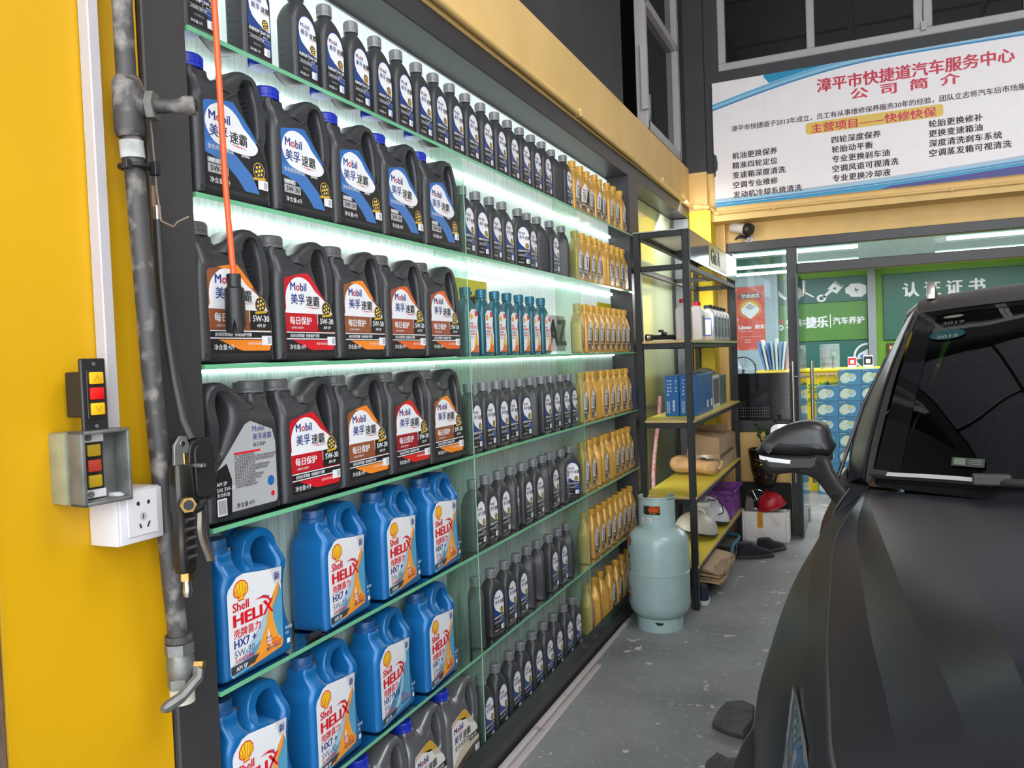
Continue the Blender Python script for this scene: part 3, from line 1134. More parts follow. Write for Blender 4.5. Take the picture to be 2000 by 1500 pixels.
def jug_label(root, kind):
    b = MB()
    d = -JD / 2 - .0006
    D = [d - .0003 * i for i in range(6)]
    lab = [(.10, .075), (.90, .075), (.925, .12), (.92, .32), (.86, .42), (.70, .56), (.55, .68), (.49, .71), (.40, .705), (.12, .66), (.10, .64)]
    if kind == 'twothousand':
        b.flat(P2(lab), I_K, D[0])
        b.flat(P2([(.10, .30), (.10, .64), (.12, .66), (.40, .705), (.49, .71), (.70, .56), (.80, .47), (.55, .40)]), I_BLUE, D[1])
        band = [(.10, .38), (.28, .40), (.50, .33), (.70, .22), (.80, .09), (.60, .09), (.50, .17), (.34, .26), (.10, .30)]
        b.flat(P2(band), I_LBLUE, D[1] - .0001)
        b.flat(P2([(.10, .30), (.34, .26), (.46, .19), (.56, .10), (.10, .08)]), I_K, D[2])
        b.flat(P2(smooth_closed([(.112, .53), (.14, .45), (.23, .385), (.40, .36), (.58, .352), (.74, .37), (.80, .43), (.70, .50), (.60, .555), (.53, .615), (.43, .658), (.30, .668), (.17, .62)], 4)), I_W, D[3])
        mobil_word(b, U(.16), V(.535), .0275, D[4])
        put(b, '2000', I_W, .013, U(.56), V(.335), D[4], bold=.02)
        put(b, '全合成发动机油', I_W, .0105, U(.13), V(.335), D[4])
        wheel_logo(b, U(.80), V(.265), .0165, D[4])
        b.flat(P2([(.12, .235), (.30, .235), (.30, .27), (.12, .27)]), I_SILV, D[4])
        put(b, 'API SP', I_W, .0105, U(.14), V(.24), D[5], bold=.02)
        b.flat(P2([(.12, .165), (.38, .165), (.38, .228), (.12, .228)]), I_SILV, D[4])
        put(b, '5W-30', I_K, .0165, U(.15), V(.178), D[5], bold=.02)
    elif kind == 'silver':
        b.flat(P2(lab), ink('champagne', (0.62, 0.52, 0.40), 0.25), D[0])
        b.flat(P2([(.40, .705), (.49, .71), (.70, .56), (.45, .60), (.25, .66)]), I_GOLD, D[1])
        b.flat(P2([(.10, .40), (.10, .60), (.30, .64), (.52, .61), (.60, .52), (.80, .47), (.86, .42), (.90, .34), (.60, .34), (.30, .30), (.14, .20), (.10, .20)]), ink('cream', (.80, .76, .72)), D[1])
        b.flat(P2([(.10, .075), (.90, .075), (.925, .12), (.92, .26), (.70, .26), (.40, .20), (.10, .12)]), mat('label_dark_bronze', (.09, .07, .06), .3), D[2])
        b.flat(P2([(.10, .17), (.40, .24), (.70, .27), (.92, .27), (.92, .25), (.70, .24), (.40, .20), (.10, .13)]), ink('champagne', (0.62, 0.52, 0.40), 0.25), D[3])
        mobil_word(b, U(.16), V(.52), .0275, D[4])
        put(b, '全合成机油', I_K, .020, U(.16), V(.335), D[4], bold=.0)
        b.flat(P2([(.62, .30), (.92, .30), (.92, .365), (.62, .365)]), I_K, D[4])
        put(b, '5W-40', I_W, .015, U(.64), V(.315), D[5], bold=.02)
    else:
        c1, c2 = {'red': ((.50, .008, .018), (.62, .01, .02)), 'orange': ((.28, .085, .03), (.85, .24, .02)), 'rust': ((.33, .07, .035), (.74, .12, .015)), 'crimson': ((.30, .01, .02), (.62, .02, .015))}[kind]
        m1, m2 = ink(kind + '_dark', c1), ink(kind + '_bright', c2)
        b.flat(P2(lab), m1, D[0])
        b.flat(P2([(.40, .705), (.49, .71), (.70, .56), (.62, .50), (.40, .66), (.24, .682)]), m2, D[1])
        b.flat(P2([(.10, .30), (.10, .40)] + [tuple(p)[:2] for p in smooth_open([(.115, .42, 0), (.115, .52, 0), (.16, .60, 0), (.26, .66, 0), (.38, .672, 0), (.50, .64, 0), (.60, .57, 0), (.70, .525, 0), (.80, .47, 0), (.86, .42, 0), (.92, .33, 0)], 4)] + [(.92, .30)]), I_W, D[2])
        b.flat(P2([(.10, .245), (.62, .245), (.62, .385), (.10, .385)]), m1, D[3])
        b.flat(P2([(.63, .245), (.92, .245), (.92, .35), (.88, .385), (.63, .385)]), I_K, D[3])
        mobil_word(b, U(.19), V(.565), .0265, D[4])
        put(b, '1000', I_SILV, .010, U(.60), V(.43), D[4])
        wheel_logo(b, U(.78), V(.43), .0155, D[5])
        put(b, '每日保护', I_W, .0200, U(.16), V(.30), D[4], bold=.025)
        put(b, '· 全新配方加强防护', I_W, .0055, U(.17), V(.262), D[4])
        put(b, '5W-30', I_W, .0190, U(.665), V(.305), D[4], bold=.02, fit=.052)
        put(b, 'API SP', I_W, .0105, U(.72), V(.263), D[4], bold=.01)
        b.flat(P2([(.10, .075), (.90, .075), (.925, .12), (.922, .238), (.10, .238)]), I_K, D[3])
        b.flat(P2([(.10, .228), (.922, .228), (.922, .236), (.10, .236)]), I_W, D[4])
        b.flat(P2([(.10, .176), (.922, .176), (.922, .184), (.10, .184)]), I_W, D[4])
        put(b, '应对日常驾驶  快速保护引擎', I_W, .0085, U(.16), V(.195), D[4], bold=.02)
        b.flat(P2([(.20, .170), (.92, .170), (.90, .11), (.88, .09), (.52, .09), (.46, .10)]), m2, D[4])
        put(b, '合成科技发动机油', I_W, .0060, U(.58), V(.135), D[5])
    put(b, '净含量:4升', I_W, .0125, U(.14), V(.10), D[5], bold=.0)
    b.flat(P2([(.78, .13), (.92, .13), (.92, .20), (.78, .20)]), I_W, D[5])
    b.flat(P2([(.86, .14), (.91, .14), (.91, .19), (.86, .19)]), I_SILV, D[5] - .0001)
    b.build('label', root, recalc=False, smooth=False)


def jug_back_label(root):
    """the paler grey text panel on the rear face of a jug"""
    b = MB()
    R = Matrix.Rotation(PI, 4, 'Z')
    d = -JD / 2 - .0006
    D = [d - .0003 * i for i in range(4)]

    def fl(p, m, dd):
        vs = [R @ Vector((x, dd, z)) for x, z in p]
        b.add(vs, [tuple(range(len(vs)))], m)
    Q = lambda l: [((.5 - a) * JW, c * JH) for a, c in l]
    fl(Q([(.92, .07), (.10, .07), (.08, .10), (.08, .52), (.12, .62), (.42, .70), (.50, .68), (.70, .52), (.88, .38), (.92, .30)]), ink('panel_grey', (.42, .42, .43)), D[0])
    fl(Q([(.92, .05), (.72, .05), (.70, .30), (.76, .42), (.88, .38), (.92, .30)]), I_K, D[1])
    fl(Q([(.90, .06), (.78, .06), (.78, .18), (.90, .18)]), I_W, D[2])
    for i in range(9):
        fl(Q([(.885 - i * .011, .07), (.88 - i * .011, .07), (.88 - i * .011, .17), (.885 - i * .011, .17)]), I_K, D[3])
    k = dict(M=R)
    for s, m, h, u, v in (('API SP', I_W, .011, .90, .27), ('SAE 5W-30', I_W, .011, .90, .23), ('发动机油', I_W, .009, .90, .195), ('美孚速霸', I_NAVY, .015, .40, .56), ('Mobil', I_NAVY, .017, .40, .62), ('每日保护', I_K, .010, .40, .51), ('净含量:4升', I_K, .012, .66, .09)):
        put(b, s, m, h, (.5 - u) * JW, v * JH, D[3], **k)
    fl(Q([(.66, .485), (.30, .485), (.30, .47), (.66, .47)]), I_RED, D[1])
    for i in range(11):
        z = .45 - i * .022
        put(b, '本产品采用优质基础油与添加剂调配提供保护'[i:i + (19 if i % 3 else 9)], I_K, .0068, (.5 - .66) * JW, z * JH, D[2], **k)
    fl([(a, c) for a, c in ell((.5 - .17) * JW, .235 * JH, .011, .011, 16)], I_BLUE, D[2])
    fl([(a, c) for a, c in ell((.5 - .15) * JW, .135 * JH, .006, .006, 12)], I_RED, D[2])
    b.build('rear_label', root, recalc=False, smooth=False)


CAPN = {'b': M_CAPB, 'g': M_CAPG, 'k': M_BLKP}
JP = {}


def jug(kind, cap, y, lv, label, turn=0.0, x=-1.258, rear=False):
    k = (kind, cap, rear)
    g = 'four-litre oil jugs on the glass shelves'
    if k in JP:
        r = dup(JP[k], (x, y, SHELF_Z[lv] + .0008), H + turn, label)
        r['group'] = g
        return r
    r = thing('oil_jug', label, 'jug', (x, y, SHELF_Z[lv] + .0008), H + turn, g)
    jug_body(r, M_JUGS if kind == 'silver' else M_JUG, CAPN[cap])
    if rear:
        jug_back_label(r)
    else:
        jug_label(r, kind)
    JP[k] = r
    return r


for i, y in enumerate((1.340, 1.574, 1.800, 2.026, 2.258)):
    jug('twothousand', 'b', y, 1, 'black oil jug with blue label and blue cap, %s from left on second shelf' % ORD[i])
for i, (y, k) in enumerate(((1.328, 'orange'), (1.562, 'red'), (1.790, 'orange'), (2.012, 'rust'), (2.236, 'rust'))):
    jug(k, 'g', y, 2, 'black oil jug with %s label, %s from left on third shelf' % ({'orange': 'orange-brown', 'red': 'bright red', 'rust': 'rust-orange'}[k], ORD[i]))
jug('red', 'g', 1.325, 3, 'black four-litre oil jug turned round to show its grey rear label and barcode', PI, rear=True)
for i, (y, k) in enumerate(((1.558, 'red'), (1.783, 'orange'), (2.010, 'crimson'), (2.232, 'orange'))):
    jug(k, 'g', y, 3, 'black oil jug with %s label, %s from left on fourth shelf' % ({'orange': 'orange-brown', 'red': 'bright red', 'crimson': 'dark red'}[k], ORD[i + 1]))
for i, (y, c) in enumerate(((1.585, 'k'), (1.81, 'b'), (2.034, 'b'), (2.258, 'b'))):
    # the row at the very bottom, seen under the blue jugs
    jug('silver', c if i else 'k', y, 6, 'silver-grey oil jug with champagne label, %s from left on lowest shelf' % ORD[i])

# ------------------------------------------------------------------ blue jugs with the loop handle
M_SHB = mat('blue_jug_plastic', (0.007, 0.125, 0.35), 0.30, 0.1, var=0.06)
M_SHC = mat('dark_blue_cap', (0.010, 0.075, 0.22), 0.4)
SW, SH_, SD = 0.212, 0.296, 0.108
S_OUT = [(.03, .01), (0, .05), (0, .35), (0, .62), (.02, .70), (.05, .745), (.055, .80), (.055, .90), (.17, .903), (.285, .90), (.29, .80), (.33, .755), (.40, .80), (.45, .90), (.52, .965), (.64, .995), (.78, .985), (.89, .93), (.94, .84), (.945, .72), (.92, .58), (.905, .46), (.915, .36), (.95, .27), (.995, .19), (1.0, .09), (.98, .02), (.9, 0), (.5, 0), (.2, 0)]
S_HOLE = [(.49, .80), (.53, .90), (.60, .935), (.72, .93), (.81, .87), (.835, .76), (.81, .68), (.70, .72), (.58, .755), (.50, .765)]
_sg = []


def SP(l):
    return [((a - .5) * SW, c * SH_) for a, c in l]


def blue_jug(y, lv, label, turn=0.0, tagk='plus'):
    g = 'blue four-litre oil jugs'
    key = ('shell', tagk)
    if key in JP:
        r = dup(JP[key], (-1.257, y, SHELF_Z[lv] + .0008), H - turn, label)
        r['group'] = g
        return r
    r = thing('blue_oil_jug', label, 'jug', (-1.257, y, SHELF_Z[lv] + .0008), H - turn, g)
    JP[key] = r
    if not _sg:
        _sg.append(curve_slab([SP(smooth_closed(S_OUT, 3)), SP(smooth_closed(S_HOLE, 3))], SD, 0.018, 4))
    b = MB()
    vs = []
    for x, yy, z in _sg[0][0]:
        f = z / SH_
        k = 1.0 if f < .735 else 1.0 - .42 * min(1, (f - .735) / .10)
        vs.append((x, yy * k, max(z, 0)))
    b.add(vs, _sg[0][1], M_SHB)
    for i in range(4):
        z = .032 + i * .013
        b.box(-SW / 2 - .0006, -SW / 2 + .004, -.036, .036, z, z + .0045, M_SHB)
    b.build('body', r, angle=50)
    b = MB()
    cx = (.17 - .5) * SW
    b.lathe([(0, 0), (.0285, 0), (.0285, .008), (.0262, .010), (.027, .026), (.0255, .029), (0, .029)], M_SHC, 24, (cx, 0, .893 * SH_))
    b.build('cap', r)
    b = MB()
    b.box(cx + .020, cx + .029, -.024, -.0205, .868 * SH_, .915 * SH_, M_STEEL)
    b.box(cx + .022, cx + .027, -.0245, -.0235, .878 * SH_, .893 * SH_, M_BLKP)
    b.build('cap_seal', r, bevel=.001)
    b = MB()
    d = -SD / 2 - .0006
    D = [d - .0003 * i for i in range(7)]
    sky = ink('label_sky', (.09, .33, .52), .3)
    pale = ink('label_pale', (.38, .56, .68), .3)
    b.flat(SP([(.05, .06), (.08, .035), (.80, .09), (.82, .12), (.83, .50), (.82, .60), (.84, .685), (.62, .70), (.28, .735), (.19, .725), (.07, .655), (.05, .62)]), I_W, D[0])
    if tagk == 'plus':
        b.flat(SP([(.05, .06), (.08, .035), (.80, .09), (.82, .12), (.83, .44), (.62, .44), (.45, .30), (.20, .14), (.05, .12)]), pale, D[1])
        b.flat(SP([(.07, .06), (.10, .04), (.80, .09), (.82, .12), (.83, .50), (.80, .56), (.68, .42), (.50, .22)]), sky, D[1] - .0001)
        amber, flame = ink('amber2', (0.85, 0.34, 0.04)), ink('flame', (0.75, 0.13, 0.01))
        b.flat(SP([(.30, .052), (.80, .09), (.82, .14), (.74, .20), (.68, .33), (.68, .42), (.76, .50), (.80, .60), (.70, .52), (.62, .42), (.56, .28), (.44, .16)]), amber, D[2])
        b.flat(SP([(.34, .056), (.80, .092), (.81, .13), (.66, .16), (.52, .12)]), ink('tangerine', (.80, .28, .03)), D[3])
        b.flat(SP([(.76, .50), (.80, .60), (.78, .52), (.74, .45), (.70, .40)]), flame, D[3])
        b.flat(SP([(.57, .17), (.60, .27), (.64, .17), (.66, .12)]), ink('cream', (.80, .76, .72)), D[3])
    else:
        b.flat(SP([(.05, .06), (.08, .035), (.80, .09), (.82, .12), (.83, .50), (.82, .60), (.84, .685), (.72, .695), (.74, .50), (.62, .40), (.45, .28), (.20, .14), (.05, .12)]), sky, D[1])
        b.flat(SP([(.28, .05), (.44, .16), (.56, .28), (.64, .44), (.70, .60), (.66, .42), (.62, .26), (.52, .14)]), pale, D[2])
    b.flat(SP([(.66, .70), (.84, .685), (.825, .585), (.72, .57), (.70, .62)]), ink('panel_grey2', (.62, .62, .64)), D[3])
    put(b, '新', I_NAVY, .020, (.715 - .5) * SW, .605 * SH_, D[4], bold=.02)
    scallop(b, (.235 - .5) * SW, .625 * SH_, .0215, D[3])
    x = (.11 - .5) * SW
    put(b, 'Shell', I_RED, .0265, x, .487 * SH_, D[4], bold=.02)
    put(b, 'HELI', I_RED, .036, x, .382 * SH_, D[4], bold=.045, fit=.088)
    xx = x + .088
    zz = .382 * SH_
    b.flat([(xx, zz), (xx + .008, zz), (xx + .036, zz + .030), (xx + .027, zz + .030)], I_RED, D[4])
    b.flat([(xx + .002, zz + .030), (xx + .012, zz + .030), (xx + .036, zz - .003), (xx + .028, zz)], I_RED, D[4])
    b.flat([(xx - .022, zz + .040), (xx + .006, zz + .043), (xx + .022, zz + .034), (xx + .032, zz + .018), (xx + .016, zz + .033), (xx, zz + .0385)], I_RED, D[4])
    b.flat([(xx + .006, zz + .0435), (xx + .022, zz + .0375), (xx + .036, zz + .016), (xx + .024, zz + .034)], I_NAVY, D[4])
    put(b, '壳牌喜力', I_RED, .0205, x, .305 * SH_, D[4], bold=.015)
    put(b, 'HX7 +' if tagk == 'plus' else 'HX7 PLUS', I_NAVY, .0245, x, .232 * SH_, D[4], bold=.02, fit=(.066 if tagk == 'plus' else .088))
    put(b, '5W-30', ink('slate', (.10, .14, .22)), .0215, x, .165 * SH_, D[4])
    put(b, '全合成润滑油', I_RED, .0095, x, .132 * SH_, D[4], bold=.01)
    b.flat(SP([(.055, .058), (.055, .115), (.46, .125), (.38, .075)]), mat('label_charcoal', (.05, .05, .055), .4), D[4])
    put(b, 'API SP', I_W, .0125, (.12 - .5) * SW, .073 * SH_, D[5], bold=.02)
    for k, (s, mm) in enumerate((('FLEXI', I_NAVY), ('MOLECULE', I_RED), ('TECHNOLOGY', I_RED), ('微分子护技术', I_NAVY))):
        put(b, s, mm, .0075, (.56 - .5) * SW, (.195 - k * .028) * SH_, D[5], bold=.01)
    for k, s in enumerate(('净含量', '4升')):
        put(b, s, I_W, .008, (.86 - .5) * SW, (.20 - k * .04) * SH_, D[0])
    b.flat(SP([(.88, .09), (.93, .09), (.93, .125), (.88, .125)]), I_W, D[0])
    b.build('label', r, recalc=False, smooth=False)
    return r


for i, (y, tr) in enumerate(((1.342, 0), (1.668, -.06), (1.930, -.06), (2.185, -.05))):
    blue_jug(y, 4, 'blue oil jug with loop handle, %s from left on fifth shelf' % ORD[i], tr)
for i, (y, tr, k) in enumerate(((1.335, 0, 'plus'), (1.600, -.05, 'plus'), (1.868, -.07, 'bubble'), (2.135, -.06, 'plus'))):
    blue_jug(y, 5, ('blue oil jug with all-blue label, %s from left on sixth shelf' if k == 'bubble' else 'blue oil jug with orange swoosh label, %s from left on sixth shelf') % ORD[i], tr, k)

# round dark tag lying in front of the second blue jug
t = thing('key_case', 'small black cylinder with a split ring lying at the edge of the fifth glass shelf', 'clip', (-1.212, 1.54, SHELF_Z[4] + .0085), 0)
b = MB()
b.tube([(0, -.032, 0), (0, .010, 0)], .0082, M_BLKP, 14)
b.build('case', t)
b = MB()
b.tube([(.0, .012, -.004), (.004, .022, -.007), (-.002, .034, -.006), (.003, .040, -.007)], .0014, M_BLKP, 6)
b.build('wire', t)

# ================================================================== services on the yellow pier
M_PIPE = mat('grey_painted_pipe', (0.20, 0.185, 0.17), 0.5, var=0.2, scale=26, dark=(0.050, 0.046, 0.046), thr=(0.50, 0.68), bump=0.15)
M_BRASS = mat('brass', (0.48, 0.30, 0.10), 0.35, 1.0, var=0.2, scale=25)
M_OLDMET = mat('worn_zinc', (0.21, 0.215, 0.205), 0.45, 0.6, var=0.25, scale=30, bump=0.1)
M_OLIVE = mat('olive_paint', (0.26, 0.25, 0.15), 0.5, var=0.2, scale=20)

t = thing('cable_conduit', 'white square plastic cable conduit running down the yellow pier', 'conduit', (-1.209, .975, 0), 0)
b = MB()
vs = [(0.0, dy, z) for z in (1.340, 2.9) for dy in (.004, .026)] + [(0.023, dy, z) for z in (1.340, 2.9) for dy in (.004, .026)]
b.add(vs, [(0, 1, 3, 2), (4, 6, 7, 5), (0, 4, 5, 1), (2, 3, 7, 6), (0, 2, 6, 4), (1, 5, 7, 3)], mat('conduit_plastic', (.46, .43, .45), .45, var=.03))
b.build('duct', t, bevel=0.002)
b = MB()
b.box(.0012, .0022, .0033, .0040, 1.35, 2.9, mat('faint_grey', (.5, .5, .5), .5))
b.build('seam', t)

t = thing('air_pipe', 'thick grey painted steel air pipe running down the yellow pier', 'pipe', (-1.165, 1.03, 0), 0)
b = MB()
b.tube([(0, -.002, 2.9), (0, .003, 1.93), (0, .010, 1.80)], .0168, M_PIPE, 20)
b.build('upper_pipe', t)
b = MB()
b.tube([(0, .010, 1.80), (.004, .022, 1.40), (.010, .036, 1.05), (.012, .042, .945)], .0172, M_PIPE, 20)
b.build('lower_pipe', t)
b = MB()
b.tube([(0, .003, 1.955), (0, .004, 1.945), (0, .004, 1.86), (0, .005, 1.852)], [.020, .025, .025, .021], M_PIPE, 20)
b.tube([(0.0, .01, 1.905), (.026, .022, 1.905)], .021, M_PIPE, 18)
b.build('tee', t)
b = MB()
b.tube([(.028, .022, 1.905), (.040, .028, 1.905)], .026, M_OLDMET, 6)
b.tube([(.038, .028, 1.905), (.058, .040, 1.905), (.074, .050, 1.906), (.080, .054, 1.906), (.095, .064, 1.907)], [.013, .012, .013, .017, .0165], M_PIPE, 16)
b.tube([(.0955, .0642, 1.907), (.097, .0652, 1.907)], .010, M_BLKP, 14)
b.build('outlet_nozzle', t)
b = MB()
b.tube([(0, .006, 1.845), (0, .008, 1.815)], .0200, mat('ptfe_tape', (.42, .43, .42), .7, var=.3, scale=40), 16)
b.build('tape', t)
b = MB()
b.tube([(.0, .0085 + .0225 * math.cos(a), 1.80 + .004 * math.sin(a)) if False else (.0225 * math.sin(a), .0085 + .0225 * math.cos(a), 1.800) for a in [i * PI / 9 for i in range(18)]], .0045, M_BLKP, 6, closed=True)
b.box(.012, .028, .030, .042, 1.788, 1.812, M_BLACK)
b.box(.010, .022, -.026, -.014, 1.790, 1.806, M_BLACK)
b.build('clamp', t, bevel=.001)
b = MB()
b.tube([(.018, -.016, 1.95), (.030, .0, 1.945), (.026, .022, 1.925), (.020, .034, 1.86), (.018, .040, 1.76), (.016, .048, 1.71), (.030, .062, 1.700), (.030, .072, 1.71), (.045, .085, 1.72)], .0022, mat('rusty_wire', (.16, .12, .09), .6, .4, var=.3), 6)
b.build('wire', t)
b = MB()
b.tube([(.012, .042, .962), (.012, .042, .950)], .0235, M_PIPE, 18)
b.tube([(.012, .042, .948), (.012, .042, .928)], .0265, M_OLDMET, 6)
b.tube([(.012, .042, .928), (.013, .043, .905), (.013, .043, .885)], [.022, .026, .022], M_OLDMET, 16)
b.tube([(.013, .043, .885), (.013, .043, .866)], .0255, M_OLDMET, 6)
b.build('ball_valve', t)
b = MB()
b.tube([(.013, .043, .866), (.013, .043, .838)], .0215, mat('cream_pipe_end', (.62, .58, .48), .5), 16)
b.build('pipe_end', t)
b = MB()
b.tube([(.036, .054, .905), (.052, .060, .905)], .0085, M_BRASS, 6)
b.tube([(.040, .056, .899), (.050, .045, .885), (.050, .005, .866), (.050, -.026, .862), (.050, -.036, .861)], [.011, .010, .0105, .0105, .006], M_OLDMET, 8)
b.build('valve_lever', t)


def button_box(name, label, loc, worn, rz):
    t = thing(name, label, 'switch box', loc, rz)
    Y1 = mat('yellow_button', (.75, .42, .01), .3) if not worn else mat('worn_yellow_button', (.40, .26, .01), .4)
    R1 = mat('red_button', (.70, .01, .01), .3) if not worn else mat('worn_red_button', (.42, .04, .02), .4)
    if not worn:
        b = MB()
        b.box(-.045, -.004, -.018, .018, -.037, .037, M_BLKP)
        b.build('back_box', t, bevel=.002)
        b = MB()
        b.box(-.004, .004, -.022, .022, -.060, .058, M_BLKP)
        b.build('face_plate', t, bevel=.002)
        b = MB()
        b.box(.004, .007, -.015, .015, -.040, .040, M_BLKP)
        for z in (-.052, .049):
            b.tube([(.004, 0, z), (.0055, 0, z)], .0042, M_OLDMET, 10)
        b.build('bezel', t, bevel=.001)
        x = .007
        zz = (.026, 0.001, -.024)
    else:
        x = -.012
        zz = (.025, 0, -.025)
        b = MB()
        for y0, y1, z0, z1 in ((-.046, -.038, -.062, .058), (.034, .040, -.062, .058), (-.046, .040, -.062, -.055), (-.046, .040, .052, .058)):
            b.box(-.022, .014, y0, y1, z0, z1, M_OLDMET)
        b.box(-.026, -.022, -.046, .040, -.062, .058, M_OLDMET)
        b.build('open_cover', t, bevel=.003, seg=2)
        b = MB()
        b.box(-.070, -.026, -.050, -.006, -.060, .056, M_OLIVE)
        b.build('back_box', t, bevel=.004, seg=2)
        b = MB()
        b.box(-.021, -.013, -.030, .008, -.040, .040, M_BLKP)
        b.build('face_plate', t, bevel=.001)
        b = MB()
        b.box(-.021, -.012, -.032, .010, .038, .052, M_WHITE)
        b.build('bracket', t, bevel=.001)
        b = MB()
        b.box(-.021, -.012, -.032, .010, -.053, -.039, M_WHITE)
        b.build('bracket', t, bevel=.001)
        for z in (.046, -.046):
            b = MB()
            b.tube([(-.012, -.018, z), (-.008, -.018, z)], .0048, M_OLDMET, 12)
            b.build('screw', t)
    dy = 0 if not worn else -.011
    for i, (z, m) in enumerate(zip(zz, (Y1, R1, Y1))):
        b = MB()
        b.box(x, x + .006, dy - .0115, dy + .0115, z - .0098, z + .0098, m)
        o = b.build('button', t, bevel=.0018, seg=2)
        o['label'] = ('worn ' if worn else '') + ('yellow', 'red', 'yellow')[i] + ' square push button'
        if i != 1:
            b = MB()
            s = 1 if i == 0 else -1
            b.flat([(dy - .006, z - .004 * s), (dy, z + .005 * s), (dy + .006, z - .004 * s), (dy + .004, z - .004 * s), (dy, z + .0025 * s), (dy - .004, z - .004 * s)], ink('button_mark', (.48, .25, .0)), x + .0064, 'x')
            b.build('arrow', o if False else t, recalc=False)
    return t


button_box('push_button_box', 'slim black push-button box with yellow, red and yellow buttons, upper one on the pier', (-1.150, .921, 1.408), False, math.radians(-4))
button_box('old_push_button_box', 'old zinc push-button box with its cover open, below the slim black one', (-1.139, .925, 1.292), True, math.radians(-6))

t = thing('socket_box', 'white surface-mounted power socket on the yellow pier beside the air gun', 'socket', (-1.209, .992, 1.197), 0)
b = MB()
b.box(0, .066, -.045, .047, -.047, .045, M_WHITE)
b.build('back_box', t, bevel=.003, seg=2)
b = MB()
b.box(.066, .072, -.043, .045, -.045, .043, M_WHITE)
b.build('face_plate', t, bevel=.002, seg=2)
b = MB()
b.box(.072, .0745, -.030, .032, -.034, .034, M_WHITE)
b.build('insert', t, bevel=.001)
b = MB()
X = .0752
for p in ([(-.012, .019), (-.006, .017), (-.006, .023), (-.009, .025), (-.012, .023)], [(.010, .017), (.015, .018), (.016, .024), (.010, .024)]):
    b.flat(p, M_BLKP, X, 'x')
b.flat(ell(.001, -.002, .0075, .0075, 18), M_WALU, X - .0003, 'x')
b.flat([(-.0005, -.006), (.0015, -.006), (.0015, .002), (-.0005, .002)], M_BLKP, X, 'x')
b.flat([(-.009, -.014), (-.006, -.013), (-.003, -.021), (-.006, -.022)], M_BLKP, X, 'x')
b.flat([(.012, -.012), (.015, -.013), (.010, -.022), (.007, -.021)], M_BLKP, X, 'x')
b.build('pin_holes', t, recalc=False)

# hanging hose and air gun
t = thing('air_hose', 'black rubber hose hanging down beside the grey pipe to the air gun', 'hose', (-1.165, 1.085, 0), 0)
b = MB()
b.tube([(0, 0, 1.715), (0, .001, 1.60), (.005, .004, 1.50), (.015, .006, 1.42), (.030, .006, 1.35), (.050, .004, 1.315)], .0088, mat('black_rubber', (.020, .020, .021), .45, var=.15), 14)
b.build('tube', t)
b = MB()
b.tube([(0, 0, 1.713), (0, 0, 1.740)], .0070, M_STEEL, 12)
b.build('ferrule', t)
b = MB()
b.box(-.002, .004, -.012, -.004, 1.735, 1.775, mat('brown_tag', (.22, .14, .09), .5))
b.build('bent_tag', t, bevel=.001)

G = (-1.108, 1.055, 1.20)
t = thing('air_gun', 'black tyre inflator gun with steel trigger hanging on the grey pipe', 'air gun', G, 0)
b = MB()
b.prism([(-.016, .072), (-.014, .110), (.0, .126), (.014, .124), (.020, .108), (.020, .072)], -.004, .002, M_OLDMET, 'x')
b.tube([(-.005, .004, .112), (.0035, .004, .112)], .0058, M_BLKP, 12)
b.box(-.004, .030, .018, .030, .068, .074, M_OLDMET)
b.build('hanger', t, bevel=.001)
b = MB()
b.tube([(-.004, .010, .068), (-.004, .010, .095)], .0085, M_BRASS, 6)
b.build('inlet', t)
b = MB()
b.loft([(-.115, .013, .018, 3), (-.108, .0145, .020, 3), (-.06, .0135, .019, 3), (-.015, .0135, .018, 3), (.0, .016, .022, 3), (.030, .016, .022, 3), (.072, .0135, .020, 3), (.076, .012, .018, 3)], mat('dark_enamel', (.016, .014, .012), .22, var=.2), 20)
b.build('grip', t)
b = MB()
for i in range(5):
    b.tube([(.0135, -.010 - (i % 2) * .002, -.022 - i * .0165), (.0135, .010, -.022 - i * .0165)], .0058, mat('dark_enamel', (.016, .014, .012), .22, var=.2), 8)
b.build('finger_ridge', t)
b = MB()
b.tube([(.010, -.006, .008), (.024, -.014, .008)], .0135, mat('dark_enamel', (.016, .014, .012), .22), 12)
b.tube([(.024, -.014, .008), (.033, -.019, .008)], .0140, M_BRASS, 6)
b.tube([(.033, -.019, .008), (.0335, -.0193, .008)], .009, M_BLKP, 12)
b.build('hex_plug', t)
b = MB()
pts = []
for i in range(64):
    a = 2 * PI * i / 64
    r = 1.0
    y, z = .044 + .030 * math.copysign(abs(math.cos(a)) ** .55, math.cos(a)), .060 + .056 * math.copysign(abs(math.sin(a)) ** .55, math.sin(a))
    if math.cos(a) > .1 and i % 2:
        y += .0035
        z += .003 * math.sin(a)
    pts.append((y, z))
b.prism(pts, -.022, .006, M_BLKP, 'x')
b.prism(rrect(.022, .064, .012, .106, .012), .006, .012, M_BLKP, 'x')
b.build('gauge_guard', t, bevel=.0012)
b = MB()
b.tube([(0, .015, -.010), (.0, .036, -.006), (.0, .044, .004)], .010, M_BLKP, 10)
b.build('neck', t)
b = MB()
M2 = mat('worn_steel', (.35, .31, .27), .35, .8, var=.2, scale=30)
sec = [(.046, .012), (.047, -.02), (.045, -.05), (.050, -.075), (.060, -.100), (.064, -.112)]
rowsg = []
for y, z in smooth_open([(0, a, c) for a, c in sec], 4) and [(p[1], p[2]) for p in smooth_open([(0, a, c) for a, c in sec], 4)]:
    rowsg.append([(x, y + (.006 if abs(x) > .005 else 0.0) * -1, z) for x in (-.009, -.005, 0, .005, .009)])
b.grid(rowsg, M2)
b.grid([[(p[0], p[1] + .0015, p[2]) for p in r] for r in rowsg], M2, True)
b.build('trigger', t)
b = MB()
b.tube([(0, 0, -.115), (0, 0, -.130)], .0125, M_BRASS, 6)
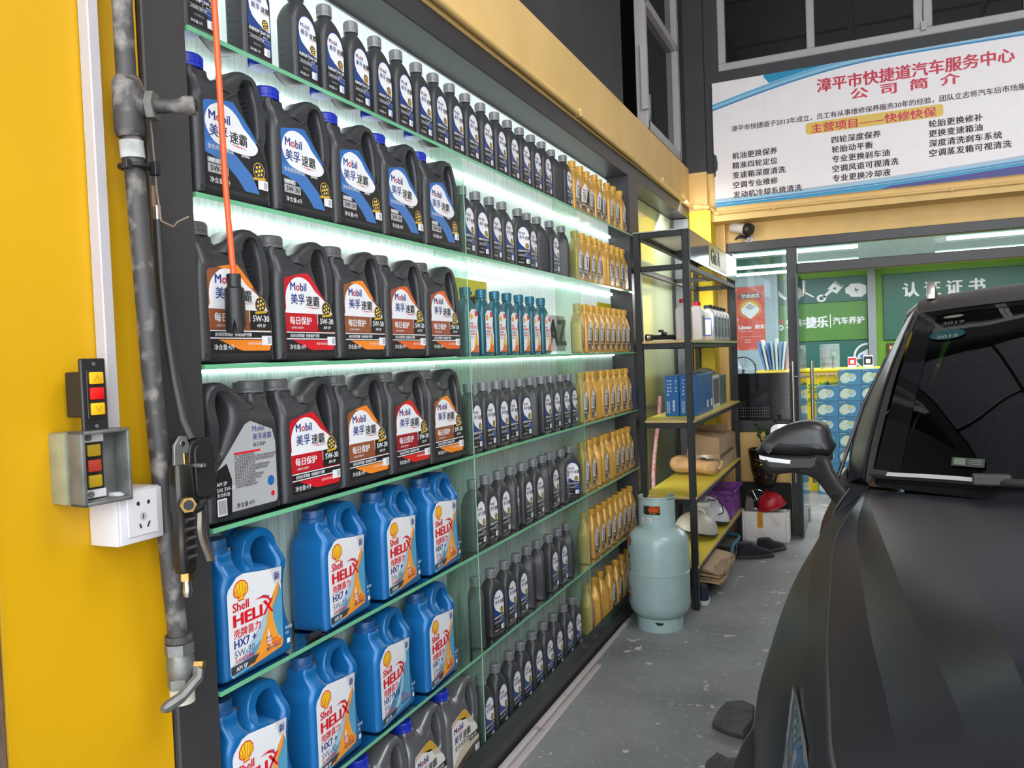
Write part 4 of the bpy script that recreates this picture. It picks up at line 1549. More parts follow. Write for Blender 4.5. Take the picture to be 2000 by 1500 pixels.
b.tube([(0, 0, -.130), (0, 0, -.142), (0, 0, -.150), (0, 0, -.160)], [.007, .007, .0085, .006], M_STEEL, 14)
b.build('coupling', t)
b = MB()
b.tube([(-.088, .077, .11), (-.055, .055, .115), (-.02, .05, .10)], .004, M_BLKP, 6)
b.build('bracket_rod', t)

# orange cord with torn black holder in front of the shelf
t = thing('orange_cord', 'orange hanging cord with a torn black rubber holder, in front of the left jugs', 'cord', (-1.165, 1.27, 0), 0)
b = MB()
b.tube([(.004, -.026, 4.64), (.004, -.024, 2.6), (.003, -.019, 2.15), (.0, -.010, 1.80), (0, 0, 1.628)], .0062, mat('orange_cord_plastic', (.85, .12, .03), .3, var=.04), 12)
b.build('cord', t)
b = MB()
n = 20
rings = [(.013, 1.632), (.0145, 1.628), (.0135, 1.610), (.0145, 1.606), (.0195, 1.602), (.0200, 1.55), (.0205, 1.512)]
vs, fs = [], []
for k, (r, z) in enumerate(rings):
    for j in range(n):
        a = 2 * PI * j / n
        zz = z
        if k == len(rings) - 1:
            zz += .014 * max(0, math.sin(a * 2 + .6)) + (.030 if j in (3, 4, 17) else 0)
        vs.append((r * math.cos(a), r * math.sin(a), zz))
for k in range(len(rings) - 1):
    for j in range(n):
        fs.append((k * n + j, k * n + (j + 1) % n, (k + 1) * n + (j + 1) % n, (k + 1) * n + j))
b.add(vs, fs, M_BLKP)
b.build('torn_holder', t, recalc=False)

# beam pipes
for nm, pts, lb in (('beam_pipe', [(-1.178, .8, 2.552), (-1.178, 3.2, 2.551), (-1.178, 6.10, 2.535), (-1.165, 6.165, 2.53), (-1.10, 6.18, 2.525), (-1.045, 6.185, 2.52)], 'ochre painted water pipe along the foot of the left beam'),
                    ('beam_pipe', [(-1.035, 6.20, 2.52), (-1.01, 6.232, 2.475), (-.6, 6.234, 2.475), (.6, 6.234, 2.470), (2.4, 6.234, 2.465), (4.2, 6.234, 2.46)], 'thin ochre painted pipe under the banner on the back beam')):
    t = thing(nm, lb, 'pipe', pts[0], 0)
    q = [(p[0] - pts[0][0], p[1] - pts[0][1], p[2] - pts[0][2]) for p in pts]
    b = MB()
    b.tube(q, .015 if pts[0][0] < -1.1 else .011, M_YBEAM, 12)
    b.build('pipe', t)
    b = MB()
    if pts[0][0] < -1.1:
        for y in (1.9, 3.55, 5.2):
            b.box(-.014, .017, y - .8 - .010, y - .8 + .010, -.018, .018, M_YBEAM)
        b.tube([q[3], q[4]], .021, M_YBEAM, 12)
    else:
        for x in (.45, 1.6, 2.9):
            b.box(x - .008, x + .008, .020, .040, -.066, -.040, M_YBEAM)
        b.tube([q[1], (q[1][0] + .03, q[1][1], q[1][2])], .016, M_YBEAM, 12)
    b.build('clip', t, bevel=.002)

# ================================================================== banner
t = thing('banner', 'large white company banner with red heading and blue borders on the back wall', 'banner', (-1.008, 6.222, 2.518), 0)
BW2, BH2 = 2.70, .925
b = MB()
b.box(0, BW2, 0, .026, 0, BH2, mat('banner_white', (.92, .86, .87), .45, var=.02))
b.build('board', t, bevel=.002)
b = MB()
D = [-.0008 - .0006 * i for i in range(6)]
bA, bB, bC, bD_ = ink('b_cyan', (.005, .28, .50)), ink('b_pale', (.30, .55, .72)), ink('b_mid', (.02, .22, .48)), ink('b_indigo', (.02, .015, .22))


def ribbon(top, bot, m, d, n=36):
    up = [(BW2 * i / n, top(i / n)) for i in range(n + 1)]
    dn = [(BW2 * i / n, bot(i / n)) for i in range(n + 1)]
    for i in range(n):
        q = [dn[i], dn[i + 1], up[i + 1], up[i]]
        q = [(x, min(BH2 - .001, max(.001, z))) for x, z in q]
        if max(q[2][1] - q[1][1], q[3][1] - q[0][1]) > 1e-4:
            b.flat(q, m, d)


cv = lambda u: BH2 * (.80 + .175 * math.sin(min(1, u * 2.2) * PI / 2) + .02 * math.sin(u * PI))
ribbon(lambda u: cv(u) + .012, lambda u: cv(u) - .012, bB, D[0])
ribbon(lambda u: cv(u) - .010, lambda u: cv(u) - .022, bC, D[1])
ribbon(lambda u: cv(u) + .026, lambda u: cv(u) + .012, ink('b_sky', (.10, .42, .66)), D[0])
ribbon(lambda u: BH2 if u > .13 else 0, lambda u: (cv(u) + .028 if u > .15 else BH2 - .02) if u > .13 else 0, bA, D[1], 72)
ribbon(lambda u: BH2 if u > .42 else 0, lambda u: (cv(u) + .034) if u > .42 else 0, bD_, D[2])
cb = lambda u: BH2 * (.045 + .12 * u * u)
ribbon(lambda u: cb(u) + .006, lambda u: cb(u) - .010, bB, D[0])
ribbon(lambda u: cb(u) + .020, lambda u: cb(u) + .006, ink('b_haze', (.42, .52, .62)), D[0])
ribbon(lambda u: cb(u) - .010, lambda u: cb(u) - .022, bC, D[0])
ribbon(lambda u: cb(u) - .024, lambda u: 0, bA, D[0])
ribbon(lambda u: cb(u) - .045 if u > .42 else 0, lambda u: 0, bD_, D[1])
cR = ink('banner_red', (.62, .01, .05))
put(b, '漳平市快捷道汽车服务中心', cR, .102, .735, .742, D[3], bold=.03, fit=1.215)
put(b, '公  司  简  介', cR, .080, .955, .655, D[3], bold=.03, fit=.68)
put(b, '漳平市快捷道于2013年成立，员工有从事维修保养服务30年的经验，团队立志将汽车后市场服务做好、做精、做强！', M_INK, .046, .135, .548, D[3], bold=.012, fit=2.30)
b.flat([(x, z) for x, z in rrect(.655, 1.53, .447, .530, .02)], ink('b_gold', (.78, .52, .08)), D[2])
put(b, '主营项目——快修快保', cR, .068, .69, .458, D[3], bold=.03, fit=.80)
for x, z, hh, lines in ((.135, .345, .072, ('机油更换保养', '精准四轮定位', '变速箱深度清洗', '空调专业维修', '发动机冷却系统清洗')),
                        (.825, .365, .068, ('四轮深度保养', '轮胎动平衡', '专业更换刹车油', '空调风道可视清洗', '专业更换冷却液')),
                        (1.44, .385, .066, ('轮胎更换修补', '更换变速箱油', '深度清洗刹车系统', '空调蒸发箱可视清洗'))):
    for i, s in enumerate(lines):
        put(b, s, M_INK, .052, x, z - i * hh, D[3], bold=.025, sp=1.08)
b.flat([(0, .40), (.02, .385), (.028, .33), (.025, .28), (.01, .26), (.012, .235), (0, .22)], M_DKWALL, D[3])
b.build('print', t, recalc=False, smooth=False)

# ================================================================== wall camera
t = thing('security_camera', 'white and black bullet security camera under the back beam', 'camera', (-.80, 6.478, 2.285), 0)
b = MB()
b.lathe([(0, 0), (.034, 0), (.034, .010), (.020, .018), (.0, .018)], M_WHITE, 20, M=Matrix.Rotation(PI / 2, 4, 'X'))
b.build('base_plate', t)
b = MB()
b.tube([(0, -.014, 0), (0, -.040, .0), (-.005, -.055, .018), (-.01, -.06, .040)], [.014, .012, .010, .010], M_WHITE, 10)
b.build('arm', t)
b = MB()
b.tube([(-.088, -.075, .010), (-.060, -.075, .024), (-.020, -.065, .016), (.012, -.05, .030)], [.008, .014, .014, .010], M_BLKP, 8)
b.tube([(-.088, -.075, .010), (-.092, -.075, -.002)], .009, M_BLKP, 8)
b.build('cable_gland', t)
RM = Matrix.Translation((-.055, -.07, .085)) @ Matrix.Rotation(math.radians(62), 4, 'Z') @ Matrix.Rotation(math.radians(14), 4, 'X')
b = MB()
b.lathe([(0, -.075), (.036, -.075), (.040, -.060), (.040, .055), (0, .055)], M_WHITE, 20, M=RM @ Matrix.Rotation(PI / 2, 4, 'X'))
b.build('body', t)
b = MB()
b.lathe([(0, .0), (.044, .0), (.046, .008), (.046, .040), (.042, .048), (0, .048)], M_BLKP, 20, M=RM @ Matrix.Rotation(PI / 2, 4, 'X') @ Matrix.Translation((0, 0, .052)))
b.build('lens_hood', t)

# ================================================================== tinted mirror wall behind the rack
def mirror_mat():
    m = bpy.data.materials.new('tinted_wall_mirror')
    m.use_nodes = True
    nt = m.node_tree
    b = nt.nodes['Principled BSDF']
    tc = nt.nodes.new('ShaderNodeTexCoord')
    nz = nt.nodes.new('ShaderNodeTexNoise')
    nz.inputs['Scale'].default_value = 2.2
    nz.inputs['Detail'].default_value = 5
    nt.links.new(tc.outputs['Object'], nz.inputs['Vector'])
    cr = nt.nodes.new('ShaderNodeValToRGB')
    cr.color_ramp.elements[0].color = (0.54, 0.64, 0.40, 1)
    cr.color_ramp.elements[1].color = (0.68, 0.77, 0.54, 1)
    nt.links.new(nz.outputs['Fac'], cr.inputs['Fac'])
    nt.links.new(cr.outputs['Color'], b.inputs['Base Color'])
    b.inputs['Metallic'].default_value = 0.30
    b.inputs['Roughness'].default_value = 0.10
    return m


b = MB()
b.box(-1.345, -1.325, 4.665, 6.19, 0.02, 2.44, mirror_mat())
struct(b.build('wall_mirror'))
b = MB()
b.box(-1.323, -1.305, 6.085, 6.115, 0.0, 2.44, M_BLACK)
struct(b.build('trim_4'))
b = MB()
b.box(-1.345, -1.20, 6.12, 6.195, 0.0, 2.44, M_FRAMEL)
struct(b.build('trim_5'))

# ================================================================== steel rack
rk = thing('storage_rack', 'black steel storage rack with plywood boards and a glossy sign beside the display shelf', 'rack', (-1.03, 5.37, 0))
RX0, RX1, RY0, RY1 = -1.180, -0.872, 4.44, 6.19
RZ = [2.112, 1.925, 1.492, 1.046, 0.620, 0.235]


def rpart(b, name, **k):
    b.v = [(v[0] + 1.03, v[1] - 5.37, v[2]) for v in b.v]
    return b.build(name, rk, **k)


for x in (RX0, RX1 - .036):
    for y in (RY0, RY1 - .036):
        b = MB()
        b.box(x, x + .036, y, y + .036, 0, 2.115, M_BLACK)
        rpart(b, 'post', bevel=.002)
for z in RZ:
    for x in (RX0 + .004, RX1 - .034):
        b = MB()
        b.box(x, x + .030, RY0 + .0365, RY1 - .0365, z - .030, z, M_BLACK)
        rpart(b, 'rail', bevel=.002)
    for y in (RY0 + .004, RY1 - .034):
        b = MB()
        b.box(RX0 + .0365, RX1 - .0365, y, y + .030, z - .030, z, M_BLACK)
        rpart(b, 'rail', bevel=.002)
for z in (2.112, 1.925):
    b = MB()
    b.box(RX0 + .035, RX1 - .035, 5.36, 5.385, z - .028, z, M_BLACK)
    rpart(b, 'rail', bevel=.002)
M_PLY = mat('raw_plywood_edge', (.55, .36, .16), .6, var=.18, scale=30)
M_YBOARD = mat('yellow_board_film', (.72, .58, .06), .35, var=.08, scale=5)
for i, z in enumerate(RZ[2:]):
    b = MB()
    b.box(RX0 + .002, RX1 + .004, RY0 + .002, RY1 - .002, z + .0005, z + .0125, M_PLY)
    b.box(RX0 + .003, RX1 + .003, RY0 + .003, RY1 - .003, z + .0125, z + .0135, M_YBOARD if i else M_PLY)
    rpart(b, 'board')
b = MB()
b.box(RX0, RX1, RY0, RY1, 2.1125, 2.118, mat('grey_top_sheet', (.42, .42, .38), .5))
rpart(b, 'top_sheet')
b = MB()
b.box(RX1 + .001, RX1 + .009, 4.455, 6.19, 1.945, 2.112, mat('glossy_grey_sign', (.23, .24, .27), .10, .55, var=.05))
rpart(b, 'sign_board', bevel=.001)
b = MB()
b.box(RX1 + .0095, RX1 + .012, 5.05, 5.70, 1.962, 2.106, mat('yellow_sticker', (.62, .52, .14), .4))
put(b, 'Giti A', mat('sticker_dark', (.06, .055, .05), .5), .135, 5.09, 1.985, RX1 + .0128, axis='x', bold=.03)
rpart(b, 'sticker', recalc=False)
b = MB()
b.box(RX1 - .002, RX1 + .020, RY0 + .05, RY1, 1.4885, 1.4915, M_GEDGE)
rpart(b, 'glass_strip')
b = MB()
b.tube([(-.912, 4.62, 1.908), (-.912, 6.0, 1.908)], .005, MATS['led_glow_3'], 8)  # strip added under the rail, goes with the rack fill
rpart(b, 'led_strip')
B1, B2, B3, B4 = [z + .0145 for z in RZ[2:]]

# --- things on the upper board
t = thing('torch', 'black torch lying on the upper rack board beside the white jug', 'torch', (-1.06, 4.62, B1 + .022), 0)
RM = Matrix.Rotation(math.radians(35), 4, 'Z') @ Matrix.Rotation(PI / 2, 4, 'Y')
b = MB()
b.lathe([(0, -.100), (.018, -.100), (.018, -.075), (.014, -.065), (.014, .06), (.016, .08), (0, .08)], M_BLKP, 18, M=RM)
b.build('body', t)
b = MB()
b.lathe([(.012, -.112), (.020, -.112), (.021, -.100), (.019, -.088), (.015, -.084)], M_STEEL, 18, M=RM)
b.build('head_ring', t)
b = MB()
b.lathe([(0, -.104), (.0135, -.104)], mat('dark_lens', (.05, .05, .05), .1), 16, M=RM)
b.build('lens', t)
b = MB()
b.box(-.015, .015, -.02, .02, .012, .03, M_BLKP)
b.box(-.035, -.005, .0, .02, .03, .045, M_BLKP)
b.build('clip', t, bevel=.005, seg=2)


def jug2(name, label, cat, x, y, z, w, d, h, m, capm, group=None, lab=None, neck=.5, capr=.03):
    t = thing(name, label, cat, (x, y, z), 0, group)
    b = MB()
    b.loft([(0, w * .47, d * .47, 5), (.006, w / 2, d / 2, 6), (h * .72, w / 2, d / 2, 6), (h * .80, w * .44, d * .46, 4), (h * .87, capr * .95, capr * .95, 2), (h * .90, capr * .9, capr * .9, 2)], m, 28)
    b.build('body', t)
    b = MB()
    b.lathe([(0, 0), (capr, 0), (capr, h * .09), (capr * .92, h * .10), (0, h * .10)], capm, 20, (0, 0, h * .89))
    b.build('cap', t)
    if lab:
        b = MB()
        lab(b, w, d, h)
        b.build('label', t, recalc=False)
    return t


M_RCAP = mat('red_cap', (.55, .01, .02), .35)
M_MILK = mat('milky_plastic', (.72, .66, .66), .4, var=.03)


def milk_lab(b, w, d, h):
    b.flat([(y, z) for y, z in rrect(-d * .36, d * .36, h * .10, h * .62, .01)], mat('smoke_label', (.16, .14, .13), .4), w / 2 + .0006, 'x')


jug2('coolant_jug', 'white jug with red cap, nearest the camera on the upper rack board', 'jug', -.935, 4.585, B1, .085, .10, .235, M_MILK, M_RCAP, 'white jugs with red caps', None, capr=.026)
jug2('coolant_jug', 'white jug with red cap and dark side label, behind the nearest white jug', 'jug', -.93, 4.93, B1, .085, .12, .235, M_MILK, M_RCAP, 'white jugs with red caps', milk_lab, capr=.026)
M_SILB = mat('silver_bottle', (.50, .50, .50), .30, .5, var=.05)


def sil_lab(b, w, d, h):
    b.flat([(y, z) for y, z in rrect(-d * .42, d * .42, h * .10, h * .66, .008)], mat('navy_label', (.012, .04, .10), .3), w / 2 + .0006, 'x')
    for i in range(4):
        b.flat([(-d * .3, h * (.56 - .06 * i)), (d * .3 - (.01 if i % 2 else 0), h * (.56 - .06 * i)), (d * .3 - (.01 if i % 2 else 0), h * (.575 - .06 * i)), (-d * .3, h * (.575 - .06 * i))], I_W, w / 2 + .001, 'x')
    b.flat([(x, z) for x, z in rrect(-w * .34, w * .28, h * .12, h * .62, .006)], I_LBLUE, -d / 2 - .0006)
    b.flat([(x, z) for x, z in rrect(-w * .30, w * .24, h * .16, h * .58, .004)], I_W, -d / 2 - .001)


for i in range(5):
    jug2('additive_bottle', 'silver bottle with black cap, %s of five on the upper rack board' % ('nearest', 'second', 'third', 'fourth', 'farthest')[i], 'bottle', -.925, 5.30 + i * .135, B1, .10, .095, .232, M_SILB, M_BLKP, 'silver bottles with black caps', sil_lab, capr=.028)

# --- middle board: blue cartons, white carton in a bag, grey carton
M_BLUEB = mat('blue_carton', (.006, .10, .32), .4, var=.08)


def carton(name, label, x0, x1, y0, y1, z, h, m, group=None, deco=None, cat='box'):
    cx, cyy = (x0 + x1) / 2, (y0 + y1) / 2
    t = thing(name, label, cat, (cx, cyy, z), 0, group)
    b = MB()
    b.box(x0 - cx, x1 - cx, y0 - cyy, y1 - cyy, 0, h, m)
    b.build('carton', t, bevel=.002)
    if deco:
        b = MB()
        deco(b, x0 - cx, x1 - cx, y0 - cyy, y1 - cyy, h)
        b.build('print', t, recalc=False)
    return t


def blue_deco(b, x0, x1, y0, y1, h):
    w = x1 - x0
    for j, (s, cx, hh) in enumerate((('空气滤清器', .22, .60), ('高效过滤', .42, .55), ('原厂品质', .80, .50))):
        for k, ch in enumerate(s):
            put(b, ch, I_W, .011, x0 + w * cx, h * (.86 - k * .085), y0 - .0007, bold=.02, al='c')
    put(b, 'VORNS', I_W, .020, 0, 0, y0 - .0007, bold=.03, M=Matrix.Translation((x0 + w * .70, 0, h * .12)) @ Matrix.Rotation(-PI / 2, 4, 'Y'))
    for k in range(6):
        put(b, '滤清', I_W, .010, x0 + w * .10, h * (.08 + k * .05), y0 - .0007)
    for k in range(3):
        b.flat([(y0 + .12, h * (.80 - .04 * k)), (y1 - .05, h * (.80 - .04 * k)), (y1 - .05, h * (.806 - .04 * k)), (y0 + .12, h * (.806 - .04 * k))], I_LBLUE, x1 + .0007, 'x')
    for yy in (y1 - .22, y1 - .08):
        b.flat([(yy, .03), (yy + .05, .03), (yy + .05, .075), (yy, .075)], I_W, x1 + .0007, 'x')


carton('filter_carton', 'blue filter carton on the middle rack board, left one of the pair', -1.094, -1.012, 4.74, 5.25, B2, .238, M_BLUEB, 'blue filter cartons', blue_deco)
carton('filter_carton', 'blue filter carton on the middle rack board, right one against the front edge', -1.008, -.905, 4.74, 5.27, B2, .242, M_BLUEB, 'blue filter cartons', blue_deco)


def grey_deco(b, x0, x1, y0, y1, h):
    b.flat([(y0 + .05, .02), (y1 - .02, .02), (y1 - .02, h - .02), (y0 + .05, h - .02)], mat('grey_print', (.13, .13, .125), .4), x1 + .0007, 'x')


carton('white_carton', 'white carton with dark grey side in a plastic bag on the middle rack board', -1.06, -.925, 5.36, 5.66, B2, .212, mat('white_carton', (.62, .62, .56), .5), None, grey_deco)
carton('green_carton', 'grey-green carton at the far end of the middle rack board', -1.06, -.93, 5.74, 5.98, B2, .205, mat('green_grey_carton', (.10, .15, .13), .5), None, None)
t = thing('plastic_bag', 'clear crumpled plastic bag over the white carton', 'bag', (-1.0, 5.5, B2 + .214), 0)
b = MB()
rs = []
for i in range(15):
    r = []
    for j in range(9):
        u, v = i / 14, j / 8
        x = -.07 + .145 * v
        y = -.14 + .29 * u
        r.append((x, y, .004 + .045 * math.exp(-((u - .25) * 4) ** 2) * (1 - abs(v - .5)) + random.random() * .016))
    rs.append(r)
b.grid(rs, glass('thin_film', (.93, .95, .9), .25, (.75, .78, .6), .15))
b.build('bag_film', t, recalc=False)

# --- lower board: gourd, cable, old cardboard box
M_KRAFT = mat('kraft_cardboard', (.40, .27, .15), .75, var=.12, scale=9, bump=.1)
t = thing('butternut_squash', 'long tan butternut squash lying on the lower rack board', 'squash', (-1.02, 5.22, B3 + .073), rz=math.radians(-20))
b = MB()
prof = [(-.185, .004), (-.180, .025), (-.165, .042), (-.135, .053), (-.09, .056), (-.04, .050), (.02, .043), (.08, .041), (.125, .043), (.150, .038), (.163, .022), (.166, .006)]
vs = []
N = 30
pp = smooth_open([(a, 0, c) for a, c in prof], 3)
for p in pp:
    for j in range(N):
        a = 2 * PI * j / N
        r = p.z * (1 + .035 * math.cos(a * 9))
        vs.append((p.x, r * math.cos(a), r * math.sin(a) - .004 - .010 * (p.x > -.02) * min(1, (p.x + .02) / .1)))
fs = [(i * N + j, i * N + (j + 1) % N, (i + 1) * N + (j + 1) % N, (i + 1) * N + j) for i in range(len(pp) - 1) for j in range(N)]
b.add(vs, fs + [tuple(range(N)), tuple(range((len(pp) - 1) * N, len(pp) * N))], mat('squash_skin', (.58, .36, .17), .5, var=.22, scale=14, dark=(.42, .24, .11)))
b.build('fruit', t)
b = MB()
b.tube([(.160, 0, -.014), (.175, 0, -.010), (.186, .002, .008), (.188, .004, .028), (.184, .004, .036)], [.016, .009, .007, .008, .009], mat('squash_stem', (.50, .38, .18), .6), 8)
b.build('stem', t)
t = thing('cable_coil', 'small coil of black cable with plug behind the squash', 'cable', (-.965, 5.36, B3 + .006), 0)
b = MB()
pts = []
for i in range(90):
    a = i * .42
    pts.append((.055 * math.cos(a) + .006 * math.sin(i * 1.7), .050 * math.sin(a) + .006 * math.cos(i * 2.1), .004 + i * .0008 + .004 * math.sin(i * .9)))
b.tube(pts, .0032, M_BLKP, 6)
b.tube([(-.05, .02, .05), (-.10, .03, .075), (-.13, .02, .06)], .003, M_BLKP, 6)
b.build('cable', t)
b = MB()
b.box(-.045, -.015, -.03, .0, .068, .095, M_BLKP)
b.build('plug', t, bevel=.004, seg=2)

t = thing('cardboard_box', 'big crushed cardboard box with open flap on the lower rack board', 'box', (-1.015, 5.74, B3), 0)
b = MB()
P8 = {0: (-.13, -.30, 0), 1: (.12, -.32, 0), 2: (.125, .38, 0), 3: (-.12, .38, 0), 4: (-.095, -.22, .245), 5: (.105, -.27, .215), 6: (.12, .37, .20), 7: (-.115, .37, .235)}


def quadgrid(a, c, d, e, n=8, amp=.006):
    rows_ = []
    for i in range(n + 1):
        r = []
        for j in range(n + 1):
            u, v = i / n, j / n
            p = (Vector(a) * (1 - u) + Vector(c) * u) * (1 - v) + (Vector(e) * (1 - u) + Vector(d) * u) * v
            k = amp if 0 < i < n and 0 < j < n else 0
            r.append(tuple(p + Vector((random.uniform(-k, k), random.uniform(-k, k), random.uniform(-k, k)))))
        rows_.append(r)
    b.grid(rows_, M_KRAFT)


quadgrid(P8[0], P8[1], P8[5], P8[4])
quadgrid(P8[1], P8[2], P8[6], P8[5])
quadgrid(P8[2], P8[3], P8[7], P8[6])
quadgrid(P8[3], P8[0], P8[4], P8[7])
quadgrid(P8[4], P8[5], P8[6], P8[7], amp=.010)
b.build('carton', t, angle=60)
b = MB()
quadgrid((-.09, .02, .235), (.11, .06, .215), (.13, -.02, .30), (-.08, -.08, .285), amp=.004)
b.build('flap', t, recalc=False, angle=60)
b = MB()
b.add([(-.122, -.304, .085), (.121, -.325, .085), (.119, -.321, .110), (-.118, -.297, .110)], [(0, 1, 2, 3)], glass('packing_tape', (.95, .9, .78), .25, (.8, .7, .5), .1))
b.add([(.1245, -.32, .085), (.1265, .38, .09), (.1265, .38, .115), (.1235, -.315, .11)], [(0, 1, 2, 3)], MATS['packing_tape'])
b.build('tape', t, recalc=False)

# --- bottom board: helmets, crate, leads
M_HEL = mat('white_shell_plastic', (.62, .63, .66), .25, var=.05)
M_HELC = mat('cream_shell_plastic', (.55, .52, .46), .4, var=.1)


def shell(name, label, loc, sx, sy, sz, m, rot, trim=True):
    t = thing(name, label, 'cover', loc, rot=rot)
    b = MB()
    rs = []
    for i in range(10):
        ph = i / 9 * PI / 2
        rs.append([(sx * math.cos(ph) * math.cos(a), sy * math.cos(ph) * math.sin(a), sz * math.sin(ph)) for a in [2 * PI * k / 28 for k in range(29)]])
    b.grid(rs, m)
    b.build('shell', t, recalc=False)
    b = MB()
    b.tube([(sx * 1.0 * math.cos(a), sy * 1.0 * math.sin(a), 0) for a in [2 * PI * k / 28 for k in range(28)]], .007, M_BLKP if trim else m, 6, closed=True)
    b.build('rim', t)
    b = MB()
    b.tube([(-.3 * sx, 0, sz * .93), (-.25 * sx, 0, sz * 1.12), (.2 * sx, 0, sz * 1.14), (.32 * sx, 0, sz * .92)], .010, m, 8)
    b.build('handle', t)
    return t


shell('lamp_dome', 'glossy white dome cover with handle on the bottom rack board', (-1.0, 5.55, B4 + .034), .13, .16, .13, M_HEL, (math.radians(-6), math.radians(8), .3))
shell('lamp_dome', 'cream dome cover with black opening tilted behind the gas cylinder on the bottom board', (-1.01, 5.12, B4 + .052), .125, .16, .12, M_HELC, (math.radians(-9), math.radians(10), -.4))
t = thing('socket_strip', 'white plug adapter with green button on the bottom rack board', 'adapter', (-.99, 5.26, B4 + .19), 0)
b = MB()
b.box(-.05, .05, -.03, .03, -.018, .018, M_WHITE)
b.build('body', t, bevel=.005, seg=2)
b = MB()
b.tube([(.03, 0, .018), (.03, 0, .024)], .008, mat('green_button', (.02, .3, .08), .4), 10)
b.build('button', t)
t = thing('black_lead', 'tangled black power lead draped over the white domes', 'cable', (-.95, 5.33, B4 + .205), 0)
b = MB()
for pts in ([(-.20, -.10, .05), (-.10, -.05, .08), (.0, .0, .07), (.08, .08, .02), (.06, .20, -.03), (.075, .30, -.06)], [(-.2, -.16, .02), (-.05, -.10, .06), (.05, -.02, .01), (.07, .05, -.08), (.03, .10, -.11)], [(-.10, .10, .16), (-.02, .18, .12), (.05, .27, .05), (.10, .34, -.01), (.115, .30, -.05)]):
    b.tube(smooth_open(pts, 6), .0042, M_BLKP, 6)
b.build('lead', t)

t = thing('purple_crate', 'purple ribbed plastic crate standing on the bottom board at the far end', 'crate', (-1.005, 5.93, B4), 0)
b = MB()
M_PUR = mat('purple_plastic', (.23, .055, .32), .35, var=.05)
for x0, x1, y0, y1 in ((-.125, -.118, -.20, .20), (.118, .125, -.20, .20), (-.118, .118, -.20, -.193), (-.118, .118, .193, .20)):
    b.box(x0, x1, y0, y1, 0, .20, M_PUR)
b.box(-.118, .118, -.193, .193, 0, .008, M_PUR)
b.build('bin', t, bevel=.002)
b = MB()
for i in range(12):
    b.box(.125, .1285, -.185 + i * .032, -.170 + i * .032, .02, .165, M_PUR)
for i in range(7):
    b.box(-.105 + i * .032, -.09 + i * .032, -.2035, -.20, .02, .165, M_PUR)
b.build('ribs', t)['kind'] = 'stuff'
b = MB()
for p in ([(-.14, -.215, .19), (.14, -.215, .19), (.14, .215, .19), (-.14, .215, .19)],):
    b.tube(p, .012, M_PUR, 4, closed=True)
b.build('rim', t)

# --- under the rack: cardboard sheets, trolley, shoes
t = thing('cardboard_stack', 'stack of torn flattened cardboard on the blue trolley under the rack', 'cardboard', (-.985, 4.95, 0), 0)
for i in range(7):
    b = MB()
    z = .092 + i * .0125
    w0 = .13 - .006 * (i % 3)
    rs = []
    for a in range(9):
        r = []
        for c in range(7):
            u, v = a / 8, c / 6
            x = -.15 + .34 * v + .012 * math.sin(i * 2 + u * 5)
            y = -.24 + .50 * u + .02 * ((i * 7) % 3 - 1)
            drop = max(0, (v - .62)) * (.30 if i > 4 else .08) * (1 + .5 * math.sin(u * 4 + i))
            r.append((x, y, z + random.uniform(0, .003) - drop * .35))
        rs.append(r)
    b.grid(rs, mat('kraft_light', (.50, .35, .20), .7, var=.1) if i == 6 else M_KRAFT)
    b.grid([[(p[0], p[1], p[2] + .012) for p in r] for r in rs], MATS['kraft_light'] if i == 6 else M_KRAFT)
    e0 = [r[-1] for r in rs]
    b.grid([e0, [(p[0], p[1], p[2] + .012) for p in e0]], M_KRAFT)
    e1 = rs[0]
    b.grid([e1, [(p[0], p[1], p[2] + .012) for p in e1]], M_KRAFT)
    b.build('sheet', t, recalc=False, angle=50)
t = thing('trolley', 'blue framed trolley with black wheels under the bottom rack board', 'trolley', (-.97, 5.35, 0), 0)
b = MB()
M_TB = mat('worn_blue_tube', (.03, .16, .24), .45, var=.2)
b.tube(smooth_open([(-.14, -.48, .05), (.10, -.48, .05), (.13, -.38, .05), (.135, -.15, .05), (.135, .0, .09), (.13, .12, .13), (.12, .40, .14), (-.14, .40, .14)], 4), .013, M_TB, 8)
b.build('frame', t)
b = MB()
b.box(-.15, .12, -.46, .38, .044, .058, mat('dark_deck', (.03, .03, .03), .6))
b.build('deck', t)
for i, (x, y) in enumerate(((.09, -.10), (.09, .42), (-.12, -.10), (-.12, .42))):
    b = MB()
    b.tube([(x - .012, y, .031), (x + .012, y, .031)], .030, M_BLKP, 18)
    b.tube([(x + .012, y, .031), (x + .016, y, .031)], .012, M_STEEL, 10)
    b.box(x - .018, x + .018, y - .012, y + .012, .045, .062, M_BLKP)
    b.build('wheel', t)


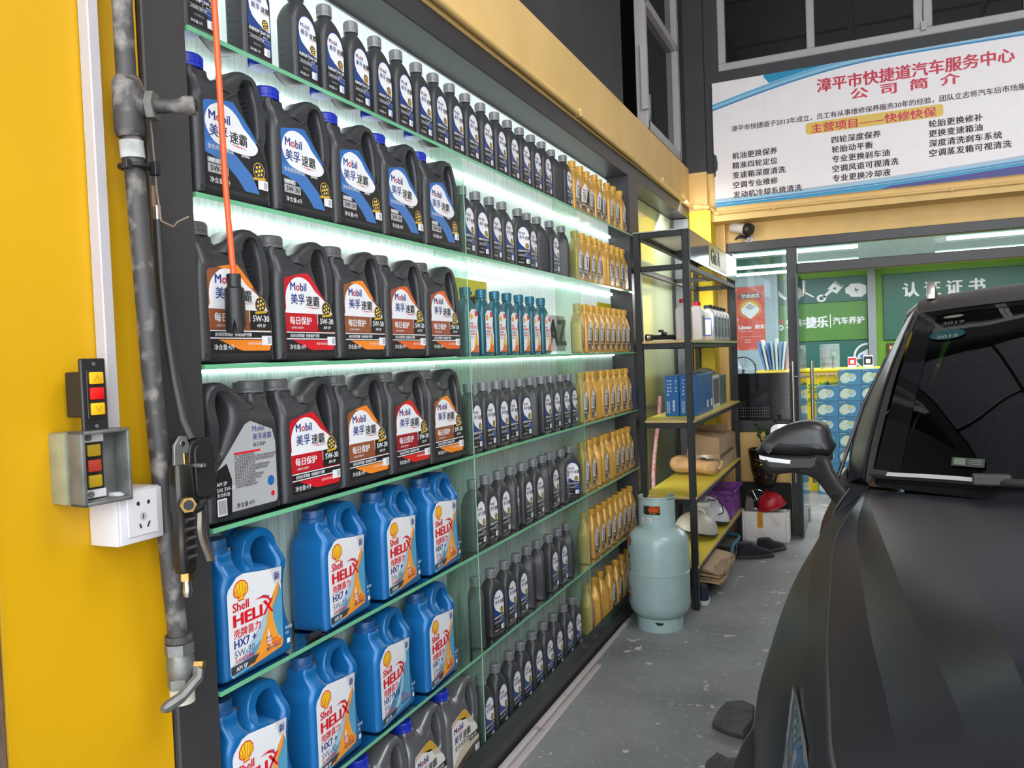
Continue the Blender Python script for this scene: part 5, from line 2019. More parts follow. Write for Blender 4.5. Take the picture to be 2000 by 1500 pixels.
def shoe(name, label, x, y, rz, m, sole, group):
    t = thing(name, label, 'shoe', (x, y, 0), rz, group)
    b = MB()
    b.loft([(.0, .040, .130, 2.6, 0, 0), (.003, .043, .134, 2.6, 0, 0), (.022, .044, .136, 2.6, 0, 0), (.026, .040, .130, 2.6, 0, 0)], sole, 26)
    b.build('sole', t)
    b = MB()
    b.loft([(.026, .038, .128, 2.6, 0, 0), (.045, .038, .120, 2.5, 0, .006), (.062, .036, .098, 2.4, 0, .026), (.080, .032, .070, 2.3, 0, .050), (.098, .029, .055, 2.2, 0, .064), (.104, .026, .050, 2.2, 0, .066)], m, 26, cap=False)
    b.loft([(.104, .026, .050, 2.2, 0, .066), (.080, .020, .040, 2.2, 0, .066), (.06, .018, .036, 2.2, 0, .066)], mat('shoe_lining', (.03, .03, .035), .8), 26)
    b.build('upper', t)
    b = MB()
    for k in range(4):
        yy, zz = .0 - .018 * k + .01, .086 - .011 * k
        b.tube([(-.020, yy, zz), (0, yy - .004, zz + .008), (.020, yy, zz)], .0028, mat('dark_lace', (.02, .02, .03), .8), 6)
    b.build('laces', t)
    return t


M_SH = mat('black_knit', (.012, .013, .018), .8, var=.3, scale=60)
M_SHN = mat('navy_canvas', (.012, .018, .04), .75, var=.2, scale=50)
M_SO = mat('dark_sole', (.04, .04, .042), .6)
shoe('sneaker', 'black sneaker with dark sole on the floor, front one before the foam box', -.725, 5.70, math.radians(118), M_SH, M_SO, 'black sneakers by the foam box')
shoe('sneaker', 'black sneaker with dark sole on the floor, back one close to the foam box', -.640, 5.90, math.radians(140), M_SH, M_SO, 'black sneakers by the foam box')
shoe('canvas_shoe', 'navy shoe with white sole under the rack, just right of the gas cylinder', -.905, 4.66, math.radians(-160), M_SHN, mat('white_sole', (.6, .6, .6), .5), 'navy shoes under the rack')
shoe('canvas_shoe', 'navy shoe with white sole mostly hidden behind the gas cylinder', -.985, 4.56, math.radians(-165), M_SHN, mat('white_sole', (.6, .6, .6), .5), 'navy shoes under the rack')

# --- foam box with helmet, wheel trim, sole
t = thing('foam_box', 'dirty white foam box with an orange tape strip near the glass door', 'box', (-.712, 6.320, 0), 0)
M_FOAM = mat('dirty_foam', (.84, .80, .76), .8, var=.08, scale=12, dark=(.70, .62, .54), thr=(.25, .5), bump=.06)
b = MB()
for x0, x1, y0, y1 in ((-.172, -.150, -.13, .03), (.150, .172, -.13, .03), (-.15, .15, -.13, -.112), (-.15, .15, .012, .03)):
    b.box(x0, x1, y0, y1, 0, .222, M_FOAM)
b.box(-.15, .15, -.112, .012, 0, .02, M_FOAM)
b.build('tub', t, bevel=.006, seg=2)
b = MB()
b.box(-.052, -.012, -.1315, -.130, .105, .2225, mat('orange_tape', (.70, .30, .01), .35))
b.build('tape_strip', t)
t = thing('hard_hat', 'red hard hat resting in the foam box', 'helmet', (-.665, 6.255, .262), rot=(math.radians(10), math.radians(-16), .2))
b = MB()
rs = []
for i in range(10):
    ph = i / 9 * PI / 2
    rs.append([(.098 * math.cos(ph) * math.cos(a) * (1 + .02 * math.cos(4 * a)), .085 * math.cos(ph) * math.sin(a), .105 * math.sin(ph) + .006 * math.cos(2 * a) * math.cos(ph)) for a in [2 * PI * k / 32 for k in range(33)]])
M_RH = mat('red_shell', (.48, .012, .02), .35, var=.08)
b.grid(rs, M_RH)
b.build('crown', t, recalc=False)
b = MB()
b.tube([(.104 * math.cos(a), .091 * math.sin(a), .002) for a in [2 * PI * k / 30 for k in range(30)]], .006, M_RH, 6, closed=True)
b.build('brim', t)
b = MB()
b.box(-.012, .012, -.075, .075, .088, .109, M_RH)
b.build('ridge', t, bevel=.006, seg=2)
t = thing('wheel_trim', 'chrome spoked ring leaning behind the red hard hat', 'ring', (-.775, 6.30, .30), rot=(math.radians(62), 0, .2))
b = MB()
b.tube([(.075 * math.cos(a), .075 * math.sin(a), 0) for a in [2 * PI * k / 28 for k in range(28)]], .004, M_CHROME, 8, closed=True)
b.build('rim', t)
b = MB()
for k in range(4):
    a = k * PI / 2 + .4
    b.tube([(0, 0, -.012), (.073 * math.cos(a), .073 * math.sin(a), 0)], .003, M_CHROME, 6)
b.build('spokes', t)
t = thing('work_shoe', 'brown work shoe standing sole-up in the foam box', 'shoe', (-.825, 6.255, .245), rot=(math.radians(78), 0, .1))
b = MB()
b.loft([(0, .034, .075, 2.5), (.010, .036, .078, 2.5), (.03, .030, .065, 2.4)], mat('brown_rubber', (.15, .12, .10), .7, var=.2), 20)
b.build('sole', t)
t = thing('black_case', 'large black soft case lying behind the foam box', 'case', (-.72, 6.405, 0), 0)
b = MB()
b.box(-.20, .185, -.050, .050, .0, .41, mat('black_fabric', (.010, .010, .011), .85))
b.build('case_body', t, bevel=.02, seg=3)

# --- plant pot behind
t = thing('plant_pot', 'dark glazed pot with gold pattern and a small green plant behind the rack', 'plant', (-.74, 6.345, .39), 0)
t.location = (-.715, 6.335, .412)
b = MB()
b.lathe([(0, .0), (.070, .0), (.085, .04), (.105, .12), (.112, .20), (.120, .25), (.122, .270), (.108, .270), (.104, .24), (0, .24)], mat('dark_glaze', (.016, .010, .007), .25, var=.3, scale=10), 28, (0, 0, 0))
b.build('pot', t)
b = MB()
for i in range(60):
    a = -PI / 2 + random.uniform(-1.1, 1.1)
    z = random.uniform(.05, .20)
    r = .0875 + (z - .04) * .17
    b.box(-.006, .006, -.001, .001, -.004, .006, mat('gold_glaze', (.40, .25, .05), .3, .5), M=Matrix.Translation((r * math.cos(a), r * math.sin(a), z)) @ Matrix.Rotation(a + PI / 2, 4, 'Z'))
b.build('gold_pattern', t)['kind'] = 'stuff'
b = MB()
M_LEAF = mat('green_leaf', (.03, .16, .02), .35, var=.3)
for bx, by, tx, ty, h in ((.0, -.02, -.04, -.06, .44), (.03, .0, .03, -.04, .40), (.05, .02, .09, -.01, .47)):
    b.tube([(bx, by, .235), ((bx + tx) / 2, (by + ty) / 2, .34), (tx, ty, h)], .005, mat('green_stem', (.05, .12, .02), .5), 6)
b.build('stem', t)['kind'] = 'stuff'
for bx, by, tx, ty, h in ((.0, -.02, -.04, -.06, .44), (.03, .0, .03, -.04, .40), (.05, .02, .09, -.01, .47)):
    for k in range(5):
        f = .35 + .16 * k
        x, y, z = bx + (tx - bx) * f, by + (ty - by) * f, .25 + (h - .25) * f
        s = 1 if k % 2 else -1
        b = MB()
        L = .065
        M = Matrix.Translation((x, y, z)) @ Matrix.Rotation(s * .9 + (k * 1.3), 4, 'Z') @ Matrix.Rotation(-.5, 4, 'Y')
        pts = [(0, 0, 0), (L * .3, .016, .004), (L * .7, .017, .006), (L, 0, .0), (L * .7, -.017, .006), (L * .3, -.016, .004), (L * .5, 0, -.003)]
        b.add([M @ Vector(p) for p in pts], [(0, 1, 6), (1, 2, 6), (2, 3, 6), (3, 4, 6), (4, 5, 6), (5, 0, 6)], M_LEAF)
        b.build('leaf', t, recalc=False)

# --- gas hose behind the rack
t = thing('braided_hose', 'red braided hose hanging down the mirror wall behind the rack', 'hose', (-1.25, 5.15, 0), 0)
b = MB()
b.tube(smooth_open([(.0, .12, 1.15), (-.0, .06, 1.0), (-.01, .0, .85), (-.02, -.05, .65), (-.02, -.03, .4), (.0, .05, .15), (.02, .1, .02)], 6), .013, mat('red_braid', (.34, .06, .10), .6, var=.5, scale=40, dark=(.5, .42, .42)), 10)
b.build('hose', t)

# ================================================================== gas cylinder
t = thing('gas_cylinder', 'grey-green gas cylinder with shrouded valve standing beside the shelf', 'gas cylinder', (-1.018, 4.135, 0), math.radians(0))
M_GAS = mat('grey_green_enamel', (.38, .51, .50), .30, var=.06, scale=10, coat=.2)
CR = .160
b = MB()
b.lathe([(.0, .062), (.10, .064), (.130, .075), (.150, .10), (CR, .135), (CR, .298), (CR + .0022, .300), (CR + .0022, .306), (CR, .308), (CR, .455), (.155, .480), (.140, .505), (.115, .524), (.08, .534), (0, .540)], M_GAS, 56)
b.build('tank', t)
b = MB()
vs, fs = [], []
N = 48
for ring, (r, z) in enumerate(((.118, 0), (.121, .055), (.121, .070), (.117, .070), (.117, .055), (.114, .0))):
    for j in range(N):
        a = 2 * PI * j / N
        zz = z
        vs.append((r * math.cos(a), r * math.sin(a), zz))
for k in range(5):
    for j in range(N):
        fs.append((k * N + j, k * N + (j + 1) % N, (k + 1) * N + (j + 1) % N, (k + 1) * N + j))
b.add(vs, fs, M_GAS)
b.build('foot_ring', t)
b = MB()
b.prism([(x, z) for x, z in ell(.025, .056, .022, .014, 12, PI, 2 * PI)], -.1225, -.119, M_BLKP)
b.build('foot_notch', t)
b = MB()
# valve shroud: curved sheet with a window towards the camera and an open back
r0, r1 = .094, .090
NA = 40
amin, amax = math.radians(-205), math.radians(60)
for i in range(NA):
    a0 = amin + (amax - amin) * i / NA
    a1 = amin + (amax - amin) * (i + 1) / NA
    am = (a0 + a1) / 2
    deg = math.degrees(am)
    segs = [(.528, .690)]
    if -124 < deg < -66:
        segs = [(.528, .606), (.652, .690)]
    if -40 < deg < 20:
        segs = [(.528, .680)]
    for z0, z1 in segs:
        v = [(r * math.cos(a), r * math.sin(a), z) for a in (a0, a1) for r in (r1, r0) for z in (z0, z1)]
        b.add(v, [(0, 1, 5, 4), (2, 6, 7, 3), (0, 2, 3, 1), (4, 5, 7, 6), (1, 3, 7, 5), (0, 4, 6, 2)], M_GAS)
b.build('shroud', t, angle=50)
b = MB()
b.tube([((r0 - .001) * math.cos(a), (r0 - .001) * math.sin(a), .690) for a in [amin + (amax - amin) * i / 40 for i in range(41)]], .0045, M_GAS, 8)
b.build('shroud_lip', t)
b = MB()
b.lathe([(.0, .0), (.018, .0), (.018, .05), (.012, .055), (.012, .075), (0, .075)], M_BRASS, 16, (0, 0, .535))
b.build('valve', t)
b = MB()
for i in range(9):
    a = i * .75
    b.tube([(.030 * math.cos(a), -.02 + .026 * math.sin(a), .612), (.028 * math.cos(a + 1), -.045 + .02 * math.sin(a + 1), .622 + .006 * math.sin(i)), (.030 * math.cos(a + 2), -.02 + .026 * math.sin(a + 2), .630)], .008, mat('orange_film', (.75, .12, .02), .4, var=.2), 6)
b.build('seal_wrap', t)['kind'] = 'stuff'


def on_cyl(r, ang, z, s, m, hgt, bold=.03, wide=None, bb=None):
    vs, fs, w = text(s, bold)
    out = []
    for p in vs:
        a = math.radians(ang) + p[0] * hgt / r
        rr = r + p[2] * .0002
        out.append((rr * math.cos(a), rr * math.sin(a), z + p[1] * hgt))
    bb.add(out, fs, m)


b = MB()
RP = mat('red_stencil', (.42, .03, .04), .6)
on_cyl(.1600, -160, .440, '69', RP, .070, .05, bb=b)
for k, s in enumerate('液化气'):
    on_cyl(CR + .0008, -150, .375 - k * .038, s, RP, .034, .02, bb=b)
for k, s in enumerate('专用'):
    on_cyl(CR + .0008, -150, .205 - k * .038, s, RP, .034, .02, bb=b)
b.build('stencil', t, recalc=False)
for a0, a1, z0, z1, m in ((-130, -121, .560, .590, I_W), (-110, -94, .566, .590, I_W)):
    b = MB()
    v = [((r0 + .0006) * math.cos(math.radians(a)), (r0 + .0006) * math.sin(math.radians(a)), z) for a in (a0, (a0 + a1) / 2, a1) for z in (z0, z1)]
    b.add(v, [(0, 2, 3, 1), (2, 4, 5, 3)], m)
    if a0 == -130:
        on_cyl(r0 + .0010, -129, .568, 'A', I_RED, .018, .03, bb=b)
    else:
        on_cyl(r0 + .0010, -109, .578, '0158', I_K, .009, .02, bb=b)
        on_cyl(r0 + .0010, -109, .569, '2025', I_K, .009, .02, bb=b)
    b.build('sticker', t, recalc=False)

# ================================================================== office contents
# green sign wall
M_TEAL = mat('sign_teal', (.004, .10, .085), .35, var=.05)
M_SGREEN = mat('sign_green', (.055, .20, .02), .35, var=.05)
t = thing('sign_wall', 'three-band green sign wall with white lettering and car part drawings', 'sign', (-.52, 10.93, .6), 0)
# local x 0 = left edge world -1.09... to .035
SX0, SX1 = -.56, .560
for nm, z0, z1, m, y in (('upper_panel', 1.39, 1.70, M_TEAL, 0), ('middle_panel', .91, 1.39, M_SGREEN, -.02), ('lower_panel', -.45, .91, M_TEAL, 0)):
    b = MB()
    b.box(SX0, SX1, y - .03, y, z0, z1, m)
    b.build(nm, t, bevel=.004)
b = MB()
W_ = mat('sign_white', (.72, .75, .80), .4)
d = -.032
TP = lambda l: [((x - .02) * .90 - .025, (z - 1.215) * .63 + 1.40) for x, z in l]
TA = lambda l: [((x - .365) * 1.20 + .315, (z - 1.255) * .56 + 1.435) for x, z in l]
b.flat(TP(ell(.085, 1.29, .062, .075, 20)), W_, d)
b.flat(TP(ell(.085, 1.29, .030, .036, 16)), M_TEAL, d - .001)
b.flat(TP([(.10, 1.33), (.13, 1.30), (.235, 1.42), (.205, 1.46)]), W_, d)
b.flat(TP([(.17, 1.47), (.285, 1.36), (.375, 1.51), (.27, 1.62)]), W_, d - .0005)
for k in range(3):
    b.flat(TP([(.245 + .016 * k, 1.585 + .01 * k), (.25 + .016 * k, 1.595 + .01 * k), (.355 + .006 * k, 1.495 + .01 * k), (.35 + .006 * k, 1.485 + .01 * k)]), M_TEAL, d - .001)
b.flat(TP(ell(.262, 1.47, .02, .024, 14)), M_TEAL, d - .001)
b.flat(TA([(.365, 1.36), (.40, 1.33), (.42, 1.27), (.52, 1.255), (.545, 1.30), (.565, 1.33), (.565, 1.50), (.545, 1.52), (.50, 1.56), (.42, 1.56), (.39, 1.50), (.365, 1.47)]), W_, d)
b.flat(TA([(.466, 1.49), (.45, 1.40), (.475, 1.40), (.46, 1.33), (.495, 1.43), (.47, 1.43)]), M_TEAL, d - .001)
b.flat([(-.50, 1.55), (-.47, 1.50), (-.40, 1.45), (-.38, 1.47), (-.44, 1.53), (-.48, 1.58)], W_, d)
b.flat([(-.16, 1.52), (-.06, 1.46), (-.05, 1.475), (-.15, 1.54)], W_, d)
b.add([(.555 + r * math.cos(a), d, .70 + r * math.sin(a)) for r in (.165, .140) for a in [PI / 2 + (PI) * k / 20 for k in range(21)]], [(k, k + 1, 21 + k + 1, 21 + k) for k in range(20)], W_)
b.flat([(.42, .66), (.45, .73), (.555, .79), (.555, .68)], W_, d)
b.flat([(.46, .70), (.50, .73), (.52, .69), (.48, .67)], I_LBLUE, d - .001)
b.build('drawings', t, recalc=False)
b = MB()
d = -.054
put(b, '爱车', W_, .125, -.40, 1.095, d, bold=.05, fit=.21)
put(b, '捷乐', W_, .150, -.165, 1.09, d, bold=.06, fit=.275)
b.flat([(.127, 1.07), (.139, 1.07), (.139, 1.24), (.127, 1.24)], W_, d)
put(b, '汽车养护', W_, .098, .160, 1.115, d, bold=.04, fit=.365)
b.build('lettering', t, recalc=False)
b = MB()
b.flat(ell(-.46, 1.10, .032, .036, 18), W_, -.0525)
b.flat(ell(-.46, 1.10, .015, .017, 14), M_SGREEN, -.053)
b.flat(ell(-.46, 1.17, .032, .028, 18), mat('sign_red', (.5, .06, .06), .4), -.0525)
b.build('emblem', t, recalc=False)

t = thing('certificate_sign', 'dark green sign board with white Chinese lettering on the lime wall', 'sign', (.98, 10.9, 1.49), 0)
b = MB()
b.box(-.76, .90, 0, .04, 0, .80, mat('sign_deep_green', (.004, .10, .065), .35))
b.build('board', t, bevel=.004)
b = MB()
put(b, '认 证 证 书', W_, .185, -.545, .525, -.002, bold=.04, fit=.88)
b.build('lettering', t, recalc=False)
t = thing('plaque', 'gold award plaque in a dark frame under the certificate sign', 'plaque', (.40, 10.9, .88), 0)
b = MB()
b.box(-.155, .28, 0, .03, 0, .57, mat('dark_wood', (.06, .03, .02), .4))
b.build('frame', t, bevel=.004)
b = MB()
b.box(-.12, .25, -.004, 0, .035, .535, mat('gold_plate', (.75, .52, .14), .25, .6))
b.build('plate', t, bevel=.002)
b = MB()
put(b, '诚信单位', I_RED, .055, -.02, .33, -.0052, bold=.03)
put(b, '漳平市汽车服务行业', I_K, .022, -.06, .45, -.0052)
b.build('lettering', t, recalc=False)
b = MB()
b.box(-.2, .3, -.03, .04, -.045, -.02, M_TEAL)
b.build('ledge', t, bevel=.003)

t = thing('poster', 'red and yellow poster with white lettering behind the left window pane', 'poster', (-1.335, 10.745, 1.43), 0)
b = MB()
b.box(-.19, .175, 0, .004, 0, .815, mat('poster_red', (.62, .065, .035), .4))
b.build('sheet', t)
b = MB()
gl_ = lambda k: mat('poster_glow%d' % k, ((.66, .22, .05), (.75, .45, .08))[k], .4)
b.flat([(x, z) for x, z in ell(-.01, .53, .15, .13, 24)], gl_(0), -.0006)
b.flat([(x, z) for x, z in ell(-.01, .54, .11, .09, 24)], gl_(1), -.0010)
b.flat([(-.12, .53), (-.01, .62), (.11, .53), (.10, .49), (.0, .40), (-.11, .48)], I_W, -.0014)
b.flat([(-.07, .55), (-.01, .60), (.06, .55), (-.005, .51)], I_SILV, -.0018)
b.flat([(x, z) for x, z in rrect(-.155, .14, .655, .73, .03)], mat('poster_tag', (.2, .08, .06), .4), -.0010)
put(b, '空调滤芯', I_W, .058, -.11, .672, -.0014, bold=.02)
put(b, 'Linno', I_W, .072, -.155, .27, -.0010, bold=.05)
put(b, '朗龙', I_W, .060, .05, .273, -.0010, bold=.03)
put(b, '让爱车呼吸每一口清新', I_W, .016, -.15, .235, -.0010)
b.flat([(-.15, .17), (.14, .17), (.14, .172), (-.15, .172)], I_W, -.0010)
put(b, '服务热线', I_W, .018, -.08, .125, -.0010)
put(b, '官方网站', I_W, .018, -.08, .095, -.0010)
b.build('print', t, recalc=False)

t = thing('counter', 'yellow reception counter with green lettering in the office', 'counter', (.35, 8.8, 0), 0)
M_CY = mat('counter_yellow', (.80, .56, .0), .35, var=.04)
b = MB()
b.box(-1.35, 1.4, -.30, .30, 0, 1.19, M_CY)
b.build('cabinet', t, bevel=.004)
b = MB()
b.box(-1.37, 1.42, -.32, .32, 1.19, 1.215, M_CY)
b.build('worktop', t, bevel=.004)
b = MB()
M_CG = mat('counter_green_ink', (.05, .30, .03), .4)
put(b, '爱车捷乐', M_CG, .135, -.98, .97, -.302, bold=.05, fit=.40)
put(b, 'CAR WORK', M_CG, .065, -.97, .885, -.302, bold=.04, fit=.36)
b.build('lettering', t, recalc=False)
b = MB()
b.box(-1.35, 1.4, -.303, -.300, .86, .868, mat('counter_line', (.45, .32, .0), .4))
b.build('joint', t)
t = thing('key_rack', 'wooden strip with hooks on the yellow counter front', 'hooks', (-.35, 8.49, 1.165), 0)
b = MB()
b.box(-.12, .11, -.012, 0, -.008, .014, mat('pale_wood', (.48, .34, .16), .5))
b.build('strip', t, bevel=.002)
for x in (-.08, .01, .09):
    b = MB()
    b.tube([(x, -.012, 0), (x, -.03, -.012), (x, -.03, -.03), (x, -.02, -.035)], .004, M_STEEL, 6)
    b.build('hook', t)
t = thing('car_key', 'black car key hanging from the middle hook', 'key', (-.34, 8.46, 1.13), 0)
b = MB()
b.box(-.018, .018, -.008, .008, -.12, -.04, M_BLKP)
b.build('fob', t, bevel=.005, seg=2)
b = MB()
b.tube([(0, 0, -.04), (0, 0, 0)], .003, M_STEEL, 6)
b.build('ring', t)


def stand(label, x, m, z1, w=.08):
    t = thing('counter_sign', label, 'sign', (x, 8.56, 1.2155), 0)
    b = MB()
    b.box(-w / 2, w / 2, -.002, .004, .012, z1, M_WHITE)
    b.build('card', t, bevel=.001)
    b = MB()
    b.box(-w / 2, w / 2, -.02, .03, 0, .012, M_WHITE)
    b.build('foot', t, bevel=.002)
    b = MB()
    b.flat(rrect(-w * .44, w * .44, .03, z1 - .012, .004), m, -.0026)
    b.flat(rrect(-w * .22, w * .22, .045, .045 + w * .44, .003), I_W, -.0032)
    b.build('print', t, recalc=False)


stand('small red and white card stand on the counter', -.115, ink('card_red', (.6, .02, .03)), .112)
stand('small black and white card stand on the counter, at the right', .028, I_K, .122, .09)
t = thing('brochure_holder', 'clear holder with white and green sheets and handwriting on the counter', 'holder', (-.32, 8.57, 1.2155), 0)
b = MB()
b.box(-.092, .092, -.006, -.004, 0, .245, glass('acrylic', (.92, .97, .96), .12, (.8, .9, .85)))
b.box(-.092, .092, -.02, .06, 0, .006, MATS['acrylic'])
b.build('holder', t)
b = MB()
b.box(-.085, .075, .0, .003, .01, .21, M_WHITE)
b.build('sheet', t)
b = MB()
b.flat([(.0, .09), (.085, .09), (.085, .20), (.0, .20)], ink('pay_green', (.05, .45, .10)), -.001)
b.flat([(.022, .125), (.062, .125), (.062, .168), (.022, .168)], I_W, -.0016)
put(b, '联系方式', I_K, .036, -.07, .025, -.0012)
put(b, '扫码支付', I_K, .022, -.075, .095, -.0012)
b.build('print', t, recalc=False)
COLS = [(.10, .20, .45), (.62, .64, .66), (.05, .12, .35), (.30, .45, .52), (.60, .60, .55), (.12, .28, .50), (.62, .63, .66), (.35, .12, .14)]
for i, c in enumerate(COLS):
    t = thing('folder', '%s folder, %s from the left in the row standing on the counter' % (('blue', 'white', 'navy', 'pale blue', 'cream', 'mid-blue', 'white', 'dark red')[i], ORD[i]), 'folder', (-.93 + i * .028, 8.62, 1.2155), rot=(0, math.radians(-14 + i * 3.4), 0), group='folders on the counter')
    b = MB()
    b.box(-.010, .010, -.10, .10, .004, .30 + .02 * math.sin(i * 2), mat('folder_%d' % i, c, .5))
    b.build('cover', t, bevel=.002)
t = thing('fan', 'round black wire fan head behind the window pane', 'fan', (-1.17, 8.66, 1.17), 0)
b = MB()
b.tube([(.13 * math.cos(a), 0, .06 + .13 * math.sin(a)) for a in [2 * PI * k / 30 for k in range(30)]], .007, M_BLKP, 6, closed=True)
b.build('rim', t)
b = MB()
for k in range(24):
    a = 2 * PI * k / 24
    b.tube([(.02 * math.cos(a), -.03, .06 + .02 * math.sin(a)), (.13 * math.cos(a), 0, .06 + .13 * math.sin(a))], .0015, M_STEEL, 4)
b.build('wire_guard', t)['kind'] = 'stuff'
b = MB()
b.tube([(0, .02, .06), (0, .03, -1.16)], .014, M_BLKP, 10)
b.lathe([(0, 0), (.13, 0), (.13, .02), (0, .03)], M_BLKP, 20, (0, .03, -1.165))
b.build('stand', t)

# stacked cartons with blue swirl print
M_BX = mat('carton_blue_print', (.05, .19, .32), .35, var=.25, scale=5)


def swirl_box():
    t = thing('gift_carton', 'x', 'box', (0, 0, 0), 0, 'blue printed cartons stacked before the counter')
    b = MB()
    b.box(-.098, .098, -.06, .06, 0, .150, M_BX)
    b.build('carton', t, bevel=.002)
    b = MB()
    d = -.0606
    b.flat(ell(-.045, .062, .045, .044, 20), ink('pearl', (.45, .60, .55)), d)
    b.flat(ell(-.03, .075, .045, .044, 20), ink('cream2', (.55, .62, .45)), d - .0004)
    b.flat(ell(.015, .075, .040, .036, 20), ink('bx_pale', (.28, .50, .60)), d - .0008)
    for k in range(12):
        a = PI + k * PI / 11
        c, s = math.cos(a), math.sin(a)
        b.flat([(.015 + .026 * c - .003 * s, .072 + .026 * s + .003 * c), (.015 + .026 * c + .003 * s, .072 + .026 * s - .003 * c), (.015 + .044 * c, .072 + .044 * s)], I_W, d - .0012)
    b.flat(ell(.012, .090, .018, .014, 14), ink('bx_gold', (.60, .50, .12)), d - .0014)
    b.flat(ell(.012, .078, .010, .014, 12), ink('bx_gold', (.60, .50, .12)), d - .0014)
    put(b, 'CAR WORK', I_W, .010, -.09, .135, d - .0014)
    b.build('print', t, recalc=False)
    return t


bx = None
for r in range(8):
    n = 7
    xs = [-.135 + .197 * i - (.197 if r else 0) - (.012 if r > 1 else 0) - (.005 * (r % 2)) for i in range(n)] if r else [-.135, .062, .259, .456]
    for i, x in enumerate(xs):
        z = .9475 - r * .157 if False else None
    for i, x in enumerate(xs):
        z = 7 * .1515 - r * .1515 - .0
        lab = 'blue swirl-printed carton, %s from the left in stack row %s from the top' % (ORD[i], ORD[r])
        if bx is None:
            bx = swirl_box()
            bx.location = (x, 8.41, z)
            bx['label'] = lab
        else:
            dup(bx, (x, 8.41, z), 0, lab)

# ================================================================== dark SUV
M_PAINT = mat('satin_black_paint', (0.010, 0.011, 0.015), 0.31, var=0.03, spec=0.40)
M_PAINTR = mat('roof_black_paint', (0.014, 0.013, 0.012), 0.45, var=0.03)
M_TRIM = mat('matt_black_trim', (0.022, 0.020, 0.019), 0.55, var=0.1)
M_MIR = mat('mirror_shell_black', (0.011, 0.011, 0.012), 0.38, var=0.06, spec=0.6)
M_CGL = glass('tinted_car_glass', (0.04, 0.045, 0.04), 0.0, (0, 0, 0), 0.015, 2.4)
M_SIDEGL = mat('dark_side_glass', (0.008, 0.010, 0.010), 0.03)
M_LENS = mat('headlamp_lens', (0.05, 0.07, 0.09), 0.05, coat=1.0)
M_TYRE = mat('tyre_rubber', (0.015, 0.015, 0.015), 0.8, var=.2)
M_RIM = mat('alloy', (0.35, 0.35, 0.36), 0.3, 0.9)

car = thing('car', 'satin black SUV parked nose forward at the right, filling the lower right corner', 'car', (.70, 2.06, 0), math.radians(-5))


def cr1(p, t):
    """open Catmull-Rom through points p, t in 0..1"""
    n = len(p) - 1
    x = min(max(t * n, 0), n - 1e-9)
    i = int(x)
    f = x - i
    g = lambda k: Vector(p[min(max(k, 0), n)])
    p1, p2 = g(i), g(i + 1)
    p0 = g(i - 1) if i > 0 else p1 * 2 - p2
    p3 = g(i + 2) if i + 2 <= n else p2 * 2 - p1
    return 0.5 * ((2 * p1) + (-p0 + p2) * f + (2 * p0 - 5 * p1 + 4 * p2 - p3) * f * f + (-p0 + 3 * p1 - 3 * p2 + p3) * f ** 3)


def patch(b, cols, m, nu=8, nv=24, v0=0.0, v1=1.0, off=0.0, thick=0.0, side=1):
    """cols: list of curves running rearward->forward; across the cols it is smooth too"""
    rs = []
    for i in range(nv + 1):
        v = v0 + (v1 - v0) * i / nv
        pts = [cr1(c, v) for c in cols]
        rs.append([cr1(pts, j / (nu * (len(cols) - 1))) for j in range(nu * (len(cols) - 1) + 1)] if len(cols) > 2 else [pts[0].lerp(pts[1], j / nu) for j in range(nu + 1)])
    if off:
        for r in rs:
            for p in r:
                p.z += off
    b.grid([[(p.x * side, p.y, p.z) for p in r] for r in rs], m, side < 0)
    return rs


C4 = [(-.708, -.01, 1.085), (-.728, -.239, 1.06), (-.73, -.402, 1.045), (-.708, -.645, 1.02), (-.689, -.833, .995), (-.668, -.986, .965), (-.649, -1.095, .93), (-.60, -1.20, .86)]
C2 = [(-.700, -.02, 1.090), (-.675, -.24, 1.084), (-.650, -.40, 1.078), (-.61, -.645, 1.067), (-.572, -.85, 1.047), (-.538, -.98, 1.027), (-.51, -1.10, .998), (-.47, -1.22, .93)]
C1 = [(-.60, -.105, 1.100), (-.565, -.28, 1.103), (-.54, -.42, 1.101), (-.512, -.60, 1.095), (-.487, -.85, 1.083), (-.47, -.98, 1.073), (-.455, -1.089, 1.057), (-.43, -1.24, .99)]
C1b = [(-.35, -.265, 1.118), (-.34, -.36, 1.120), (-.33, -.48, 1.118), (-.31, -.66, 1.110), (-.30, -.88, 1.095), (-.29, -1.01, 1.083), (-.28, -1.13, 1.066), (-.26, -1.29, .99)]
C0 = [(0, -.335, 1.128), (0, -.43, 1.130), (0, -.54, 1.128), (0, -.70, 1.120), (0, -.9, 1.104), (0, -1.04, 1.088), (0, -1.16, 1.068), (0, -1.33, .99)]
C3 = [tuple((a[k] + c[k]) / 2 if k < 2 else c[2] * .62 + a[2] * .38 for k in range(3)) for a, c in zip(C2, C4)]
C5 = [(-.785, -.01, 1.018), (-.785, -.24, .998), (-.775, -.40, .985), (-.745, -.645, .962), (-.722, -.81, .938), (-.700, -.97, .885), (-.675, -1.08, .83), (-.60, -1.25, .75)]
C6 = [(-.862, .0, .80), (-.890, -.2, .76), (-.888, -.40, .71), (-.858, -.60, .665), (-.828, -.80, .63), (-.79, -.97, .59), (-.73, -1.1, .55), (-.62, -1.30, .52)]
C56 = [tuple((a[k] + c[k]) / 2 - (.006, 0, -.02)[k] for k in range(3)) for a, c in zip(C5, C6)]


def arch(y, yc, R=.37):
    d = R * R - (y - yc) ** 2
    return .33 + math.sqrt(d) if d > 0 else 0


C7 = [(x + .005, y, min(z - .012, max(.50, arch(y, -.48) + .012))) for x, y, z in C6]
C8 = [(x + .03, y, min(z - .024, max(.27, arch(y, -.48)))) for x, y, z in C6]

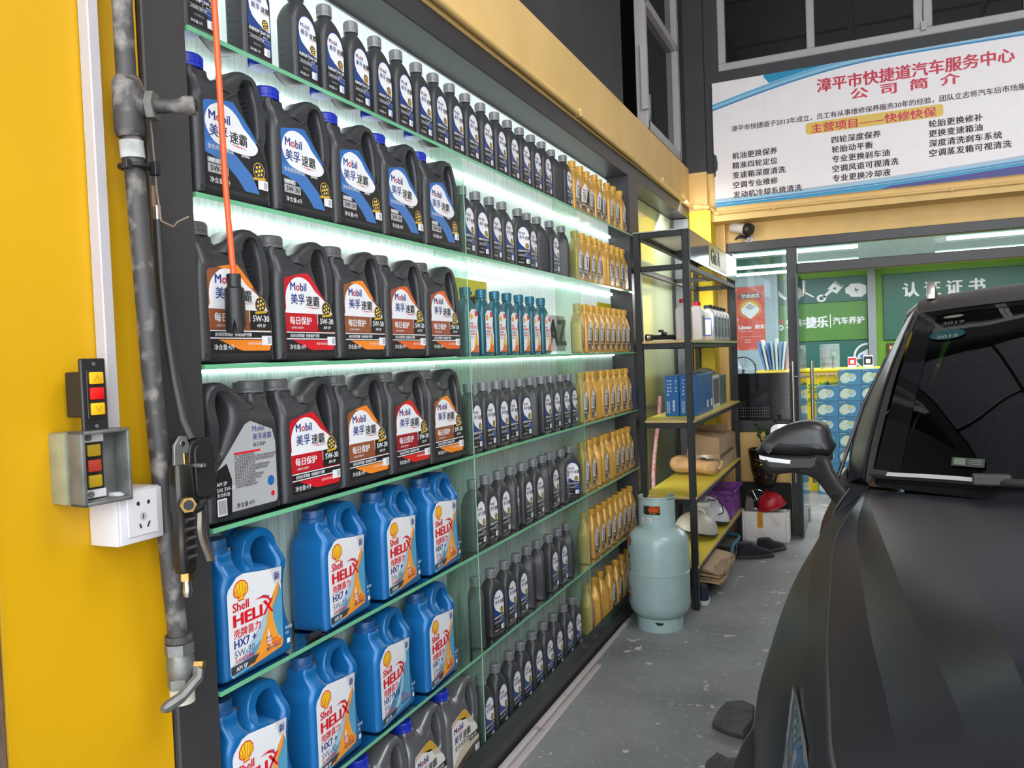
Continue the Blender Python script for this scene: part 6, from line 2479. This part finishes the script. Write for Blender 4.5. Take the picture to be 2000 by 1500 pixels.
b = MB()
for s in (1, -1):
    patch(b, [C3, C4], M_PAINT, 5, 30, side=s)
    patch(b, [C2, C3], M_PAINT, 5, 30, side=s)
    patch(b, [C1, C2], M_PAINT, 6, 30, side=s)
    patch(b, [C0, C1b, C1], M_PAINT, 6, 30, side=s)
bm_hood = b.build('hood', car, recalc=True, angle=9)
for s in (1, -1):
    b = MB()
    sh = lambda c: [(x - .0045, y, z - .002) for x, y, z in c]
    patch(b, [sh(C4), [(x - .012, y, z - .010) for x, y, z in sh(C4)], sh(C5)][::2] if False else [sh(C4), sh(C5)], M_PAINT, 5, 30, side=s)
    patch(b, [sh(C5), sh(C56), sh(C6)], M_PAINT, 6, 30, side=s)
    patch(b, [sh(C6), sh(C7), sh(C8)], M_PAINT, 4, 60, side=s)
    b.build('fender', car, angle=14)
    b = MB()
    b.tube([(x * s - .002 * s, y, z - .0065) for x, y, z in [tuple(cr1(C4, i / 40)) for i in range(41)]], .0052, M_TRIM, 6)
    b.build('seam', car)

# doors and rear quarter
YS = [0.0, .3, .7, 1.2, 1.9, 2.35, 2.75, 3.15]
B4 = [(-.745, .02, 1.085), (-.778, .25, 1.098), (-.785, .7, 1.108), (-.785, 1.2, 1.115), (-.78, 1.9, 1.13), (-.77, 2.35, 1.14), (-.74, 2.75, 1.14), (-.66, 3.15, 1.10)]
B5 = [(-.785, -.01, 1.018), (-.815, .29, 1.03), (-.83, .7, 1.035), (-.83, 1.2, 1.04), (-.825, 1.9, 1.045), (-.82, 2.35, 1.04), (-.79, 2.75, 1.03), (-.71, 3.15, 1.0)]
B6 = [(-.862, 0, .80), (-.862, .23, .85), (-.898, .665, .88), (-.915, 1.2, .87), (-.915, 1.9, .85), (-.92, 2.35, .82), (-.88, 2.75, .78), (-.80, 3.2, .74)]
B7 = [(x + .002, y, max(.52, arch(y, 2.2) + .012)) for x, y, z in B6]
B8 = [(x + .03, y, max(.27, arch(y, 2.2))) for x, y, z in B6]
for s in (1, -1):
    b = MB()
    patch(b, [B4, B5], M_PAINT, 4, 30, side=s)
    patch(b, [B5, B6], M_PAINT, 6, 30, side=s)
    patch(b, [B6, B7, B8], M_PAINT, 4, 60, side=s)
    b.build('body_side', car, angle=14)
    b = MB()
    for yy in (.02, 1.12, 2.05):
        t0 = [j / 10 for j in range(11)]
        v = (yy / 3.15) if yy > .1 else 0.0
        f = {0.02: .004, 1.12: .40, 2.05: .63}[yy]
        col = [cr1(c, f) for c in (B4, B5, B6, B7, B8)]
        b.tube([((cr1(col, t).x - .001) * s, cr1(col, t).y, cr1(col, t).z) for t in t0], .003, M_TRIM, 6)
    b.build('door_seam', car)

# windscreen
WB = [(-.697, -.011, 1.098), (-.533, -.150, 1.108), (-.399, -.246, 1.113), (-.20, -.32, 1.122), (0, -.345, 1.125)]
WT = [(-.61, .82, 1.535), (-.459, .763, 1.547), (-.328, .714, 1.553), (-.16, .68, 1.560), (0, .665, 1.562)]
WB += [(-x, y, z) for x, y, z in WB[-2::-1]]
WT += [(-x, y, z) for x, y, z in WT[-2::-1]]


def ws(u, v, off=0.0):
    a, c = cr1(WB, u), cr1(WT, u)
    p = a.lerp(c, v)
    n = Vector((0, -.48, .877))
    return p + n * (.028 * math.sin(v * PI) * (1 - .25 * (2 * u - 1) ** 2) + off)


b = MB()
b.grid([[tuple(ws(.035 + .93 * i / 40, .02 + .955 * j / 16)) for i in range(41)] for j in range(17)], M_CGL)
b.build('windscreen', car)
b = MB()
M_FRIT = mat('black_frit', (.006, .006, .007), .05)
b.grid([[tuple(ws(.045 * i / 4, j / 16, .001)) for i in range(5)] for j in range(17)], M_FRIT)
b.grid([[tuple(ws(.955 + .045 * i / 4, j / 16, .001)) for i in range(5)] for j in range(17)], M_FRIT)
b.grid([[tuple(ws(i / 40, .05 * j / 3, .0012)) for i in range(41)] for j in range(4)], M_FRIT)
b.grid([[tuple(ws(i / 40, .955 + .045 * j / 3, .0012)) for i in range(41)] for j in range(4)], M_FRIT)
b.build('windscreen_border', car)
PIN = [(-.697, -.011, 1.098), (-.690, .13, 1.172), (-.664, .384, 1.327), (-.640, .607, 1.432), (-.61, .82, 1.535)]
POUT = [(-.757, .09, 1.090), (-.766, .254, 1.160), (-.748, .477, 1.262), (-.700, .683, 1.392), (-.648, .887, 1.520)]
PMID = [tuple(a[k] * .62 + c[k] * .38 + (0, 0, .014)[k] for k in range(3)) for a, c in zip(PIN, POUT)]
PSTR = [tuple(a[k] * .80 + c[k] * .20 + (0, 0, .012)[k] for k in range(3)) for a, c in zip(PIN, POUT)]
for s in (1, -1):
    b = MB()
    patch(b, [PIN, PSTR], M_TRIM, 3, 24, side=s)
    b.build('pillar_trim', car)
    b = MB()
    patch(b, [[(x - .003, y, z - .002) for x, y, z in PSTR], [(x, y, z + .004) for x, y, z in PMID], POUT], M_PAINT, 5, 24, side=s)
    b.build('pillar', car)
    # windscreen post foot: joins pillar, hood corner and door
    b = MB()
    b.add([(x * s, y, z) for x, y, z in ((-.697, -.011, 1.098), (-.757, .09, 1.090), (-.747, .02, 1.084), (-.708, -.012, 1.084), (-.787, -.008, 1.017))], [(0, 1, 2, 3), (3, 2, 4)], M_PAINT)
    b.build('post_foot', car)
    b = MB()
    b.tube([(x * s, y, z) for x, y, z in ((-.790, .045, 1.062), (-.784, .12, 1.100), (-.774, .254, 1.158), (-.754, .477, 1.258), (-.705, .683, 1.388), (-.668, .80, 1.46))], [.003, .005, .006, .005, .004, .003], M_CHROME, 8)
    b.build('chrome_strip', car)

# roof
RE = [(-.61, .82, 1.535), (-.618, .98, 1.575), (-.600, 1.25, 1.605), (-.60, 1.7, 1.612), (-.59, 2.3, 1.598), (-.56, 2.8, 1.54), (-.52, 3.08, 1.46)]
RC = [(0, .665, 1.562), (0, .90, 1.610), (0, 1.2, 1.642), (0, 1.7, 1.660), (0, 2.3, 1.645), (0, 2.85, 1.585), (0, 3.15, 1.49)]
b = MB()
rs = []
for i in range(31):
    e, c = cr1(RE, i / 30), cr1(RC, i / 30)
    r = []
    for j in range(25):
        u = -1 + 2 * j / 24
        k = 1 - abs(u) ** 2.2
        r.append((e.x * -u, e.y + (c.y - e.y) * (1 - u * u), e.z + (c.z - e.z) * k))
    rs.append(r)
b.grid(rs, M_PAINTR)
b.build('roof', car)
for s in (1, -1):
    b = MB()
    RO = [(-.648, .887, 1.520), (-.652, .98, 1.545), (-.640, 1.25, 1.572), (-.640, 1.7, 1.58), (-.63, 2.3, 1.565), (-.60, 2.8, 1.51), (-.56, 3.08, 1.43)]
    patch(b, [RE, RO], M_PAINT, 4, 30, side=s)
    b.build('roof_edge', car)
    # side glass: roof edge down to the belt
    b = MB()
    top = POUT + RO[1:]
    bot = [(-.758, .10, 1.088), (-.770, .20, 1.094), (-.775, .30, 1.096), (-.778, .40, 1.098), (-.780, .60, 1.100), (-.783, .80, 1.104), (-.785, 1.2, 1.115), (-.78, 1.7, 1.13), (-.77, 2.3, 1.14), (-.74, 2.75, 1.14), (-.66, 3.15, 1.10)]
    patch(b, [top, bot], M_SIDEGL, 6, 30, side=s)
    b.build('side_glass', car)
    # roof rail with the bright front foot
    b = MB()
    b.prism([(.985, 1.588), (1.045, 1.590), (1.050, 1.648), (1.035, 1.650), (1.010, 1.636), (.992, 1.612)], -.578 * s - .013, -.578 * s + .013, mat('satin_silver', (.52, .48, .44), .35, .8), 'x')
    b.build('rail_foot', car, bevel=.004, seg=2)
    b = MB()
    b.tube([(-.578 * s, 1.03, 1.635), (-.578 * s, 1.3, 1.652), (-.578 * s, 1.9, 1.655), (-.575 * s, 2.5, 1.635), (-.57 * s, 2.75, 1.59)], .010, mat('satin_silver', (.52, .48, .44), .35, .8), 8)
    b.build('roof_rail', car)
# tail
b = MB()
for s in (1, -1):
    cols = [[(-.52 * s, 3.08, 1.46), (0, 3.15, 1.49)], [(-.66 * s, 3.15, 1.10), (0, 3.34, 1.08)], [(-.80 * s, 3.20, .74), (0, 3.42, .74)], [(-.76 * s, 3.2, .28), (0, 3.38, .28)]]
    for a, c in zip(cols, cols[1:]):
        rr = []
        for i in range(7):
            t = i / 6
            rr.append([tuple(Vector(p).lerp(Vector(q), t)) for p, q in zip(a, c)])
        b.grid(rr, M_SIDEGL if a is cols[0] else M_PAINT, s < 0)
b.build('tailgate', car)
# nose
b = MB()
for s in (1, -1):
    top = [(0, -1.33, .99), (-.26, -1.29, .99), (-.43, -1.24, .99), (-.47, -1.22, .93), (-.60, -1.20, .86), (-.60, -1.25, .75)]
    mid = [(0, -1.40, .70), (-.26, -1.37, .70), (-.43, -1.33, .70), (-.50, -1.31, .68), (-.58, -1.30, .62), (-.62, -1.30, .52)]
    low = [(0, -1.38, .25), (-.26, -1.36, .25), (-.43, -1.32, .25), (-.50, -1.30, .25), (-.56, -1.28, .27), (-.59, -1.28, .30)]
    for a, c, m in ((top, mid, M_PAINT), (mid, low, M_TRIM)):
        b.grid([[((p[0]) * s, p[1], p[2]) for p in a], [(p[0] * s, p[1], p[2]) for p in c]], m, s < 0)
b.build('bumper', car, angle=30)
b = MB()
for i in range(6):
    b.box(-.36, .36, -1.400 + .0, -1.385, .64 + i * .03, .652 + i * .03, M_CHROME)
b.build('grille', car)
for s in (1, -1):
    b = MB()
    LA = [(x - .006, y, z + .004) for x, y, z in C5[4:]]
    LB = [(x - .010, y, z + .004) for x, y, z in [tuple(Vector(a).lerp(Vector(c), .55)) for a, c in zip(C5[4:], C56[4:])]]
    LM = [(min(a[0], c[0]) * .5 + max(a[0], c[0]) * .5 - .006, (a[1] + c[1]) / 2, (a[2] + c[2]) / 2 + .006) for a, c in zip(LA, LB)]
    LA[0] = LB[0] = LM[0] = tuple((LA[0][k] + LB[0][k]) / 2 for k in range(3))
    patch(b, [LA, LM, LB], M_LENS, 4, 16, side=s)
    o = b.build('headlamp', car)
    b = MB()
    b.tube([(p[0] * s, p[1], p[2]) for p in LA + LB[::-1]], .003, M_CHROME, 6, closed=True)
    b.build('lamp_bezel', o)
# wheels
for s in (1, -1):
    for yc in (-.48, 2.2):
        M = Matrix.Translation((-.80 * s, yc, .335)) @ Matrix.Rotation(PI / 2, 4, 'Y')
        b = MB()
        b.lathe([(.21, -.10), (.30, -.108), (.328, -.09), (.333, -.05), (.333, .05), (.328, .09), (.30, .108), (.21, .10), (.20, .0), (.21, -.10)], M_TYRE, 40, M=M)
        w = b.build('wheel', car)
        b = MB()
        b.lathe([(.0, -.03), (.03, -.04), (.05, -.02), (.05, .02), (0, .03)], M_RIM, 16, M=M)
        for k in range(5):
            b.box(.03, .21, -.018, .018, -.045, .045, M_RIM, M=M @ Matrix.Rotation(k * 2 * PI / 5, 4, 'Z'))
        b.lathe([(.195, -.095), (.212, -.10), (.212, .10), (.195, .095)], M_RIM, 30, M=M)
        b.build('rim', w)
# underbody
b = MB()
b.box(-.78, .78, -1.2, 3.1, .22, .30, M_TRIM)
b.box(-.70, .70, .0, 3.0, .30, .32, M_TRIM)
b.build('floorpan', car)
# interior
b = MB()
b.box(-.68, .68, .02, .42, .86, 1.02, M_TRIM)
b.box(-.64, .64, -.18, .1, .92, 1.06, M_TRIM)
b.build('dashboard', car, bevel=.03, seg=2)
for x in (-.36, .36):
    b = MB()
    b.box(x - .24, x + .24, .95, 1.45, .5, .66, M_TRIM)
    b.box(x - .23, x + .23, 1.35, 1.50, .6, 1.22, M_TRIM)
    b.box(x - .12, x + .12, 1.38, 1.48, 1.24, 1.42, M_TRIM)
    b.build('seat', car, bevel=.03, seg=2)
b = MB()
b.tube([(.36 + .18 * math.cos(a), .52 + .05 * math.sin(a), 1.02 + .17 * math.sin(a)) for a in [2 * PI * k / 28 for k in range(28)]], .014, M_TRIM, 8, closed=True)
b.build('steering_wheel', car)
b = MB()
b.prism(rrect(-.12, .12, 1.42, 1.48, .02), .66, .69, M_TRIM, 'y')
b.build('rear_view_mirror', car)


# wing mirrors
def wing(s):
    up = [(-.988, 1.152), (-.986, 1.176), (-.965, 1.203), (-.925, 1.227), (-.875, 1.241), (-.835, 1.239), (-.815, 1.225), (-.808, 1.195), (-.806, 1.152)]
    lo = [(-.988, 1.150), (-.806, 1.150), (-.806, 1.135), (-.825, 1.122), (-.86, 1.112), (-.90, 1.103), (-.94, 1.096), (-.965, 1.101), (-.980, 1.118), (-.986, 1.134)]
    for nm, pts, m, dp, bv in (('mirror_cap', smooth_closed(up, 2), M_MIR, .12, .035), ('mirror_base', lo, M_TRIM, .124, .030)):
        vs, fs = curve_slab([pts], dp, bv, 6)
        b = MB()
        b.add([((x) * s, y + .175 + (.02 if x < -.95 else 0) * 0 - .25 * (x + .81) * 0, z) for x, y, z in vs], fs, m)
        o = b.build(nm, car, angle=60)
        if nm == 'mirror_cap':
            mc = o
    b = MB()
    b.add([((-.985) * s, .122, 1.150), ((-.955) * s, .112, 1.146), ((-.900) * s, .112, 1.140), ((-.905) * s, .112, 1.130), ((-.955) * s, .112, 1.134), ((-.983) * s, .122, 1.140)], [(0, 1, 4, 5), (1, 2, 3, 4)], mat('turn_lens', (.75, .75, .78), .15, spec=.8))
    b.grid([[(x * s, y - .003, z + dz) for x, y, z in ((-.985, .128, 1.145), (-.955, .113, 1.140), (-.902, .113, 1.135))] for dz in (.005, -.004)], MATS['turn_lens'])
    b.build('turn_signal', mc, recalc=False)
    b = MB()
    arm = smooth_closed([(-.905, 1.106), (-.86, 1.150), (-.812, 1.150), (-.796, 1.120), (-.775, 1.092), (-.755, 1.070), (-.775, 1.040), (-.800, 1.046), (-.830, 1.078), (-.865, 1.096)], 2)
    vs, fs = curve_slab([arm], .078, .020, 4)
    b.add([(x * s, y + .165 - max(0, x + .85) * 1.15, z) for x, y, z in vs], fs, M_TRIM)
    b.build('mirror_arm', car)
    b = MB()
    b.prism(rrect(-.975 * s if s > 0 else .82, -.82 * s if s > 0 else .975, 1.115, 1.225, .02), .236, .238, mat('mirror_glass', (.7, .7, .7), .02, 1.0), 'y')
    b.build('mirror_glass', mc)


wing(1)
wing(-1)

# wipers
M_WIP = mat('wiper_silver', (.50, .48, .50), .4, .3)
for s in (1, -1):
    o0 = .012
    pts = [ws(u, .035 + .01 * math.sin(u * 9), o0) for u in [(.012 + .19 * i / 12) if s > 0 else (.52 + .33 * i / 12) for i in range(13)]]
    b = MB()
    L = len(pts)
    b.grid([[(p.x, p.y - .011, p.z - .002) for p in pts], [(p.x, p.y - .004, p.z + .006) for p in pts], [(p.x, p.y + .008, p.z + .004) for p in pts], [(p.x, p.y + .012, p.z - .004) for p in pts]], M_WIP)
    w = b.build('wiper', car, recalc=False)
    w['label'] = ('silver wiper blade along the foot of the windscreen, left', 'silver wiper blade, right half')[0 if s > 0 else 1]
    b = MB()
    b.tube([pts[0] + Vector((-.022, .006, 0)), pts[0] + Vector((-.012, .004, .001)), pts[1]], [.005, .010, .009], M_TRIM, 8)
    b.build('end_cap', w)
    b = MB()
    b.tube([(p.x, p.y, p.z - .008) for p in pts], .004, M_TRIM, 6)
    b.build('rubber', w)
    b = MB()
    q = pts[-1]
    b.box(q.x - .035, q.x + .035, q.y - .016, q.y + .016, q.z - .006, q.z + .016, M_TRIM)
    b.tube([q, q + Vector((.10, -.045, .004)), q + Vector((.22, -.075, -.01))], .010, M_TRIM, 8)
    b.build('wiper_arm', w, bevel=.003)
b = MB()
b.grid([[tuple(ws(i / 40, 0, .0) + Vector((0, -.004 - .0 * j, -.006 - .012 * j))) for i in range(41)] for j in range(3)], M_TRIM)
b.build('cowl_trim', car, recalc=False)


# windscreen stickers: flat print laid on the glass
def glue(u, v, w, h):
    c = ws(u, v, .004)
    ex = (ws(u + .02, v) - ws(u - .02, v)).normalized()
    ey = (ws(u, v + .02) - ws(u, v - .02)).normalized()
    return c, ex, ey


def on_glass(b, u, v, pts, m, off=0.0):
    c, ex, ey = glue(u, v, 0, 0)
    n = ex.cross(ey)
    vs = [tuple(c + ex * p[0] + ey * p[1] + n * off) for p in pts]
    b.add(vs, [tuple(range(len(vs)))], m)


def word_glass(b, u, v, s, h, m, off=.0006, bold=.02):
    c, ex, ey = glue(u, v, 0, 0)
    n = ex.cross(ey)
    vs, fs, w = text(s, bold)
    b.add([tuple(c + ex * (p[0] - w / 2) * h + ey * (p[1] - .35) * h + n * off) for p in vs], fs, m)


b = MB()
M_ST1 = mat('faded_sticker_grey', (.13, .13, .11), .4)
on_glass(b, .085, .905, ell(.0, .014, .030, .012, 20), M_ST1)
word_glass(b, .088, .865, '2019', .032, M_ST1)
b.build('inspection_sticker', car, recalc=False)
b = MB()
M_ST2 = mat('teal_sticker', (.006, .045, .052), .3)
on_glass(b, .080, .775, ell(0, 0, .052, .036, 26), M_ST2)
word_glass(b, .081, .760, '2018', .032, mat('sticker_text', (.30, .30, .25), .4))
b.build('inspection_sticker', car, recalc=False)
b = MB()
on_glass(b, .155, .115, rrect(-.040, .040, -.016, .016, .003), mat('dark_tag', (.045, .05, .045), .3))
for i in range(3):
    on_glass(b, .155, .115, [(.002, .006 - .007 * i), (.034, .006 - .007 * i), (.034, .009 - .007 * i), (.002, .009 - .007 * i)], mat('tag_print', (.12, .14, .11), .4), .0006)
on_glass(b, .155, .115, rrect(-.034, -.006, -.012, .012, .002), MATS['tag_print'], .0006)
b.build('glass_label', car, recalc=False)

# ================================================================== floor litter
def slab_rag(name, label, cx, cyy, pts, h, m):
    t = thing(name, label, 'mat', (cx, cyy, 0), 0)
    b = MB()
    n = len(pts)
    rs = [[(x * .96, y * .96, 0.0) for x, y in pts], [(x, y, h * .6) for x, y in pts], [(x * .94, y * .94, h) for x, y in pts]]
    rs = [r + [r[0]] for r in rs]
    b.grid(rs, m)
    cen = (0, 0, h * 1.15)
    v = [(x * .94, y * .94, h) for x, y in pts] + [cen]
    b.add(v, [(i, (i + 1) % n, n) for i in range(n)], m)
    b.build('piece', t, recalc=False, angle=25)


M_RAG = mat('dusty_black_rubber', (.075, .072, .075), .75, var=.35, scale=22, bump=.5)
slab_rag('rubber_scrap', 'torn dusty black rubber block on the floor by the car', -.49, 3.14, [(-.075, -.09), (-.02, -.13), (.05, -.15), (.07, -.02), (.06, .10), (.01, .13), (-.05, .10), (-.07, .0)], .035, M_RAG)
slab_rag('rubber_scrap', 'torn black rubber piece at the lower edge, below the larger block', -.46, 2.72, [(-.06, -.08), (.06, -.09), (.07, .05), (.03, .09), (.0, .07), (-.05, .10), (-.075, .02)], .03, M_RAG)
t = thing('wheel_chock', 'pale blue plastic block with orange edge beside the front wheel', 'chock', (-.335, 2.70, 0), math.radians(-5))
b = MB()
b.box(-.05, .03, -.22, .10, 0, .05, mat('pale_blue_plastic', (.35, .46, .62), .4))
b.build('block', t, bevel=.008, seg=2)
b = MB()
b.box(-.052, -.03, .06, .11, .0, .055, mat('orange_plastic', (.70, .22, .05), .4))
b.build('edge', t, bevel=.004)

# tube lamps added above the car to go with the garage fill light
for i, (x, y) in enumerate(((2.9, 1.7), (1.6, 1.7))):
    t = thing('added_ceiling_lamp', 'added white tube lamp under the dark ceiling, ' + ('at the far side of the car' if i == 0 else 'above the car nose'), 'lamp', (x, y, 4.50), 0, None)
    b = MB()
    b.tube([(-.6, 0, 0), (.6, 0, 0)], .014, M_TUBE, 10)
    b.build('tube', t)
    b = MB()
    b.box(-.62, .62, -.03, .03, .02, .115, M_WHITE)
    b.build('housing', t, bevel=.004)
